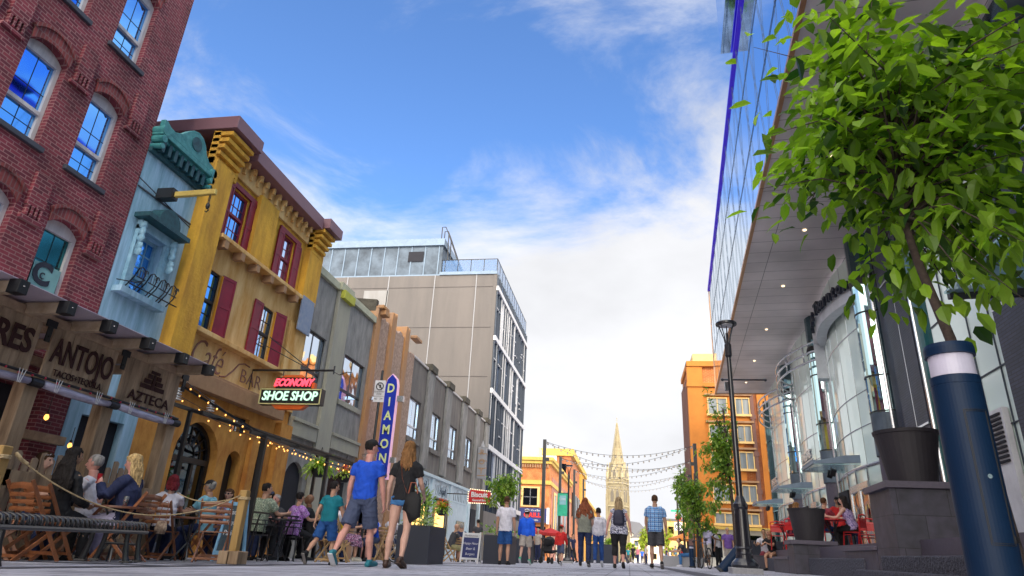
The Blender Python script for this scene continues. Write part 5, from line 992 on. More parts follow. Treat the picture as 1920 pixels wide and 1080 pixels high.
light_string('string lights along the street side beam of the metal pergola', (-6.9, 11.7, 1.93), (-6.9, 18.5, 1.93), .12, 19, 'bulb'); light_string('string lights along the middle beam of the metal pergola', (-8.0, 11.2, 2.25), (-8.0, 18.5, 2.25), .15, 19, 'bulb'); light_string('string lights along the wall side of the metal pergola', (-9.7, 10.6, 3.2), (-8.7, 18.5, 2.4), .25, 15, 'bulb'); light_string('string lights crossing under the metal pergola', (-8.6, 14.6, 2.35), (-6.95, 17.6, 1.9), .12, 10, 'bulb')
# ================================================================ A-boards
def aboard(label, x, y, w_, h, fm, bm, head, lines=(), tm='sign_white', title=None):
    T = thing('sandwich_board', label, 'sandwich board', (x, y, gz(x, y)), -rad(head)); t = .16
    for sy in (-1, 1):
        s = MB(); a = math.atan2(t, h); R = Matrix.Rotation(sy*a, 3, 'X')
        for sx in (-1, 1): s.bar((sx*(w_/2-.025), sy*t, 0), (sx*(w_/2-.025), 0, h), .05, .03)
        s.bar((-w_/2+.05, sy*t*.86, h*.14), (w_/2-.05, sy*t*.86, h*.14), .03, .06); s.bar((-w_/2+.05, sy*t*.06, h*.94), (w_/2-.05, sy*t*.06, h*.94), .03, .06); f_ = s.build('frame', fm, T)
        s = MB(); s.bar((0, sy*t*.84, h*.17), (0, sy*t*.08, h*.92), w_-.1, .012, up=(0, 1, 0)) if 0 else s.add([(-w_/2+.05, sy*t*.83, h*.17), (w_/2-.05, sy*t*.83, h*.17), (w_/2-.05, sy*t*.09, h*.91), (-w_/2+.05, sy*t*.09, h*.91), (-w_/2+.05, sy*t*.83-.012*sy, h*.17), (w_/2-.05, sy*t*.83-.012*sy, h*.17), (w_/2-.05, sy*t*.09-.012*sy, h*.91), (-w_/2+.05, sy*t*.09-.012*sy, h*.91)], [(0,1,2,3), (4,5,6,7), (0,1,5,4), (1,2,6,5), (2,3,7,6), (3,0,4,7)]); s.build('board', bm, T)
    for k, (ln_, sz) in enumerate(lines):
        zz_ = h*(.80-.17*k); yy = -t*(1-zz_/h)-.012; text(ln_, sz, (0, yy, zz_), '-y', tm, T, None, .002, shear=.2)
    if title: s = MB(); s.bar((-w_/2+.06, -t*.12-.012, h*.88), (w_/2-.06, -t*.12-.012, h*.88), .012, h*.12); s.build('title_panel', 'sign_white', T); text(title, .085, (0, -t*.12-.022, h*.88), '-y', 'text_black', T, None, .002)
aboard('pale blue wooden sandwich board with a chalked slate behind the right rope post', -6.62, 10.75, .42, .98, 'aframe_blue', 'slate_board', 12, (('Tacos', .12), ('Tequila', .1), ('Patio', .12)))
aboard('white framed blue sandwich board with chalk lettering beside the yellow meter', -4.95, 21.6, .62, .92, 'sign_white', 'board_blue', 6, (('', .1), ('Happy Hour!', .10), ('Beer &', .11), ('Burgers', .10)), title='Rockbottom')
m_ = MB(); x, y = -4.85, 23.5; z = gz(x, y); T = thing('parking_meter', 'small yellow capped meter between the sandwich board and the navy planter', 'meter', (x, y, z)); m_.tube([(0, 0, 0), (0, 0, .35)], .03, 8); m_.build('pole', 'steel', T); m_ = MB(); m_.lathe((0, 0, .3), [(.04, 0), (.10, .1), (.12, .32), (.11, .42), (.04, .48)], 14); m_.build('head', 'meter_yellow', T, smooth=True)
# ================================================================ hanging and projecting signs
T = thing('shoe_shop_sign', 'black neon shoe shop sign with red and green letters hanging from the yellow building', 'sign', (-8.7, 15.5, 3.6)); O = (-8.7, 15.5, 3.6); Yp = 15.5
s = MB(); s.box(-9.55, -7.82, Yp-.02, Yp+.22, 3.36, 3.78); s.build('lower_box', 'sign_black', T, O); s = MB(); s.box(-9.15, -8.15, Yp+.0, Yp+.2, 3.78, 4.08); s.build('upper_box', 'sign_black', T, O)
s = MB()
for z in (3.37, 3.755): s.box(-9.54, -7.83, Yp-.03, Yp-.015, z-.012, z+.014)
for x in (-9.55, -7.85): s.box(x, x+.028, Yp-.03, Yp-.015, 3.36, 3.78)
s.build('neon_border', 'neon_trim', T, O)
s = MB(); s.prism([(-9.05, 4.08), (-8.35, 4.08), (-8.45, 4.15), (-8.95, 4.15)], 'y', Yp+.02, Yp+.18); s.box(-9.22, -9.15, Yp+.03, Yp+.17, 3.80, 3.95); s.box(-8.15, -8.07, Yp+.03, Yp+.17, 3.80, 3.95); s.prism([(-9.2, 3.36), (-9.05, 3.24), (-8.35, 3.24), (-8.2, 3.36)], 'y', Yp+.02, Yp+.18); s.build('orange_panel', 'sign_orange', T, O)
text('ECONOMY', .27, (-8.66, Yp-.02, 3.93), '-y', 'neon_red', T, O, .012, sx=.80, shear=.3, thick=.008, name='neon_lettering'); text('SHOE SHOP', .33, (-8.69, Yp-.045, 3.565), '-y', 'neon_green', T, O, .012, sx=.88, shear=.12, thick=.008, name='neon_lettering')
s = MB(); s.tube([(-9.97, Yp+.1, 4.30), (-7.62, Yp+.1, 4.30)], .03, 8); s.tube([(-7.62, Yp+.1, 4.2), (-7.62, Yp+.1, 4.42)], .02, 6); s.tube([(-7.62, Yp+.1, 4.26), (-7.45, Yp+.1, 4.18), (-7.25, Yp+.1, 4.26), (-7.1, Yp+.1, 4.24)], .012, 6); s.tube([(-9.97, Yp+.1, 5.1), (-8.3, Yp+.1, 4.32)], .012, 6); s.tube([(-9.97, Yp+.6, 5.4), (-8.3, Yp+.1, 4.32)], .012, 6); s.tube([(-9.97, Yp+.1, 4.3), (-9.98, Yp+.1, 3.6)], .012, 5)
for x in (-9.05, -8.2): s.tube([(x, Yp+.1, 4.08), (x, Yp+.1, 4.3)], .012, 5)
s.build('bracket', 'black_metal', T, O)
T = thing('blade_sign', 'tall pointed blue blade sign with pale yellow vertical lettering', 'sign', (-9.0, 23.6, 4.3)); O = (-9, 23.6, 4.3); cx_ = -9.0
pf = lambda w_, z0, z1: [(cx_-w_, z0), (cx_+w_, z0), (cx_+w_, z1-.45), (cx_+w_*.78, z1-.2), (cx_, z1), (cx_-w_*.78, z1-.2), (cx_-w_, z1-.45)]
s = MB(); s.prism(pf(.245, 2.3, 6.28), 'y', 23.5, 23.74); s.build('edge', 'sign_pink', T, O); s = MB(); s.prism(pf(.232, 2.33, 6.24), 'y', 23.48, 23.5); s.build('face', 'sign_blue', T, O)
for k, ch in enumerate('DIAMOND'): text(ch, .48, (cx_, 23.475, 5.68-k*.53), '-y', 'sign_yellow', T, O, .008, sx=.85, thick=.012)
s = MB(); s.box(-9.95, cx_+.45, 23.58, 23.70, 5.25, 5.37); s.box(-9.95, cx_-.28, 23.58, 23.70, 3.1, 3.2); s.box(cx_+.25, cx_+.5, 23.55, 23.75, 5.2, 5.42); s.box(cx_+.25, cx_+.45, 23.55, 23.75, 2.9, 3.1); s.build('bracket', 'alu', T, O)
T = thing('no_stopping_sign', 'white no stopping sign with black crossed circle on a black pole', 'sign', (-6.42, 16, gz(-6.4, 16))); O = (-6.42, 16, gz(-6.4, 16)); q = atY(712, 733, 16)
s = MB(); s.tube([(q.x, 16.03, O[2]), (q.x, 16.03, 4.42)], .035, 8); s.build('pole', 'black_metal', T, O); s = MB(); s.box(q.x-.15, q.x+.15, 15.98, 15.992, q.z-.30, q.z+.28); s.build('board', 'sign_white', T, O, bev=.004)
s = MB(); s.tube([(q.x+.095*math.cos(t), 15.97, q.z+.12+.095*math.sin(t)) for t in (k*math.pi/12 for k in range(25))], .012, 6); s.bar((q.x-.07, 15.97, q.z+.19), (q.x+.07, 15.97, q.z+.05), .01, .02); s.tube([(q.x, 15.972, q.z+.12), (q.x+.001, 15.974, q.z+.12)], .045, 12, side=(0, 0, 1)); s.box(q.x-.145, q.x+.145, 15.972, 15.978, q.z-.15, q.z-.145); s.build('symbol', 'text_black', T, O)
text('TOW AWAY', .05, (q.x, 15.972, q.z-.03), '-y', 'text_black', T, O, .001); text('ZONE', .05, (q.x, 15.972, q.z-.09), '-y', 'text_black', T, O, .001); text('< >', .09, (q.x, 15.972, q.z-.22), '-y', 'text_black', T, O, .001, sx=2)
T = thing('diner_sign', 'small red lit diner sign edged with bulbs beside the bushy green tree', 'sign', (-8.0, 36, 2.7)); O = (-8, 36, 2.7)
s = MB(); s.prism([(-8.60, 2.40), (-7.42, 2.36), (-7.36, 2.92), (-7.7, 2.98), (-8.4, 3.04), (-8.55, 3.0)], 'y', 35.95, 36.15); s.build('board', 'biscuit_red', T, O, bev=.02); text('Biscuit', .36, (-8.0, 35.935, 2.78), '-y', 'sign_white', T, O, .01, sx=.95, thick=.012); text('General Store', .15, (-7.95, 35.935, 2.50), '-y', 'sign_white', T, O, .01, thick=.004); s = MB()
for k in range(12): x = -8.55+k*.1; s.ball((x, 36.0, 2.35+.0*k), .028, 6); s.ball((x+.03, 36.0, 3.08-.008*k), .028, 6)
for k in range(5): s.ball((-8.63, 36, 2.45+k*.12), .028, 6); s.ball((-7.36, 36, 2.42+k*.11), .028, 6)
s.build('bulb', 'bulb_dim', T, O); s = MB(); s.tube([(-9.97, 36.05, 2.8), (-8.5, 36.05, 2.8)], .03, 6); s.build('bracket', 'black_metal', T, O)
T = thing('curved_sign', 'weathered white vertical marquee sign ending in a curved metal hook', 'sign', (-9.2, 43.5, 4)); O = (-9.2, 43.5, 4); q = atX(905, 870, -9.4); Y_ = q.y
s = MB(); s.box(-9.75, -9.2, Y_, Y_+.25, 4.3, 6.3); s.tube([(-9.5, Y_+.12, 6.3), (-9.5, Y_+.12, 6.75)], [.16, .03], 8); s.build('panel', 'granite_pale', T, O); s = MB()
for k in range(4): s.box(-9.19, -9.17, Y_, Y_+.25, 4.5+k*.45, 4.55+k*.45); s.box(-9.73, -9.22, Y_-.02, Y_-.005, 4.45+k*.47, 4.50+k*.47)
s.build('trim', 'tan_trim', T, O)
for k, ch in enumerate('ROY'): text(ch, .5, (-9.47, Y_-.02, 5.95-k*.6), '-y', 'tan_trim', T, O, .01)
s = MB(); s.tube([(-9.5+1.5*math.sin(t)*1.1, Y_+.1, 3.1+1.3*(1-math.cos(t))*0+1.25*(1-math.cos(t))) for t in (k*.11 for k in range(-4, 13))], [.08+.02*min(k, 16-k) for k in range(17)], 8); s.build('hook', 'alu', T, O)
T = thing('green_banner', 'green vertical banner on the second black light pole', 'banner', (-4.7, 50.8, 4)); O = (-4.7, 50.8, 4); q0, q1 = atY(1046, 925, 50.7), atY(1064, 968, 50.7); s = MB(); s.box(q0.x, q1.x, 50.62, 50.66, q1.z, q0.z); s.build('cloth', 'green_sign', T, O); s = MB(); s.box(q0.x+.15, q1.x-.12, 50.60, 50.62, q1.z+.8, q0.z-.15); s.build('picture', 'teal_awn', T, O); text('Live', .30, ((q0.x+q1.x)/2, 50.59, q0.z-.4), '-y', 'sign_white', T, O); s = MB(); s.tube([(-5.1, 50.7, q0.z+.03), (q1.x+.05, 50.64, q0.z+.03)], .03, 5); s.build('arm', 'black_metal', T, O)
# ================================================================ light poles with catenary strings
LP = [(-5.1, 40.8), (-5.1, 50.9), (-5.1, 64.5), (-5.1, 78)]; RP = [(4.0, 41), (4.62, 50.4), (5.2, 64), (5.4, 78)]; tops = [6.6, 6.92, 7.55, 8.05]
for i in range(4):
    for sd_, (x, y) in (('left', LP[i]), ('right', RP[i])):
        z = gz(x, y); T = thing('light_pole', '%s black square pole carrying light strings on the %s side of the street' % (('nearest', 'second', 'third', 'farthest')[i], sd_), 'pole', (x, y, z), group='black string light poles'); w_ = .10; s = MB(); s.box(-w_, w_, -w_, w_, 0, tops[i]-z); s.build('pole', 'black_metal', T); s = MB(); s.box(-.02 if sd_ == 'left' else -.3, .3 if sd_ == 'left' else .02, -.06, .06, tops[i]-z-1.3, tops[i]-z-1.1); s.build('bracket', 'black_metal', T)
def tp(P_, i): return (P_[i][0], P_[i][1], tops[i]-.1)
for k, (i, j) in enumerate(((0, 0), (1, 0), (1, 1), (2, 1), (2, 2), (3, 2), (3, 3), (0, 1))):
    light_string('%s strand of small bulbs strung high across the street, counted from the camera' % ('first third fourth fifth sixth seventh eighth second'.split()[k]), tp(LP, i), tp(RP, j), .75+.05*k, 26, 'bulb_clear', .05, .03, 'strands of bulbs across the street', .011)
# ================================================================ lamps, bollards
def lamp_post(label, x, y, arm=True):
    z = gz(x, y); T = thing('street_lamp', label, 'street lamp', (x, y, z), group='black street lamps'); s = MB(); s.box(-.29, .29, -.29, .29, -.05, .11); s.build('stone_base', 'granite_pale', T, bev=.01)
    s = MB(); s.lathe((0, 0, .11), [(.26, 0), (.27, .05), (.24, .10), (.17, .17), (.155, .24), (.165, .26), (.155, .29), (.15, .34), (.165, .36), (.15, .39), (.13, 1.10), (.15, 1.14), (.145, 1.2), (.115, 1.24), (.075, 1.34), (.065, 1.36)], 28); s.build('cast_base', 'lamp_black', T, smooth=False); s = MB(); s.tube([(0, 0, 1.4), (0, 0, 4.6)], [.066, .048], 16); s.lathe((0, 0, 4.42), [(.05, 0), (.075, .05), (.075, .3), (.05, .34)], 14); s.build('pole', 'lamp_black', T, smooth=False)
    s = MB()
    for k in range(4): a = math.pi/4+k*math.pi/2; s.tube([(.05*math.cos(a), .05*math.sin(a), 4.7), (.09*math.cos(a), .09*math.sin(a), 4.9), (.2*math.cos(a), .2*math.sin(a), 5.2)], .012, 6)
    s.tube([(0, 0, 4.7), (0, 0, 5.0)], .03, 8); s.lathe((0, 0, 5.0), [(.012, 0), (.012, .16)], 8); s.build('lantern_arms', 'lamp_black', T); s = MB(); s.lathe((0, 0, 5.19), [(.23, 0), (.235, .03), (.22, .055), (.04, .075)], 28); s.build('lantern_cap', 'lamp_black', T); s = MB(); s.lathe((0, 0, 5.165), [(.15, 0), (.15, .02)], 24); s.build('lamp_glass', 'lamp_white', T)
    if arm: s = MB(); s.tube([(-.16, 0, 3.92), (.72, 0, 3.92)], .018, 8); s.ball((-.17, 0, 3.92), .035, 8); s.ball((.73, 0, 3.92), .035, 8); s.box(-.13, -.055, -.05, .05, 3.68, 3.86); s.build('banner_arm', 'lamp_black', T)
    return T
q = atY(1397, 1060, 14.5); lamp_post('tall black street lamp with fluted base standing right of centre', q.x, 14.5); q = atY(1064, 1049, 38.5); lamp_post('far black street lamp between the light poles on the left side', q.x, 38.5, False)
def bollard(label, x, y, r_, h, tilt=0, detail=False):
    z = gz(x, y); T = thing('light_bollard', label, 'bollard', (x, y, z), group='blue light bollards'); T.rotation_euler = (0, tilt, 0); s = MB(); zl = h*.87; s.lathe((0, 0, 0), [(r_, 0), (r_, zl-.035), (r_*.985, zl-.034), (r_*.985, zl-.031), (r_, zl-.03), (r_, zl)], 48)
    s.build('body', 'bollard_blue', T, smooth=False, bev=0); s = MB(); s.lathe((0, 0, zl), [(r_*.9, 0), (r_*.9, h*.085)], 40); s.build('diffuser', 'opal', T, smooth=False); s = MB(); s.lathe((0, 0, zl+h*.085), [(r_*.9, -.0), (r_*1.02, 0), (r_*1.02, h*.03), (r_*.98, h*.045), (r_*.3, h*.05)], 48); s.build('cap', 'bollard_blue', T, smooth=False)
    if detail:
        s = MB(); A0, A1 = rad(-110), rad(-52)      # service door outline, lock
        P_ = lambda a, z_, rr=1.004: (r_*rr*math.cos(a), r_*rr*math.sin(a), z_)
        for e, rr in ((0, .0016), (.05, .0012)):
            a0, a1, z0, z1 = A0+e, A1-e, .25+e*.12, .70-e*.12; L2 = [P_(a0+(a1-a0)*k/10, z1) for k in range(11)]+[P_(a1, z1+(z0-z1)*k/3) for k in range(1, 4)]+[P_(a1+(a0-a1)*k/10, z0) for k in range(1, 11)]+[P_(a0, z0+(z1-z0)*k/3) for k in range(1, 4)]; s.tube(L2, rr, 5)
        s.build('door_seam', 'dark', T); s = MB(); a = rad(-84); s.tube([P_(a, .47, .99), P_(a, .47, 1.03)], .008, 14); s.build('lock', 'steel', T); s = MB(); a = rad(-42); s.obox(P_(a, .27, 1.0), (.006, .034, .022), (0, 0, a)); s.build('slot', 'dark', T)
    else: s = MB(); s.lathe((0, 0, -.0), [(r_*1.25, 0), (r_*1.25, .05), (r_*1.02, .06)], 20); s.build('foot_ring', 'dark', T)
    return T
q = atY(1795, 750, 2.6); bollard('large dark blue light bollard with white diffuser close to the camera', q.x+.005, 2.6, .081, .965-gz(1.2, 2.6)+.0, 0, True)
q = atY(1350, 1062, 17); bollard('dark blue bollard knocked over and leaning to the right beside the street lamp', q.x, 17, .115, .95, rad(42)); q = atY(1298, 1053, 30); bollard('far upright blue light bollard beside the parked black bicycle', q.x, 30, .11, .85)
# ================================================================ traffic signs far off
Y_ = 92; q = atY(1272, 970, Y_); T = thing('stop_sign', 'far red stop sign above a round no turn sign', 'traffic sign', (q.x, Y_, gz(q.x, Y_))); O = (q.x, Y_, gz(q.x, Y_)); s = MB(); s.tube([(q.x, Y_+.05, O[2]), (q.x, Y_+.05, 8.6)], .06, 6); s.build('pole', 'steel', T, O); s = MB(); s.prism([(q.x+.46*math.cos(math.pi/8+k*math.pi/4), q.z+.46*math.sin(math.pi/8+k*math.pi/4)) for k in range(8)], 'y', Y_-.05, Y_-.02); s.build('octagon', 'sign_red', T, O); text('STOP', .36, (q.x, Y_-.06, q.z), '-y', 'sign_white', T, O)
q2 = atY(1272, 987, Y_); s = MB(); s.box(q2.x-.5, q2.x+.5, Y_-.05, Y_-.03, q2.z-.5, q2.z+.5); s.build('turn_board', 'sign_white', T, O); s = MB(); s.tube([(q2.x+.38*math.cos(t), Y_-.08, q2.z+.38*math.sin(t)) for t in (k*math.pi/12 for k in range(25))], .05, 6); s.bar((q2.x-.3, Y_-.08, q2.z+.3), (q2.x+.3, Y_-.08, q2.z-.3), .05, .07); s.bar((q2.x+.15, Y_-.07, q2.z-.2), (q2.x-.1, Y_-.07, q2.z+.15), .04, .07); s.build('symbol', 'text_black', T, O); q3 = atY(1268, 958, Y_); s = MB(); s.box(q3.x-.7, q3.x+.5, Y_-.05, Y_-.02, q3.z-.12, q3.z+.12); s.build('street_plate', 'green_sign', T, O)
# ================================================================ parasols, bikes, stroller
def parasol(label, x, y, z, r_, mt):
    T = thing('parasol', label, 'parasol', (x, y, gz(x, y)), group='red parasols'); zz_ = z-gz(x, y); s = MB(); n_ = 8; vs = [(0, 0, zz_+r_*.35)]+[(r_*math.cos(k*math.pi/4), r_*math.sin(k*math.pi/4), zz_) for k in range(8)]+[(r_*math.cos(k*math.pi/4), r_*math.sin(k*math.pi/4), zz_-.15) for k in range(8)]; s.add(vs, [(0, 1+k, 1+(k+1) % 8) for k in range(8)]+[(1+k, 9+k, 9+(k+1) % 8, 1+(k+1) % 8) for k in range(8)]); s.build('canopy', mt, T); s = MB(); s.tube([(0, 0, 0), (0, 0, zz_+.5)], .03, 6); s.build('pole', 'black_metal', T)
q = atY(1003, 1001, 40); parasol('red parasol left of the nearest black light pole', q.x, 40, q.z+.1, .75, 'parasol_red'); q = atY(1032, 1003, 42.5); parasol('red parasol between the light poles and the child in red', q.x, 42.5, q.z+.1, .9, 'parasol_red'); q = atY(1290, 1018, 60); parasol('small orange red parasol far off beside the seated man', q.x, 60, q.z+.3, 1.6, 'awning_orange')
def bicycle(label, x, y, head, col='black_metal', rim='black_metal'):
    T = thing('bicycle', label, 'bicycle', (x, y, gz(x, y)), -rad(head), 'parked bicycles')
    for yy in (-.52, .52):
        s = MB(); s.tube([(0, yy+.33*math.cos(t), .34+.33*math.sin(t)) for t in (k*math.pi/14 for k in range(29))], .016, 6); o = s.build('wheel', 'tyre', T); s = MB(); s.tube([(0, yy+.305*math.cos(t), .34+.305*math.sin(t)) for t in (k*math.pi/14 for k in range(29))], .011, 5)
        for k in range(12): a = k*math.pi/6; s.tube([(0, yy, .34), (0, yy+.3*math.cos(a), .34+.3*math.sin(a))], .003, 3)
        s.tube([(-.04, yy, .34), (.04, yy, .34)], .02, 8); s.build('rim', rim, o)
    s = MB(); bb, st_, hd, rr, fr = (0, -.08, .28), (0, -.22, .82), (0, .36, .84), (0, -.52, .34), (0, .52, .34)
    for a, b in ((bb, st_), (bb, hd), (st_, hd), (rr, bb), (rr, st_), (hd, fr)): s.tube([a, b], .018, 8)
    s.tube([(0, .36, .84), (0, .33, 1.0)], .018, 6); s.build('frame', col, T); s = MB(); s.tube([(-.28, .25, 1.02), (-.2, .32, 1.0), (0, .33, 1.0), (.2, .32, 1.0), (.28, .25, 1.02)], .014, 6); s.build('handlebar', col, T); s = MB(); s.ball((0, -.24, .93), (.07, .14, .035), 10); s.tube([(0, -.22, .8), (0, -.24, .92)], .014, 6); s.build('saddle', 'black_fabric', T, smooth=True); s = MB(); s.tube([(-.03, -.08, .28), (.03, -.08, .28)], .09, 16); s.tube([(.03, -.08, .28), (.09, -.2, .18)], .01, 5); s.tube([(-.03, -.08, .28), (-.09, .04, .38)], .01, 5); s.build('crank', col, T); return T
bicycle('bicycle with white rims parked by the navy planter behind the woman in black', -5.55, 17.2, 25, 'black_metal', 'sign_white'); q = atY(1322, 1053, 25); bicycle('black bicycle parked beside the small street tree on the right', q.x, 25, -10); q = atY(1310, 1053, 27); bicycle('black bicycle leaning near the far bollard', q.x-.1, 27.5, 5)
q = atY(1030, 1055, 30); T = thing('stroller', 'black pushchair beside the child in red', 'stroller', (q.x, 30, gz(q.x, 30)), rad(-20)); s = MB()
for sx in (-1, 1): s.tube([(sx*.24, -.35, 1.0), (sx*.25, .1, .45), (sx*.25, .42, .14)], .016, 6); s.tube([(sx*.24, .1, .55), (sx*.26, -.3, .14)], .016, 6)
s.tube([(-.24, -.35, 1.0), (.24, -.35, 1.0)], .02, 6); s.build('frame', 'black_metal', T)
for sx in (-1, 1):
    for yy in (-.3, .42): s = MB(); s.tube([(sx*.27-.02, yy, .13), (sx*.27+.02, yy, .13)], .13, 16); s.build('wheel', 'tyre', T)
s = MB(); s.obox((0, .1, .48), (.44, .5, .08), (.15, 0, 0)); s.obox((0, -.15, .72), (.42, .08, .5), (-.3, 0, 0)); s.build('seat', 'black_fabric', T, bev=.02); s = MB(); s.ball((0, -.05, .88), (.25, .3, .22), 14); s.build('hood', 'black_fabric', T, smooth=True)
# red cafe chairs and tables on the terrace
def red_chair(label):
    T = thing('red_chair', label, 'chair', (0, 0, 0), group='red cafe chairs'); s = MB(); s.box(-.21, .21, -.2, .2, .43, .45); s.build('seat', 'red_plastic', T, bev=.005); s = MB(); s.tube([(-.2, -.24, .85), (0, -.27, .88), (.2, -.24, .85)], .02, 6); s.tube([(-.19, -.23, .72), (0, -.25, .74), (.19, -.23, .72)], (.05), 4, ell=.2, side=(0, 0, 1)); s.box(-.19, .19, -.235, -.225, .55, .72); s.build('backrest', 'red_plastic', T)
    for sx in (-1, 1): s = MB(); s.tube([(sx*.2, -.24, .86), (sx*.2, -.2, .44), (sx*.23, -.25, 0)], .014, 6); s.build('leg', 'red_plastic', T); s = MB(); s.tube([(sx*.2, .19, .44), (sx*.23, .23, 0)], .014, 6); s.build('leg', 'red_plastic', T)
    return T
RC = red_chair('x')
# ================================================================ people
def cm(name, col, rough=.85, **k): mat(name, col, rough, col2=tuple(c*.72 for c in col), ns=9, bump=(7, .55, .02), **k); return name
def skinm(name, col): mat(name, col, .5, col2=tuple(c*.88 for c in col), ns=14, spec=.35); return name
skinm('skin_fair', (.60,.36,.28)); skinm('skin_tan', (.50,.28,.19)); skinm('skin_pink', (.66,.33,.27)); skinm('skin_olive', (.42,.24,.15)); skinm('skin_brown', (.22,.11,.06)); mat('eye_dark', (.02,.015,.012), .2); mat('lip', (.42,.12,.10), .5)
def hairm(name, col): mat(name, col, .75, col2=tuple(c*.4 for c in col), ns=26, na=1, streak=5, spec=.2, bump=(60, .8, .006)); return name
hairm('hair_black', (.022,.018,.018)); hairm('hair_brown', (.10,.05,.025)); hairm('hair_auburn', (.26,.07,.025)); hairm('hair_red', (.28,.085,.04)); hairm('hair_maroon', (.20,.02,.03)); hairm('hair_blonde', (.62,.43,.20)); hairm('hair_sand', (.42,.30,.17)); hairm('hair_grey', (.42,.40,.38)); hairm('hair_light_brown', (.30,.15,.06))
for n_, c_ in dict(blue=(.008,.085,.62), navy=(.012,.02,.075), black=(.010,.010,.013), teal=(.0,.17,.22), deepblue=(.008,.07,.26), greyblue=(.065,.085,.16), denim=(.05,.18,.42), white=(.72,.70,.78), royal=(.01,.12,.80), red=(.62,.02,.02), darkgrey=(.05,.05,.06), khaki=(.30,.27,.13), sage=(.22,.23,.19), paleblue=(.45,.50,.75), jean=(.012,.024,.085), skyblue=(.22,.50,.62), stone=(.45,.40,.36), yellow=(.75,.5,.04), purple=(.20,.10,.40), pink=(.6,.2,.25), lilac=(.55,.52,.75), cream=(.6,.55,.45), maroonc=(.25,.03,.05), brightjean=(.02,.08,.30)).items(): cm('c_'+n_, c_)
patmat('plaid_blue', 'plaid', [(.10,.30,.62), (.02,.06,.22), (.62,.72,.85)], 9); patmat('floral_navy', 'floral', [(.015,.02,.09), (.62,.62,.72)], 34); patmat('floral_green', 'floral', [(.16,.22,.16), (.42,.46,.34), (.06,.08,.07)], 30); patmat('floral_purple', 'floral', [(.30,.10,.42), (.5,.32,.62), (.03,.02,.06)], 30); patmat('print_violet', 'floral', [(.08,.06,.22), (.5,.4,.6)], 50); patmat('floral_skirt', 'floral', [(.03,.03,.06), (.45,.15,.3), (.5,.5,.6)], 40)
mat('leather_tan', (.35,.10,.05), .5); mat('leather_black', (.010,.010,.012), .75, bump=(30,.3,.004)); mat('sole_white', (.65,.65,.68), .6); mat('sole_grey', (.25,.23,.23), .8); mat('shoe_teal', (.02,.20,.26), .6); mat('shoe_green', (.05,.45,.25), .6); mat('shoe_brown', (.06,.03,.02), .5); mat('backpack', (.03,.03,.06), .7, bump=(14,.5,.01)); mat('sunglass', (.02,.012,.015), .1); mat('bag_pattern', (.55,.42,.30), .8, col2=(.12,.05,.04), ns=25)
DG = None
def remesh(mb, name, vox, mats, parent, smooth_it=2, pick=None, wr=0., ws=(9, 9, 5)):
    me = bpy.data.meshes.new('r'); me.from_pydata(mb.v, [], mb.f); me.update(); bm = bmesh.new(); bm.from_mesh(me); bmesh.ops.recalc_face_normals(bm, faces=bm.faces); bm.to_mesh(me); bm.free()
    o = bpy.data.objects.new('r', me); sc.collection.objects.link(o); m = o.modifiers.new('v', 'REMESH'); m.mode = 'VOXEL'; m.voxel_size = vox; m.use_smooth_shade = True
    if smooth_it: q = o.modifiers.new('s', 'SMOOTH'); q.factor = .5; q.iterations = smooth_it
    dg = bpy.context.evaluated_depsgraph_get(); dg.update(); nm = bpy.data.meshes.new_from_object(o.evaluated_get(dg)); bpy.data.objects.remove(o); nm.name = name; nm.materials.clear()
    for q in mats: nm.materials.append(MATS[q])
    if pick:
        n = len(nm.polygons); co = np.empty(n*3); nm.polygons.foreach_get('center', co); co = co.reshape(n, 3); idx = np.zeros(n, int)
        for k, (c, r_) in pick: idx[np.linalg.norm(co-np.array(c), axis=1) < r_] = k
        nm.polygons.foreach_set('material_index', idx.tolist())
    if wr and vox < .014:
        n = len(nm.vertices); c = np.empty(n*3, np.float32); nm.vertices.foreach_get('co', c); c = c.reshape(n, 3); q = np.empty(n*3, np.float32); nm.vertex_normals.foreach_get('vector', q); q = q.reshape(n, 3); off = parent.location.x*7
        x_, y_, z_ = c[:, 0]*ws[0]*3+off, c[:, 1]*ws[1]*3-off, c[:, 2]*ws[2]*3
        wp = np.sin(z_*.7+2.1*np.sin(x_*.5+off))+np.sin(y_*.6-z_*.4); a = np.sin(x_+1.7*wp+z_*.6)*np.sin(z_*.9+1.3*np.sin(y_+wp)+off); b = np.sin(x_*2.3+z_*2.9+2*wp)*np.sin(y_*2.7-z_*1.9)
        c += q*(wr*((1-2*np.sqrt(np.abs(a)+.01))*.7+.35*b))[:, None]; nm.vertices.foreach_set('co', c.reshape(-1))
        nm.update()
    nm.polygons.foreach_set('use_smooth', [True]*len(nm.polygons)); o = bpy.data.objects.new(name, nm); sc.collection.objects.link(o); o.parent = parent; return o
def rot(v, ax, a): return Matrix.Rotation(a, 3, ax) @ v
WALK = dict(lean=3, L=(24, 6), R=(-16, 22), aL=(-14, 8, 12), aR=(16, 8, 14), fL=8, fR=-35)
STAND = dict(lean=2, L=(3, 3), R=(-2, 2), aL=(2, 7, 8), aR=(3, 7, 10))
SIT = dict(lean=6, sit=1, L=(84, 86), R=(80, 84), aL=(35, 14, 62), aR=(38, 14, 60))
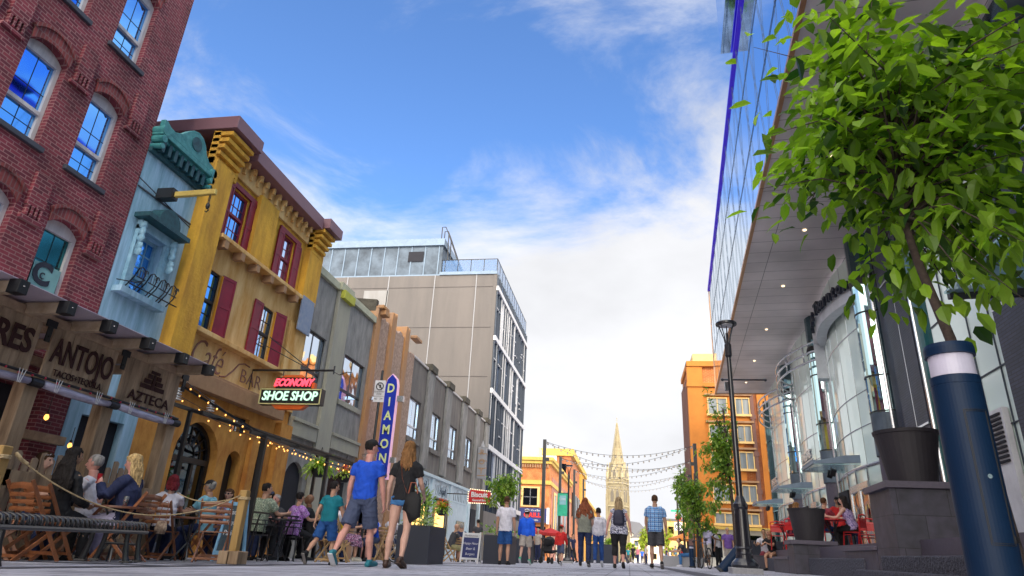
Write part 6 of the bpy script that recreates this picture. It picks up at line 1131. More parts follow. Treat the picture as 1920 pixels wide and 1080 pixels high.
def person(label, x, y, h, head, pose=None, skin='skin_fair', hair=('short', 'hair_brown'), top=('tee', 'c_white'), bot=('shorts', 'c_navy'), shoe='shoe_brown', sole='sole_white', fat=1., fem=0, z=None, vox=.010, group=None, yaw=0, nod=0, extra=None, faced=True, sock=None, tilt=0, seat=.46, **kw):
    """head = heading in degrees, 0 = walking away down the street, 90 = facing right"""
    P_ = dict(pose or STAND); P_.update(kw); z = gz(x, y) if z is None else z; T = thing('person', label, 'person', (x, y, z), -rad(head), group); k = h; sit = P_.get('sit')
    th, sh = .245*k, .245*k; hipw = (.05 if not fem else .052)*k*min(1.15, fat)
    legs = {}; lows = []
    for S_, nm in ((-1, 'L'), (1, 'R')):
        a, kn = P_[nm][:2]; ab = P_[nm][2] if len(P_[nm]) > 2 else 2; a = rad(a); b = a-rad(kn); ab = rad(ab)
        d1 = Vector((S_*math.sin(ab), math.sin(a)*math.cos(ab), -math.cos(a)*math.cos(ab))); d2 = Vector((S_*math.sin(ab)*.5, math.sin(b), -math.cos(b)))
        fp = rad(P_.get('f'+nm, 0)); legs[nm] = (S_, d1, d2, fp); lows.append(d1.z*th+d2.z*sh-.045*k-max(0, math.sin(-fp))*.10*k)
    pz = seat+.045*k if sit else -min(lows); pel = Vector((0, 0, pz)); le = rad(P_.get('lean', 3)); up = Vector((math.sin(rad(tilt)), math.sin(le), math.cos(le))).normalized(); fwd = Vector((0, math.cos(le), -math.sin(le)))
    nb = pel+up*.30*k; sw = (.107 if not fem else .094)*k
    body = MB(); sk = .5
    def torso(mb, g, hem=-.02, topf=.30, neck=False):   # rings up the spine
        prof = ([(-.04, .060, .052), (-.01, .092, .066), (.04, .094, .068), (.10, .083, .062), (.16, .088, .066), (.22, .097, .066), (.265, .090, .056), (.29, .060, .046)] if not fem else [(-.04, .062, .054), (-.01, .096, .068), (.04, .092, .066), (.10, .070, .056), (.16, .078, .064), (.21, .083, .064), (.26, .076, .052), (.29, .05, .042)])
        rs, pt = [], []
        for f, rx, ry in prof:
            if f < hem or f > topf: continue
            fx = fat if f < .2 else 1+(fat-1)*.5; pt.append(pel+up*f*k); rs.append((rx*k*fx+g, ry*k*fx+g))
        if prof[0][0] < hem: f0 = hem; pt.insert(0, pel+up*hem*k); rs.insert(0, (rs[0][0]*.99, rs[0][1]*.99))
        mb.tube(pt, rs, 20, side=(1, 0, 0))
    torso(body, 0, -.05)
    body.tube([nb-up*.03*k, nb+up*.035*k, nb+up*.07*k], [.036*k*(1 if not fem else .86)]*3, 12, side=(1, 0, 0))
    hr = Matrix.Rotation(-rad(yaw), 3, 'Z') @ Matrix.Rotation(-rad(nod), 3, 'X'); hc = nb+up*.045*k+Vector((0, .012*k, .082*k)); hs = k/1.75*(1.0 if k > 1.5 else 1.12)
    H_ = lambda a, b, c: hc+hr @ (Vector((a, b, c))*hs)
    # skull, jaw, nose, ears, brow
    body.tube([H_(0, .018, -.112), H_(0, .02, -.095), H_(0, .012, -.06), H_(0, .004, -.02), H_(0, -.002, .03), H_(0, -.006, .075), H_(0, -.008, .105), H_(0, -.008, .118)], [(.020*hs, .022*hs), (.042*hs, .05*hs), (.060*hs, .074*hs), (.070*hs, .088*hs), (.075*hs, .095*hs), (.066*hs, .084*hs), (.040*hs, .052*hs), (.012*hs, .015*hs)], 18, side=hr @ Vector((1, 0, 0)))
    if faced:
        body.tube([H_(0, .088, .012), H_(0, .100, -.012), H_(0, .112, -.030), H_(0, .092, -.038)], [(.009*hs), .012*hs, .015*hs, .010*hs], 8); body.tube([H_(-.03, .082, .028), H_(0, .090, .022), H_(.03, .082, .028)], .010*hs, 6); body.tube([H_(-.02, .078, -.065), H_(0, .086, -.065), H_(.02, .078, -.065)], .010*hs, 6)
    for sx in (-1, 1): body.ball(H_(sx*.078, -.004, -.008), (.010*hs, .020*hs, .032*hs), 8)
    hands = {}
    arms = {}
    for S_, nm in ((-1, 'aL'), (1, 'aR')):
        a, ab, e = P_[nm][:3]; ins = P_[nm][3] if len(P_[nm]) > 3 else 0; a, ab, e = rad(a)+le*.3, rad(ab), rad(e)
        sh0 = nb-up*.025*k+Vector((S_*sw, 0, 0)); d1 = Vector((S_*math.sin(ab), math.sin(a)*math.cos(ab), -math.cos(a)*math.cos(ab))); ab2 = ab*.35-rad(ins); d2 = Vector((S_*math.sin(ab2), math.sin(a+e)*math.cos(ab2), -math.cos(a+e)*math.cos(ab2)))
        el = sh0+d1*.165*k; wr = el+d2*.145*k; arms[nm] = (S_, sh0, d1, el, d2, wr); m_ = .92 if fem else 1.05
        body.tube([nb-up*.03*k+Vector((S_*sw*.3, 0, 0)), nb-up*.02*k+Vector((S_*sw*.75, 0, 0)), sh0, sh0+d1*.05*k, el-d1*.02*k, el+d2*.03*k, wr-d2*.03*k, wr], [.034*k, .035*k, .032*k*m_, .029*k*m_, .0225*k*m_, .0235*k*m_, .0155*k*m_, .0145*k*m_], 12)
        # hand: palm and five fingers
        sd_ = d2.cross(Vector((0, 1, 0))); sd_ = (Vector((0, 0, 1)) if sd_.length < .3 else sd_).normalized(); u = Vector((0, 1, 0)) - d2*d2.y; u = (Vector((0, 0, 1))-d2*d2.z).normalized() if u.length < .3 else u.normalized(); nrm = d2.cross(u)*S_       # nrm points to the palm side
        if nrm.x*S_ > 0: nrm = -nrm
        fr = max(.0078, .0052*k); body.tube([wr-d2*.01*k, wr+d2*.02*k, wr+d2*.055*k], [(.014*k, .010*k), (.022*k, .011*k), (.022*k, .010*k)], 10, side=u)
        for j, (o_, l_) in enumerate(((.017, .040), (.006, .046), (-.005, .043), (-.016, .034))):
            b0 = wr+d2*.05*k+u*o_*k; c_ = .35+.12*j; v1 = (d2+nrm*c_*.6).normalized(); v2 = (d2*.6+nrm*c_*1.6).normalized(); p1 = b0+v1*l_*k*.5; p2 = p1+v2*l_*k*.5; body.tube([b0-d2*.01*k, b0, p1, p2], [fr, fr, fr*.95, fr*.75], 6)
        b0 = wr+d2*.015*k+u*.018*k; body.tube([b0, b0+(d2*.7+u*.8+nrm*.3)*.022*k, b0+(d2*1.6+u*.9+nrm*.6)*.022*k], [fr*1.2, fr*1.15, fr*.8], 6); hands[nm] = wr+d2*.05*k
    feet = {}; cal_ = {}
    for nm, (S_, d1, d2, fp) in legs.items():
        hp = pel+Vector((S_*hipw, 0, 0)); kn = hp+d1*th; an = kn+d2*sh; m_ = fat**.6; cal = Vector((0, -.012*k, 0)) if d2.z < -.5 else Vector((0, 0, -.006*k))
        cal_[nm] = cal; body.tube([hp+Vector((0, 0, .02*k)), hp+d1*.06*k, hp+d1*.15*k, kn-d1*.02*k, kn+d2*.03*k, kn+d2*.09*k+cal, kn+d2*.17*k, an-d2*.01*k, an+d2*.02*k], [.048*k*m_, .050*k*m_, .042*k*m_, .031*k, .029*k, .0325*k*m_**.5, .024*k, .0175*k, .018*k], 14)
        tf = P_.get('toe'+nm, S_*7); f_ = Vector((math.sin(rad(tf))*math.cos(fp), math.cos(fp)*math.cos(rad(tf)), math.sin(fp))) if sit else Vector((math.sin(rad(tf))*math.cos(fp), math.cos(fp), math.sin(fp))); fu = Vector((0, -math.sin(fp), math.cos(fp)))
        base = an-fu*.028*k; body.tube([base-f_*.030*k, base+f_*.03*k+fu*.008*k, base+f_*.085*k-fu*.004*k, base+f_*.105*k-fu*.006*k], [.017*k, .019*k, .015*k, .010*k], 8); feet[nm] = (base, f_, fu, an, kn, hp, d1, d2, S_)
    pk = [(1, (H_(sx*.031, .080, .010), .0125*hs)) for sx in (-1, 1)]+[(2, (H_(0, .094, -.066), .019*hs))] if faced else None
    remesh(body, 'body', vox*.82, [skin, 'eye_dark', 'lip'], T, 2, pk)
    # ---- top
    kd, tm = top[0], top[1]
    if kd:
        s = MB(); g = .014+(.012 if kd in ('hoodie', 'jacket', 'shirt') else 0); hem = {'tee': -.015, 'shirt': -.045, 'hoodie': -.04, 'jacket': -.05, 'tank': -.03, 'blouse': -.06, 'long': -.03, 'crop': .02}[kd]
        torso(s, g, hem, .295); sl_ = {'tee': .55, 'shirt': .62, 'hoodie': 2, 'jacket': 2, 'tank': 0, 'blouse': .12, 'long': 2, 'crop': .4}[kd]
        if kd in ('shirt', 'blouse', 'tee'): s.tube([pel+up*(hem+.002)*k, pel+up*.10*k, pel+up*.16*k], [((.098 if fem else .096)*k*fat+g, .07*k*fat+g), ((.080 if fem else .090)*k*fat+g, .066*k*fat+g), (.085*k*fat+g, .066*k*fat+g)], 20, side=(1, 0, 0))
        for nm, (S_, sh0, d1, el, d2, wr) in arms.items():
            a0 = nb-up*.032*k+Vector((S_*sw*.3, 0, 0)); b0 = nb-up*.018*k+Vector((S_*sw*.8, 0, 0)); ra = .034*k+g
            if sl_ == 0: s.tube([a0, b0-Vector((S_*sw*.15, 0, 0))], [ra*1.1, ra*.8], 12)
            elif sl_ < 1: e_ = sh0+d1*.165*k*sl_; s.tube([a0, b0, sh0+d1*.01*k, sh0.lerp(e_, .6), e_], [ra*1.1, ra*1.05, ra, ra*.97, ra*.93], 14)
            else: s.tube([a0, b0, sh0+d1*.01*k, el-d1*.02*k, el+d2*.02*k, wr-d2*.01*k], [ra*1.1, ra*1.05, ra, .026*k+g, .027*k+g, .019*k+g], 14)
        s.ball(nb-up*.028*k, (.086*k, .054*k+g*.5, .038*k), 12)
        if kd in ('hoodie',): s.tube([nb+Vector((-.05*k, -.02*k, .0)), nb+Vector((0, -.055*k, -.012*k)), nb+Vector((.05*k, -.02*k, .0))], [.022*k, .034*k, .022*k], 10); s.ball(nb+Vector((0, -.04*k, -.03*k)), (.05*k, .03*k, .045*k), 10)
        if kd in ('shirt', 'jacket'): s.lathe(nb+up*.0*k-Vector((0, 0, .01*k)), [(.050*k, 0), (.046*k, .028*k)], 14)
        remesh(s, {'tee': 'tshirt', 'shirt': 'shirt', 'hoodie': 'hoodie', 'jacket': 'jacket', 'tank': 'vest_top', 'blouse': 'blouse', 'long': 'sweater', 'crop': 'tshirt'}[kd], vox*1.15, [tm], T, 2, wr=.008)
    # ---- bottoms
    kd, bm_ = bot
    if kd:
        s = MB(); g = .010; s.tube([pel-up*.055*k, pel-up*.01*k, pel+up*.035*k, pel+up*.055*k], [(.075*k*fat+g, .058*k*fat+g), (.095*k*fat+g, .070*k*fat+g), (.089*k*fat+g*.3, .064*k*fat+g*.3), (.080*k*fat, .056*k*fat)], 20, side=(1, 0, 0))
        for nm, (base, f_, fu, an, kn, hp, d1, d2, S_) in feet.items():
            m_ = fat**.6; w_ = {'shorts': 1.16, 'hotpants': 1.0, 'trousers': 1.0, 'jeans': 1.0, 'leggings': .95, 'capri': .98, 'skirt': 1.3}[kd]; r0 = .052*k*m_+g
            if kd == 'hotpants': pts = [hp+Vector((0, 0, .02*k)), hp+d1*.02*k, hp+d1*.055*k]; rs = [r0, r0*1.02, r0*1.02]
            elif kd == 'shorts': pts = [hp+Vector((0, 0, .02*k)), hp+d1*.06*k, hp+d1*.14*k, kn-d1*.012*k]; rs = [r0, r0*1.05, r0*w_*.95, r0*w_*.95]
            elif kd == 'skirt': pts = [hp, hp+d1*.1*k, kn+d1*.0*k, kn+d2*.08*k]; rs = [r0*1.1, r0*1.3, r0*1.4, r0*1.5]
            elif kd == 'capri': pts = [hp+Vector((0, 0, .02*k)), hp+d1*.06*k, hp+d1*.15*k, kn, kn+d2*.08*k+cal_[nm], kn+d2*.12*k+cal_[nm]*.8]; rs = [r0, r0*1.05, .045*k*m_+g, .037*k+g, .038*k*m_**.5+g, .034*k*m_**.5+g]
            else: pts = [hp+Vector((0, 0, .02*k)), hp+d1*.06*k, hp+d1*.15*k, kn, kn+d2*.09*k+cal_[nm], kn+d2*.2*k, an-d2*.012*k]; e_ = 1 if kd != 'leggings' else .8; rs = [r0, r0*1.02, .043*k*m_+g, .038*k*e_+g, .037*k*e_+g, .029*k*e_+g, .026*k*e_+g]
            s.tube(pts, rs, 16)
        remesh(s, {'hotpants': 'shorts', 'skirt': 'skirt', 'capri': 'capri_trousers'}.get(kd, kd), vox*1.15, [bm_], T, 2, wr=.007, ws=(7, 7, 9))
    # ---- shoes
    if shoe:
        for nm, (base, f_, fu, an, kn, hp, d1, d2, S_) in feet.items():
            s = MB(); b_ = base-fu*.002*k; s.tube([b_-f_*.045*k, b_-f_*.03*k+fu*.006*k, b_+f_*.02*k+fu*.008*k, b_+f_*.085*k, b_+f_*.118*k-fu*.004*k], [.016*k, .024*k, .025*k, .024*k, .014*k], 12); s.tube([an-fu*.01*k, an+fu*.012*k], [.026*k, .024*k], 12); so = remesh(s, 'shoe', vox*.8, [shoe], T, 1)
            s = MB(); R = Matrix((f_.cross(fu).normalized(), f_, fu)).transposed(); s.obox(b_+f_*.036*k-fu*.020*k, (.046*k, .165*k, .010*k), R); s.build('sole', sole, so, bev=.008)
            if sock: s = MB(); s.tube([an-d2*.0*k, an-d2*.035*k], [.022*k, .0225*k], 12); s.build('sock', sock, so)
    # ---- hair
    hk, hm_ = hair[0], hair[1]; s = MB()
    if hk not in ('bald',):
        if hk != 'capback': pass
        rr = 1.10 if hk == 'short' else 1.16
        s.tube([H_(0, -.030, -.040), H_(0, -.028, -.01), H_(0, -.020, .035), H_(0, -.010, .075), H_(0, -.008, .108), H_(0, -.01, .128)], [(.062*hs*rr, .060*hs*rr), (.072*hs*rr, .072*hs*rr), (.0765*hs*rr, .088*hs*rr), (.069*hs*rr, .088*hs*rr), (.048*hs*rr, .062*hs*rr), (.014*hs, .018*hs)], 18, side=hr @ Vector((1, 0, 0)))
        if hk in ('long', 'verylong', 'bob', 'pony', 'curly'):
            wd = 2.1 if hk == 'curly' else 1.; ln_ = {'long': .30, 'verylong': .50, 'bob': .13, 'pony': .05, 'curly': .46}[hk]*(k/1.7); r_ = random.Random(int(abs(x)*100)); bk = -.055
            for j in range(26):
                a = -1.25+2.5*j/25; sx_ = math.sin(a)*.082; sy_ = bk-math.cos(a)*.045+.055*abs(math.sin(a)); l2 = ln_*(1-.18*abs(math.sin(a)))*r_.uniform(.88, 1.06); p0 = H_(sx_*.8, sy_*.8, .06); pts = [p0, H_(sx_*1.12, sy_*1.1-.006, -.03)]
                wv = .018 if hk == 'curly' else .007
                for q in range(1, 6): t = q/5; pts.append(H_(sx_*(1.15+.25*t*(hk != 'bob'))*(1+(wd-1)*min(1, t*1.6)), sy_*1.1-.01-.03*math.sin(t*1.5), -.03)+Vector((r_.uniform(-wv, wv), r_.uniform(-wv, wv)-.05*le*t*2, -l2*t)))
                vr = 1.6 if hk == 'curly' else 1.; s.tube(pts, [.02*hs, .022*hs]+[.021*hs*vr*(1-.45*(q/5)**2) for q in range(1, 6)], 6)
        if hk == 'pony': p0 = H_(0, -.1, .04); s.tube([p0, H_(0, -.14, .02), H_(0, -.15, -.08), H_(0, -.13, -.2)], [.025, .035, .03, .01], 8)
        if hk == 'bun': s.ball(H_(0, -.09, .06), .04*hs, 10)
        if hk == 'fringe' or hk in ('long', 'bob') : s.tube([H_(-.06, .055, .06), H_(0, .085, .075), H_(.06, .055, .06)], [.018*hs, .022*hs, .018*hs], 8)
        remesh(s, 'hair', max(.007, vox*.8), [hm_], T, 1, wr=.006 if hk == 'short' else .010, ws=(30, 30, 7))
    if len(hair) > 2:                                  # cap
        s = MB(); s.tube([H_(0, -.005, .045), H_(0, -.006, .085), H_(0, -.008, .118), H_(0, -.01, .135)], [(.086*hs, .103*hs), (.080*hs, .096*hs), (.055*hs, .068*hs), (.012*hs, .015*hs)], 20, side=hr @ Vector((1, 0, 0))); bd = -1 if len(hair) > 3 else 1
        s.tube([H_(0, bd*.06, .05), H_(0, bd*.12, .045), H_(0, bd*.155, .03)], [(.072*hs, .012*hs), (.062*hs, .008*hs), (.035*hs, .006*hs)], 14, side=hr @ Vector((1, 0, 0))); remesh(s, 'cap', .007, [hair[2]], T, 1)
    ctx = dict(T=T, H=H_, hands=hands, k=k, nb=nb, pel=pel, up=up, hs=hs, arms=arms, hr=hr)
    if extra: extra(ctx)
    return T
def sunglasses(c, up_=0, m='sunglass'):
    s = MB(); H_ = c['H']
    for sx in (-1, 1): s.tube([H_(sx*.032, .098-up_*.5, .012+up_), H_(sx*.032, .102-up_*.5, .012+up_)], .022*c['hs'], 12, side=(0, 0, 1)); s.tube([H_(sx*.06, .09-up_*.5, .016+up_), H_(sx*.082, 0, .016+up_*.8)], .004, 4)
    s.tube([H_(-.05, .098-up_*.5, .02+up_), H_(.05, .098-up_*.5, .02+up_)], .004, 4); s.build('sunglasses', m, c['T'])
def handbag(c):
    T = c['T']; k = c['k']; p = c['pel']+Vector((.17, -.10, -.02)); s = MB(); s.tube([p+Vector((-.05, 0, -.19)), p+Vector((0, 0, -.17)), p+Vector((.01, 0, 0)), p+Vector((0, 0, .12))], [(.13, .055), (.15, .065), (.13, .055), (.10, .03)], 14, side=(1, 0, 0)); b = s.build('shoulder_bag', 'leather_black', T, smooth=True); s = MB(); n = c['nb']
    s.tube([p+Vector((-.09, 0, .10)), n+Vector((-.02, -.13, -.22)), n+Vector((-.06, -.105, -.02)), n+Vector((-.085, -.02, .045)), n+Vector((-.07, .08, -.05)), n+Vector((.05, .13, -.3)), p+Vector((.08, .1, .12))], (.016), 6, ell=.25); s.tube([p+Vector((-.05, -.06, .10)), p+Vector((-.02, -.07, .25)), p+Vector((.05, -.07, .25)), p+Vector((.09, -.06, .10))], .009, 6); s.build('bag_strap', 'leather_tan', b)
def rucksack(c):
    T = c['T']; k = c['k']; n = c['nb']; f = Vector((0, -.155, -.17)); s = MB(); s.tube([n+f+Vector((0, 0, -.22)), n+f+Vector((0, -.01, -.18)), n+f+Vector((0, -.02, 0)), n+f+Vector((0, 0, .12)), n+f+Vector((0, .02, .16))], [(.13, .06), (.15, .085), (.15, .09), (.12, .075), (.06, .04)], 14, side=(1, 0, 0)); b = s.build('backpack', 'backpack', T, smooth=True); s = MB()
    for sx in (-1, 1): s.tube([n+f+Vector((sx*.09, .03, .13)), n+Vector((sx*.085, -.02, .03)), n+Vector((sx*.09, .10, -.06)), n+Vector((sx*.12, .08, -.3)), n+f+Vector((sx*.13, .05, -.15))], (.022), 6, ell=.3)
    s.build('strap', 'dark', b); s = MB(); s.obox(n+f+Vector((0, -.09, -.09)), (.2, .03, .16)); s.build('pocket', 'backpack', b, bev=.012)
def glass_in_hand(nm, m='drink_red'):
    def f(c):
        p = c['hands'][nm]; s = MB(); s.lathe(p+Vector((0, .0, -.07)), [(.026, 0), (.034, .13)], 12); o = s.build('held_glass', m, c['T']); s = MB(); s.tube([p+Vector((0, 0, .02)), p+Vector((0, -.03, .12))], .004, 5); s.build('straw', 'dark', o)
    return f
def lapel(c):
    n = c['nb']; s = MB(); s.tube([n+Vector((-.05, .03, .03)), n+Vector((-.02, .085, -.05)), n+Vector((0, .10, -.16))], (.022), 6, ell=.4); s.tube([n+Vector((.05, .03, .03)), n+Vector((.02, .085, -.05)), n+Vector((0, .10, -.16))], (.022), 6, ell=.4); s.build('red_collar', 'c_red', c['T']); glass_in_hand('aL')(c)
def X(px, Y, py=1045): return atY(px, py, Y).x
V1 = .0085
# ---------------- walkers
person('man in blue tshirt, grey shorts and black cap walking away on the left', X(668, 9.79), 9.79, 1.80, 4, WALK, 'skin_pink', ('short', 'hair_black', 'c_black', ), ('tee', 'c_blue'), ('shorts', 'c_greyblue'), 'shoe_teal', 'sole_white', fat=1.08, vox=V1, yaw=38, R=(12, 4, 4), L=(-20, 18, 5), fL=-38, fR=5, aL=(-6, 12, 14), aR=(6, 12, 10))
person('auburn haired woman in black tshirt and denim shorts walking away with a black bag', X(745, 9.62), 9.62, 1.74, 0, WALK, 'skin_fair', ('long', 'hair_light_brown'), ('tee', 'c_black'), ('hotpants', 'c_denim'), 'shoe_brown', 'shoe_brown', fem=1, vox=V1, extra=handbag, L=(-6, 2, 3), R=(-12, 14, 5), fR=-20, aL=(-12, 14, 30), aR=(8, 16, 50, 10), yaw=-8)
person('boy in teal tshirt and blue shorts striding on the left', X(606, 10.41), 10.41, 1.24, 8, WALK, 'skin_tan', ('short', 'hair_black'), ('tee', 'c_teal'), ('shorts', 'c_deepblue'), 'c_black', 'sole_grey', fat=1.12, vox=V1, L=(-22, 24, 5), R=(12, 4, 3), fL=-50, fR=6, aL=(-24, 14, 20), aR=(20, 12, 12), sock='c_black', yaw=24)
person('man in white short sleeved shirt and navy shorts walking away', X(945, 19.5), 19.5, 1.80, 2, STAND, 'skin_tan', ('short', 'hair_brown'), ('shirt', 'c_white'), ('shorts', 'c_deepblue'), 'c_black', 'c_black', vox=V1, L=(2, 3, 3), R=(-4, 6, 3), aL=(0, 10, 10), aR=(2, 10, 12))
person('boy in bright blue hoodie and white cap walking away', X(985, 20.07), 20.07, 1.42, 4, WALK, 'skin_fair', ('short', 'hair_brown', 'c_white', 1), ('hoodie', 'c_royal'), ('shorts', 'c_stone'), 'shoe_green', 'sole_white', fat=1.1, vox=V1, aL=(4, 12, 10), aR=(-4, 12, 8), L=(-14, 18), R=(12, 2), fL=-30)
person('child in red cap and black and red top walking away', X(1051, 22.3), 22.3, 1.18, 10, WALK, 'skin_tan', ('short', 'hair_brown', 'c_red'), ('long', 'c_red'), ('shorts', 'c_greyblue'), 'c_black', 'sole_white', vox=V1, yaw=30)
person('woman with very long red hair, sage top and dark jeans walking away', X(1096, 18.94), 18.94, 1.70, 0, WALK, 'skin_fair', ('curly', 'hair_red'), ('shirt', 'c_sage'), ('jeans', 'c_jean'), 'c_black', 'sole_grey', fem=1, fat=1.08, vox=V1, aL=(12, 12, 40, 20), aR=(12, 12, 40, 20), L=(10, 3), R=(-8, 10), fR=-20)
person('teenager in white hoodie and blue jeans walking beside the red haired woman', X(1122, 20.5), 20.5, 1.50, 0, WALK, 'skin_tan', ('short', 'hair_black'), ('hoodie', 'c_white'), ('jeans', 'c_brightjean'), 'c_white', 'sole_white', vox=V1, L=(-8, 8), R=(8, 2), aL=(2, 9, 12), aR=(4, 9, 14))
person('heavy blonde woman in floral sleeveless top and black capris wearing a dark backpack', X(1161, 18.38), 18.38, 1.70, 0, WALK, 'skin_pink', ('long', 'hair_sand'), ('blouse', 'floral_navy'), ('capri', 'c_black'), 'c_black', 'c_black', fem=1, fat=1.38, vox=V1, extra=rucksack, L=(4, 3, 1), R=(-12, 12, 0), fR=-20, aL=(4, 26, 10), aR=(4, 24, 10))
person('man in blue plaid shirt and black shorts walking away in the middle of the street', X(1231, 19.46), 19.46, 1.84, 0, WALK, 'skin_tan', ('short', 'hair_brown'), ('shirt', 'plaid_blue'), ('shorts', 'c_darkgrey'), 'c_black', 'sole_grey', fat=1.08, vox=V1, L=(4, 2, 2), R=(-12, 14, 2), fR=-28, aL=(6, 12, 18, 10), aR=(2, 14, 10))
def trio(*a, **k): return person(*a, **k)
person('man in white tshirt and grey shorts standing near the black bicycle', X(1328, 30), 30, 1.72, 60, STAND, 'skin_brown', ('short', 'hair_black'), ('tee', 'c_lilac'), ('shorts', 'c_stone'), 'c_white', 'sole_white', vox=.011, fat=1.1, aR=(30, 10, 50))
person('woman in white top and black trousers standing by the white shirted man', X(1347, 31), 31, 1.55, -60, STAND, 'skin_tan', ('short', 'hair_light_brown'), ('tee', 'c_white'), ('trousers', 'c_black'), 'c_black', 'sole_white', fem=1, fat=1.15, vox=.011)
person('person in purple shirt standing left of the street lamp', X(1367, 33), 33, 1.68, 180, STAND, 'skin_tan', ('short', 'hair_grey'), ('shirt', 'c_purple'), ('shorts', 'c_stone'), 'c_white', 'sole_white', vox=.011)
# far crowd
for i, (px, Y_, tc_, bc, hc_, lb) in enumerate(((1178, 85, 'c_teal', 'c_darkgrey', 'hair_brown', 'far walker in green teal top behind the backpack woman'), (1187, 72, 'c_black', 'c_black', 'hair_black', 'far walker all in black behind the backpack woman'), (1196, 78, 'c_pink', 'c_jean', 'hair_blonde', 'far walker in pink left of the plaid shirt man'), (1172, 90, 'c_red', 'c_navy', 'hair_brown', 'far walker in red nearest the backpack woman'), (1250, 80, 'c_navy', 'c_denim', 'hair_brown', 'far walker in navy just right of the plaid shirt man'), (1262, 84, 'c_yellow', 'c_maroonc', 'hair_brown', 'far walker in bright yellow near the stop sign pole'), (1256, 95, 'c_white', 'c_jean', 'hair_black', 'far walker in white between the navy and yellow ones'), (1073, 45, 'c_navy', 'c_black', 'hair_brown', 'far person in dark clothes behind the red haired woman'), (1204, 95, 'c_royal', 'c_navy', 'hair_brown', 'far walker in bright blue close to the plaid shirt man'), (1147, 70, 'c_lilac', 'c_jean', 'hair_black', 'far walker in lilac left of the backpack woman'), (1008, 38, 'c_stone', 'c_navy', 'hair_grey', 'far person in beige by the red parasols'), (1071, 52, 'c_maroonc', 'c_jean', 'hair_black', 'far person in maroon half hidden behind the red haired woman'), (1212, 70, 'c_cream', 'c_jean', 'hair_brown', 'far person in cream just left of the plaid shirt man'), (1268, 70, 'c_skyblue', 'c_khaki', 'hair_grey', 'far walker in pale blue beside the stop sign tree'), (1278, 62, 'c_red', 'c_jean', 'hair_blonde', 'far walker in red near the orange red parasol'), (1170, 60, 'c_white', 'c_darkgrey', 'hair_brown', 'far walker in white close behind the backpack woman'), (893, 30, 'c_darkgrey', 'c_jean', 'hair_black', 'person in dark grey behind the white framed sandwich board'))):
    person(lb, X(px, Y_), Y_, 1.7, (20*i) % 360, WALK if i % 2 else STAND, 'skin_tan', ('short', hc_), ('tee', tc_), ('trousers', bc), 'c_black', 'c_black', vox=.02, faced=False, group='people far down the street')
# ---------------- left terrace, seated
def seated(label, px, Y_, head, ch=CH, chlab=None, dx=0, chead=None, h=1.70, **k):
    x = X(px, Y_, 1045-1330/Y_)+dx; z = k.pop('z', None); zz_ = gz(x, Y_) if z is None else z; t = person(label, x, Y_, h, head, k.pop('pose', SIT), z=zz_, **k)
    if chlab: hd = rad(head if chead is None else chead); chair(ch, x-math.sin(hd)*.02, Y_-math.cos(hd)*.02, head if chead is None else chead, chlab, zz_)
    return t
seated('young woman with sunglasses on her hair seated at the far left terrace table', 62, 8.0, 75, CH, 'folding chair of the woman with sunglasses on her hair', skin='skin_fair', hair=('long', 'hair_brown'), top=('tank', 'c_cream'), bot=('jeans', 'c_jean'), shoe='c_black', fem=1, vox=V1, extra=lambda c: sunglasses(c, .06, 'sole_white'), h=1.74, lean=10)
seated('woman with long curly black hair and black top seated with her back to the camera', 132, 7.75, 8, CH, 'folding chair under the woman with curly black hair', skin='skin_olive', hair=('curly', 'hair_black'), top=('long', 'c_black'), bot=('leggings', 'c_black'), shoe='c_black', fem=1, vox=V1, h=1.76, yaw=15, lean=0, aL=(20, 8, 60, 10), aR=(15, 8, 60, 20))
seated('white haired man in white tshirt seated at the table and facing left', 184, 8.6, -110, CH, 'folding chair of the white haired man', skin='skin_pink', hair=('short', 'hair_grey'), top=('tee', 'c_white'), bot=('shorts', 'c_stone'), shoe='shoe_brown', fat=1.1, vox=V1, h=1.80, aL=(30, 14, 118, 26), aR=(20, 12, 70), yaw=0)
seated('blonde woman in navy jacket with red collar drinking from a glass', 256, 8.45, -95, CH, 'folding chair of the blonde woman', skin='skin_pink', hair=('long', 'hair_blonde'), top=('jacket', 'c_navy'), bot=('trousers', 'c_lilac'), shoe='c_cream', fem=1, fat=1.12, vox=V1, extra=lapel, h=1.78, aL=(28, 22, 112, 22), aR=(20, 10, 70, 18), yaw=-8, nod=6)
person('man in black cap and white tshirt half hidden behind the picket fence', X(236, 10.4, 860), 10.4, 1.74, -95, STAND, 'skin_brown', ('short', 'hair_black', 'c_black', 1), ('tee', 'c_white'), ('jeans', 'c_jean'), 'c_black', vox=V1, z=gz(-8.8, 10.4)-.42)
person('dark haired person in shade at the back of the terrace, far left', X(86, 9.3, 830), 9.3, 1.60, 90, STAND, 'skin_olive', ('short', 'hair_black'), ('tee', 'c_maroonc'), ('jeans', 'c_jean'), 'c_black', vox=.011, z=gz(-9, 9.3)-.12)
person('grey haired person in shade at the back of the terrace beside the dark haired one', X(128, 9.5, 835), 9.5, 1.52, 160, STAND, 'skin_tan', ('short', 'hair_grey'), ('tee', 'c_darkgrey'), ('jeans', 'c_jean'), 'c_black', vox=.011, z=gz(-9, 9.3)-.22)
seated('woman with dark red bob and white top seated with her back turned', 323, 10.2, -40, CH, 'folding chair with a patterned bag hanging on it, of the woman with the red bob', skin='skin_fair', hair=('bob', 'hair_maroon'), top=('tee', 'c_white'), bot=('jeans', 'c_jean'), shoe='c_black', fem=1, vox=V1, h=1.64, chead=-10)
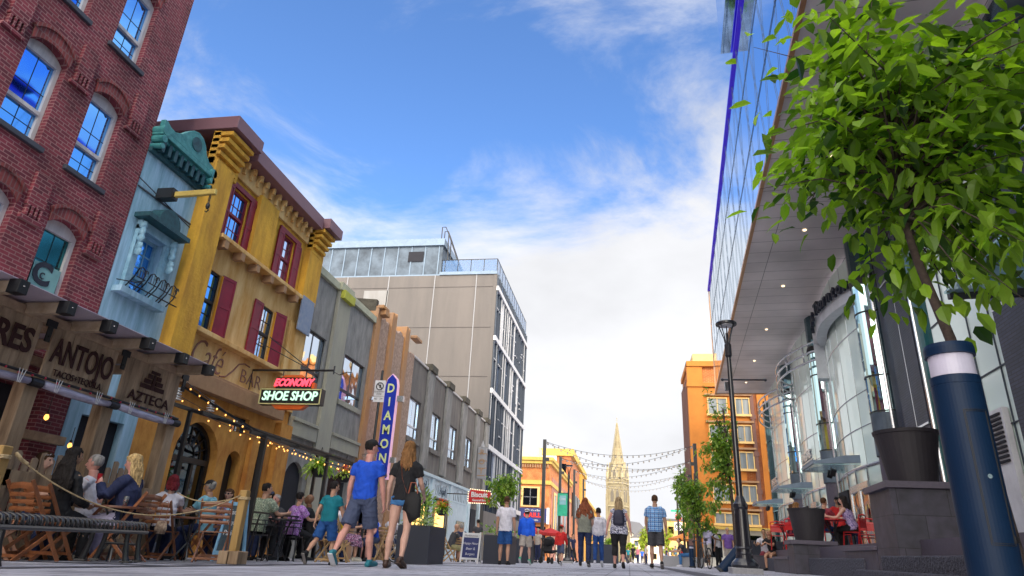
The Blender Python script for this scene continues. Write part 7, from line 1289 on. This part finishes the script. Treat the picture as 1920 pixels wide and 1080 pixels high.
seated('man in black cap and pale teal shirt seated facing left', 398, 11.5, -95, CH, 'folding chair of the man in the teal shirt', skin='skin_tan', hair=('short', 'hair_grey', 'c_black'), top=('shirt', 'c_skyblue'), bot=('jeans', 'c_jean'), shoe='c_black', vox=V1, h=1.72)
seated('woman in dark glasses seated by the right rope post', 431, 12.3, 175, CH, 'folding chair of the woman in dark glasses', skin='skin_fair', hair=('long', 'hair_brown'), top=('tank', 'print_violet'), bot=('jeans', 'c_jean'), shoe='c_black', fem=1, vox=.010, extra=sunglasses, h=1.58)
seated('man in green leaf print shirt on a high black chair, back to the camera', 492, 12.5, 10, skin='skin_tan', hair=('short', 'hair_black'), top=('shirt', 'floral_green'), bot=('trousers', 'c_black'), shoe='c_black', vox=V1, h=1.74, yaw=35, seat=.52)
seated('person in grey blue cap beside the leaf print shirt', 508, 13.8, -150, skin='skin_olive', hair=('short', 'hair_black', 'c_greyblue'), top=('tee', 'c_darkgrey'), bot=('jeans', 'c_jean'), shoe='c_black', vox=.010, h=1.78)
seated('red faced grey haired man seated under the metal pergola', 521, 13.6, -170, skin='skin_pink', hair=('short', 'hair_grey'), top=('shirt', 'c_darkgrey'), bot=('jeans', 'c_jean'), shoe='c_black', vox=.010, h=1.60)
seated('woman in purple flowered blouse seated with her back to the camera', 556, 13.7, 20, skin='skin_tan', hair=('short', 'hair_black'), top=('shirt', 'floral_purple'), bot=('trousers', 'c_black'), shoe='c_black', fem=1, fat=1.15, vox=V1, h=1.66, seat=.5)
seated('bald man in black shirt looking down beside the purple blouse', 585, 14.2, -110, skin='skin_brown', hair=('bald', 'hair_black'), top=('shirt', 'c_black'), bot=('trousers', 'c_black'), shoe='c_black', vox=.010, h=1.72, nod=-25)
seated('grey haired man in white tshirt mostly hidden behind the striding boy', 623, 15.0, 20, CS, 'pale slatted folding chair behind the striding boy', skin='skin_tan', hair=('short', 'hair_grey'), top=('tee', 'c_white'), bot=('jeans', 'c_jean'), shoe='c_black', vox=.010, h=1.78)
seated('woman in yellow top and flowered skirt seated left of the man in blue', 648, 15.4, 60, CS, 'pale slatted chair of the woman in the yellow top', skin='skin_tan', hair=('short', 'hair_auburn'), top=('tank', 'c_yellow'), bot=('skirt', 'floral_skirt'), shoe='c_cream', fem=1, fat=1.15, vox=.010, h=1.5)
seated('man in blue polo and sunglasses seated between the walking couple', 706, 17.8, -165, CS, 'pale slatted chair of the man in the blue polo', skin='skin_pink', hair=('short', 'hair_brown'), top=('tee', 'c_blue'), bot=('shorts', 'c_greyblue'), shoe='c_black', vox=.010, extra=sunglasses, h=1.66, lean=24, aL=(20, 10, 45, 15), aR=(20, 10, 45, 15))
seated('person with pink red hair behind the man in the blue polo', 697, 19.2, 150, skin='skin_fair', hair=('short', 'hair_red'), top=('tee', 'c_lilac'), bot=('jeans', 'c_jean'), shoe='c_black', vox=.011, h=1.72)
seated('person in white tshirt seated behind the legs of the woman in black', 734, 18.2, 20, CS, 'pale slatted chair behind the legs of the woman in black', skin='skin_tan', hair=('short', 'hair_brown'), top=('tee', 'c_white'), bot=('jeans', 'c_jean'), shoe='c_black', vox=.010, h=1.55)
seated('person in khaki shorts seated far left of the white framed sandwich board', 846, 25.5, 50, CS, 'pale slatted chair of the person in khaki shorts', skin='skin_tan', hair=('bald', 'hair_black'), top=('tee', 'c_darkgrey'), bot=('shorts', 'c_khaki'), shoe='c_black', vox=.011, lean=20)
seated('man in navy shirt seated with his back turned by the pale blue shop', 865, 26, -10, CS, 'pale slatted chair of the man in the navy shirt by the pale blue shop', skin='skin_tan', hair=('short', 'hair_grey'), top=('shirt', 'c_navy'), bot=('trousers', 'c_black'), shoe='c_black', vox=.011)
chair(CH, X(75, 7.3, 960), 7.3, 10, 'empty folding chair nearest the left rope post'); chair(CH, X(404, 9.9, 990), 9.9, -25, 'empty folding chair just left of the right rope post'); chair(CH, X(10, 7.2, 960), 7.2, 60, 'folding chair half cut by the left edge of the photo'); chair(CS, X(622, 13.6), 13.6, 8, 'empty pale slatted chair left of the striding boy')
make_table('small dark round table between the white haired man and the blonde woman', X(226, 8.35, 962), 8.35, r_=.34, h=.70); make_table('dark terrace table near the left edge', X(52, 8.3, 910), 8.3, r_=.36, h=.7); make_table('dark terrace table in front of the woman with the red bob', X(362, 10.5, 970), 10.5, r_=.34, h=.68); make_table('black table under the metal pergola', X(530, 13.0, 960), 13.0, r_=.4, h=.8, mt='dark'); make_table('small table by the man in the navy shirt', X(884, 26.2), 26.2, r_=.3, mt='dark')
for px, Y_, hh, c_, st_, lb in ((186, 8.3, .70, 'drink_amber', True, 'drinking glass with two black straws beside the white haired man'), (232, 8.3, .70, 'drink_red', False, 'red drink on the table of the blonde woman'), (372, 10.5, .68, 'drink_amber', False, 'amber drink on the table near the woman with the red bob'), (520, 12.9, .8, 'drink_amber', False, 'amber drink on the black pergola table')):
    c0 = {8.3: X(226, 8.35, 962), 10.5: X(362, 10.5, 970), 12.9: X(530, 13.0, 960)}[Y_]; x = X(px, Y_, 955); x = min(max(x, c0-.25), c0+.25); tumbler(x, Y_, gz(x, Y_)+hh+.001, lb, c_, st_)
s = MB(); x = X(310, 9.8, 980); z = gz(x, 9.8); s.tube([(0, 0, -.16), (0, 0, -.08), (0, 0, .03)], [(.09, .03), (.11, .04), (.08, .02)], 12, side=(1, 0, 0)); T = thing('handbag', 'small patterned bag hanging on the chair of the woman with the red bob', 'handbag', (x, 9.72, z+.55)); s.build('bag', 'bag_pattern', T, smooth=True); s = MB(); s.tube([(-.06, 0, .02), (-.05, -.01, .3), (0, .02, .33), (.05, -.01, .3), (.06, 0, .02)], .006, 5); s.build('strap', 'leather_tan', T)
# high black chairs
for px, Y_, lb in ((472, 12.38, 'tall black metal chair of the man in the leaf print shirt'), (541, 13.55, 'tall black metal chair of the woman in the purple blouse')):
    x = X(px, Y_); T = thing('metal_chair', lb, 'chair', (x, Y_, gz(x, Y_)), group='tall black metal chairs'); s = MB(); s.lathe((0, .05, .46), [(.2, 0), (.2, .03)], 20); s.build('seat', 'black_metal', T); s = MB()
    for zz_ in (.66, .74): s.tube([(.22*math.sin(a), -.02-.2*math.cos(a), zz_) for a in (k*.25 for k in range(-6, 7))], .011, 6)
    for a in (-1.2, -.5, .5, 1.2): s.tube([(.2*math.sin(a), -.02-.18*math.cos(a), .48), (.22*math.sin(a), -.02-.2*math.cos(a), .75)], .01, 5)
    s.build('backrest', 'black_metal', T)
    for sx in (-1, 1):
        for sy in (-1, 1): s = MB(); s.tube([(sx*.14, .05+sy*.14, .46), (sx*.2, .05+sy*.2, 0)], .013, 6); s.build('leg', 'black_metal', T)
# ---------------- right terrace
ZT = .545
def rseat(label, px, Y_, head, chl, **k): return seated(label, px, Y_, head, RC, chl, z=ZT, vox=.010, **k)
rseat('woman with long black hair in violet print dress seated at the red table', 1598, 19.0, -50, 'red chair of the woman with long black hair', skin='skin_fair', hair=('verylong', 'hair_black'), top=('tank', 'print_violet'), bot=('trousers', 'c_black'), shoe='c_black', fem=1, fat=1.1, lean=16)
rseat('person in bright red top behind the red table on the terrace', 1577, 20.6, 100, 'red chair beyond the red table', skin='skin_tan', hair=('short', 'hair_black'), top=('tee', 'c_red'), bot=('jeans', 'c_jean'), shoe='c_black')
rseat('person in dark maroon top just right of the smaller plinth planter', 1545, 19.5, 60, 'red chair beside the smaller plinth planter', skin='skin_tan', hair=('short', 'hair_brown'), top=('tee', 'c_maroonc'), bot=('jeans', 'c_brightjean'), shoe='c_black', h=1.6)
rseat('girl with long fair hair and black top seated left of the smaller plinth planter', 1493, 22.0, 60, 'red chair of the girl with long fair hair', skin='skin_fair', hair=('long', 'hair_light_brown'), top=('tee', 'c_black'), bot=('jeans', 'c_jean'), shoe='c_black', fem=1)
rseat('person in maroon behind the girl with long fair hair', 1484, 23.5, 90, 'red chair behind the girl with long fair hair', skin='skin_tan', hair=('short', 'hair_brown'), top=('tee', 'c_maroonc'), bot=('jeans', 'c_jean'), shoe='c_black', h=1.8)
person('person in red shirt standing in the dark doorway of the glass building', X(1583, 23), 23, 1.6, 200, STAND, 'skin_olive', ('short', 'hair_black', 'c_black'), ('tee', 'c_red'), ('trousers', 'c_black'), 'c_black', vox=.012, z=ZT)
make_table('round red terrace table with a drink right of the smaller plinth planter', X(1567, 19.0), 19.0, 'red_plastic', r_=.36, z=ZT, group='red terrace tables'); make_table('round red terrace table by the girl with fair hair', X(1478, 22.5), 22.5, 'red_plastic', r_=.34, z=ZT, group='red terrace tables')
chair(RC, X(1632, 20), 20, 200, 'empty red chair near the glass door', ZT); chair(RC, X(1462, 24), 24, 10, 'empty red chair at the far end of the terrace', ZT); chair(RC, X(1630, 22), 22, 90, 'empty red chair behind the one near the glass door', ZT)
q = X(1452, 24.5); B_ = thing('low_wall', 'low dark granite seat wall where the couple sits', 'wall', (q, 24.6, gz(q, 24.6)), -TH); s = MB(); s.box(-.7, 1.1, -.25, .35, -.1, .46); s.build('block', 'granite_block', B_, bev=.01)
person('blonde woman in black seated on the low wall left of the smaller plinth planter', X(1452, 24.4), 24.4, 1.62, -140, SIT, 'skin_tan', ('long', 'hair_blonde'), ('tee', 'c_black'), ('hotpants', 'c_black'), 'c_black', fem=1, vox=.010, lean=26, aL=(40, 12, 60, 20), aR=(36, 12, 60, 20)); person('person in white top seated on the low wall beside the blonde woman', X(1438, 24.8), 24.8, 1.62, -160, SIT, 'skin_olive', ('short', 'hair_black'), ('tee', 'c_white'), ('trousers', 'c_maroonc'), 'c_black', vox=.010, lean=18)
q = X(1286, 33); B_ = thing('seat_block', 'pale stone seat block by the far bollard', 'seat', (q, 33.1, gz(q, 33.1))); s = MB(); s.box(-1.0, .8, -.2, .4, -.1, .44); s.build('block', 'granite_pale', B_, bev=.01)
person('man in dark top and blue jeans bent over on the pale seat block', X(1291, 33), 33, 1.7, -100, SIT, 'skin_tan', ('short', 'hair_brown'), ('tee', 'c_darkgrey'), ('jeans', 'c_denim'), 'c_white', vox=.011, lean=42, nod=-30, aL=(20, 10, 50), aR=(24, 10, 50))
# ================================================================ one object per piece: parts drawn together but standing apart
SPLIT = set('post brick_bracket arch_lintel pilaster pilaster_cap corner_bracket ledge_bracket carved_bracket scroll tee_bracket ledge window arched_window shop_window shop_frame belfry_opening gable_dormer soffit_lamp spotlight expansion_joint shop_cornice broken_ledge lit_interior column_frame floor_band strap bracket tie end_cap step beam rail dentil red_bulb bulb roof_edge cornice_bracket pale_panel stretcher foot_block steel pier_joint pinnacle string_course ring transom diagonal_bar title_panel emblem'.split())
def split_piece(o):
    me = o.data; nv = len(me.vertices); par = list(range(nv))
    def find(a):
        while par[a] != a: par[a] = par[par[a]]; a = par[a]
        return a
    for e in me.edges: a, b = find(e.vertices[0]), find(e.vertices[1]); par[a] = b
    co = [v.co for v in me.vertices]; grp = {}
    for i in range(nv): grp.setdefault(find(i), []).append(i)
    ks = list(grp); bb = []
    for q in ks: xs_ = [co[i] for i in grp[q]]; bb.append([min(v[a] for v in xs_)-.004 for a in range(3)]+[max(v[a] for v in xs_)+.004 for a in range(3)])
    n = len(ks)
    if n < 2 or n > 400: return
    lab = list(range(n))
    def f2(a):
        while lab[a] != a: a = lab[a]
        return a
    for i in range(n):
        for j in range(i+1, n):
            A, B_ = bb[i], bb[j]
            if all(A[a] < B_[a+3] and B_[a] < A[a+3] for a in range(3)): lab[f2(j)] = f2(i)
    cl = {}
    for i in range(n): cl.setdefault(f2(i), []).append(i)
    if len(cl) < 2 or len(cl) > 95: return
    v2c = {}
    for c, (r_, ids) in enumerate(cl.items()):
        for i in ids:
            for v in grp[ks[i]]: v2c[v] = c
    fc = [[] for _ in cl]
    for p in me.polygons: fc[v2c[p.vertices[0]]].append(p)
    for c, ps in enumerate(fc):
        mp_, vs, fs, mi = {}, [], [], []
        for p in ps:
            f = []
            for v in p.vertices:
                if v not in mp_: mp_[v] = len(vs); vs.append(tuple(co[v]))
                f.append(mp_[v])
            fs.append(f); mi.append(p.material_index)
        m2 = bpy.data.meshes.new(me.name); m2.from_pydata(vs, [], fs)
        for m in me.materials: m2.materials.append(m)
        m2.polygons.foreach_set('material_index', mi); m2.polygons.foreach_set('use_smooth', [me.polygons[0].use_smooth]*len(fs))
        if c == 0: first = m2
        else:
            q = o.copy(); q.data = m2; sc.collection.objects.link(q)
    o.data = first
for o in [q for q in sc.objects if q.type == 'MESH' and q.parent and q.data.users == 1 and q.name.split('.')[0] in SPLIT and not q.children]: split_piece(o)
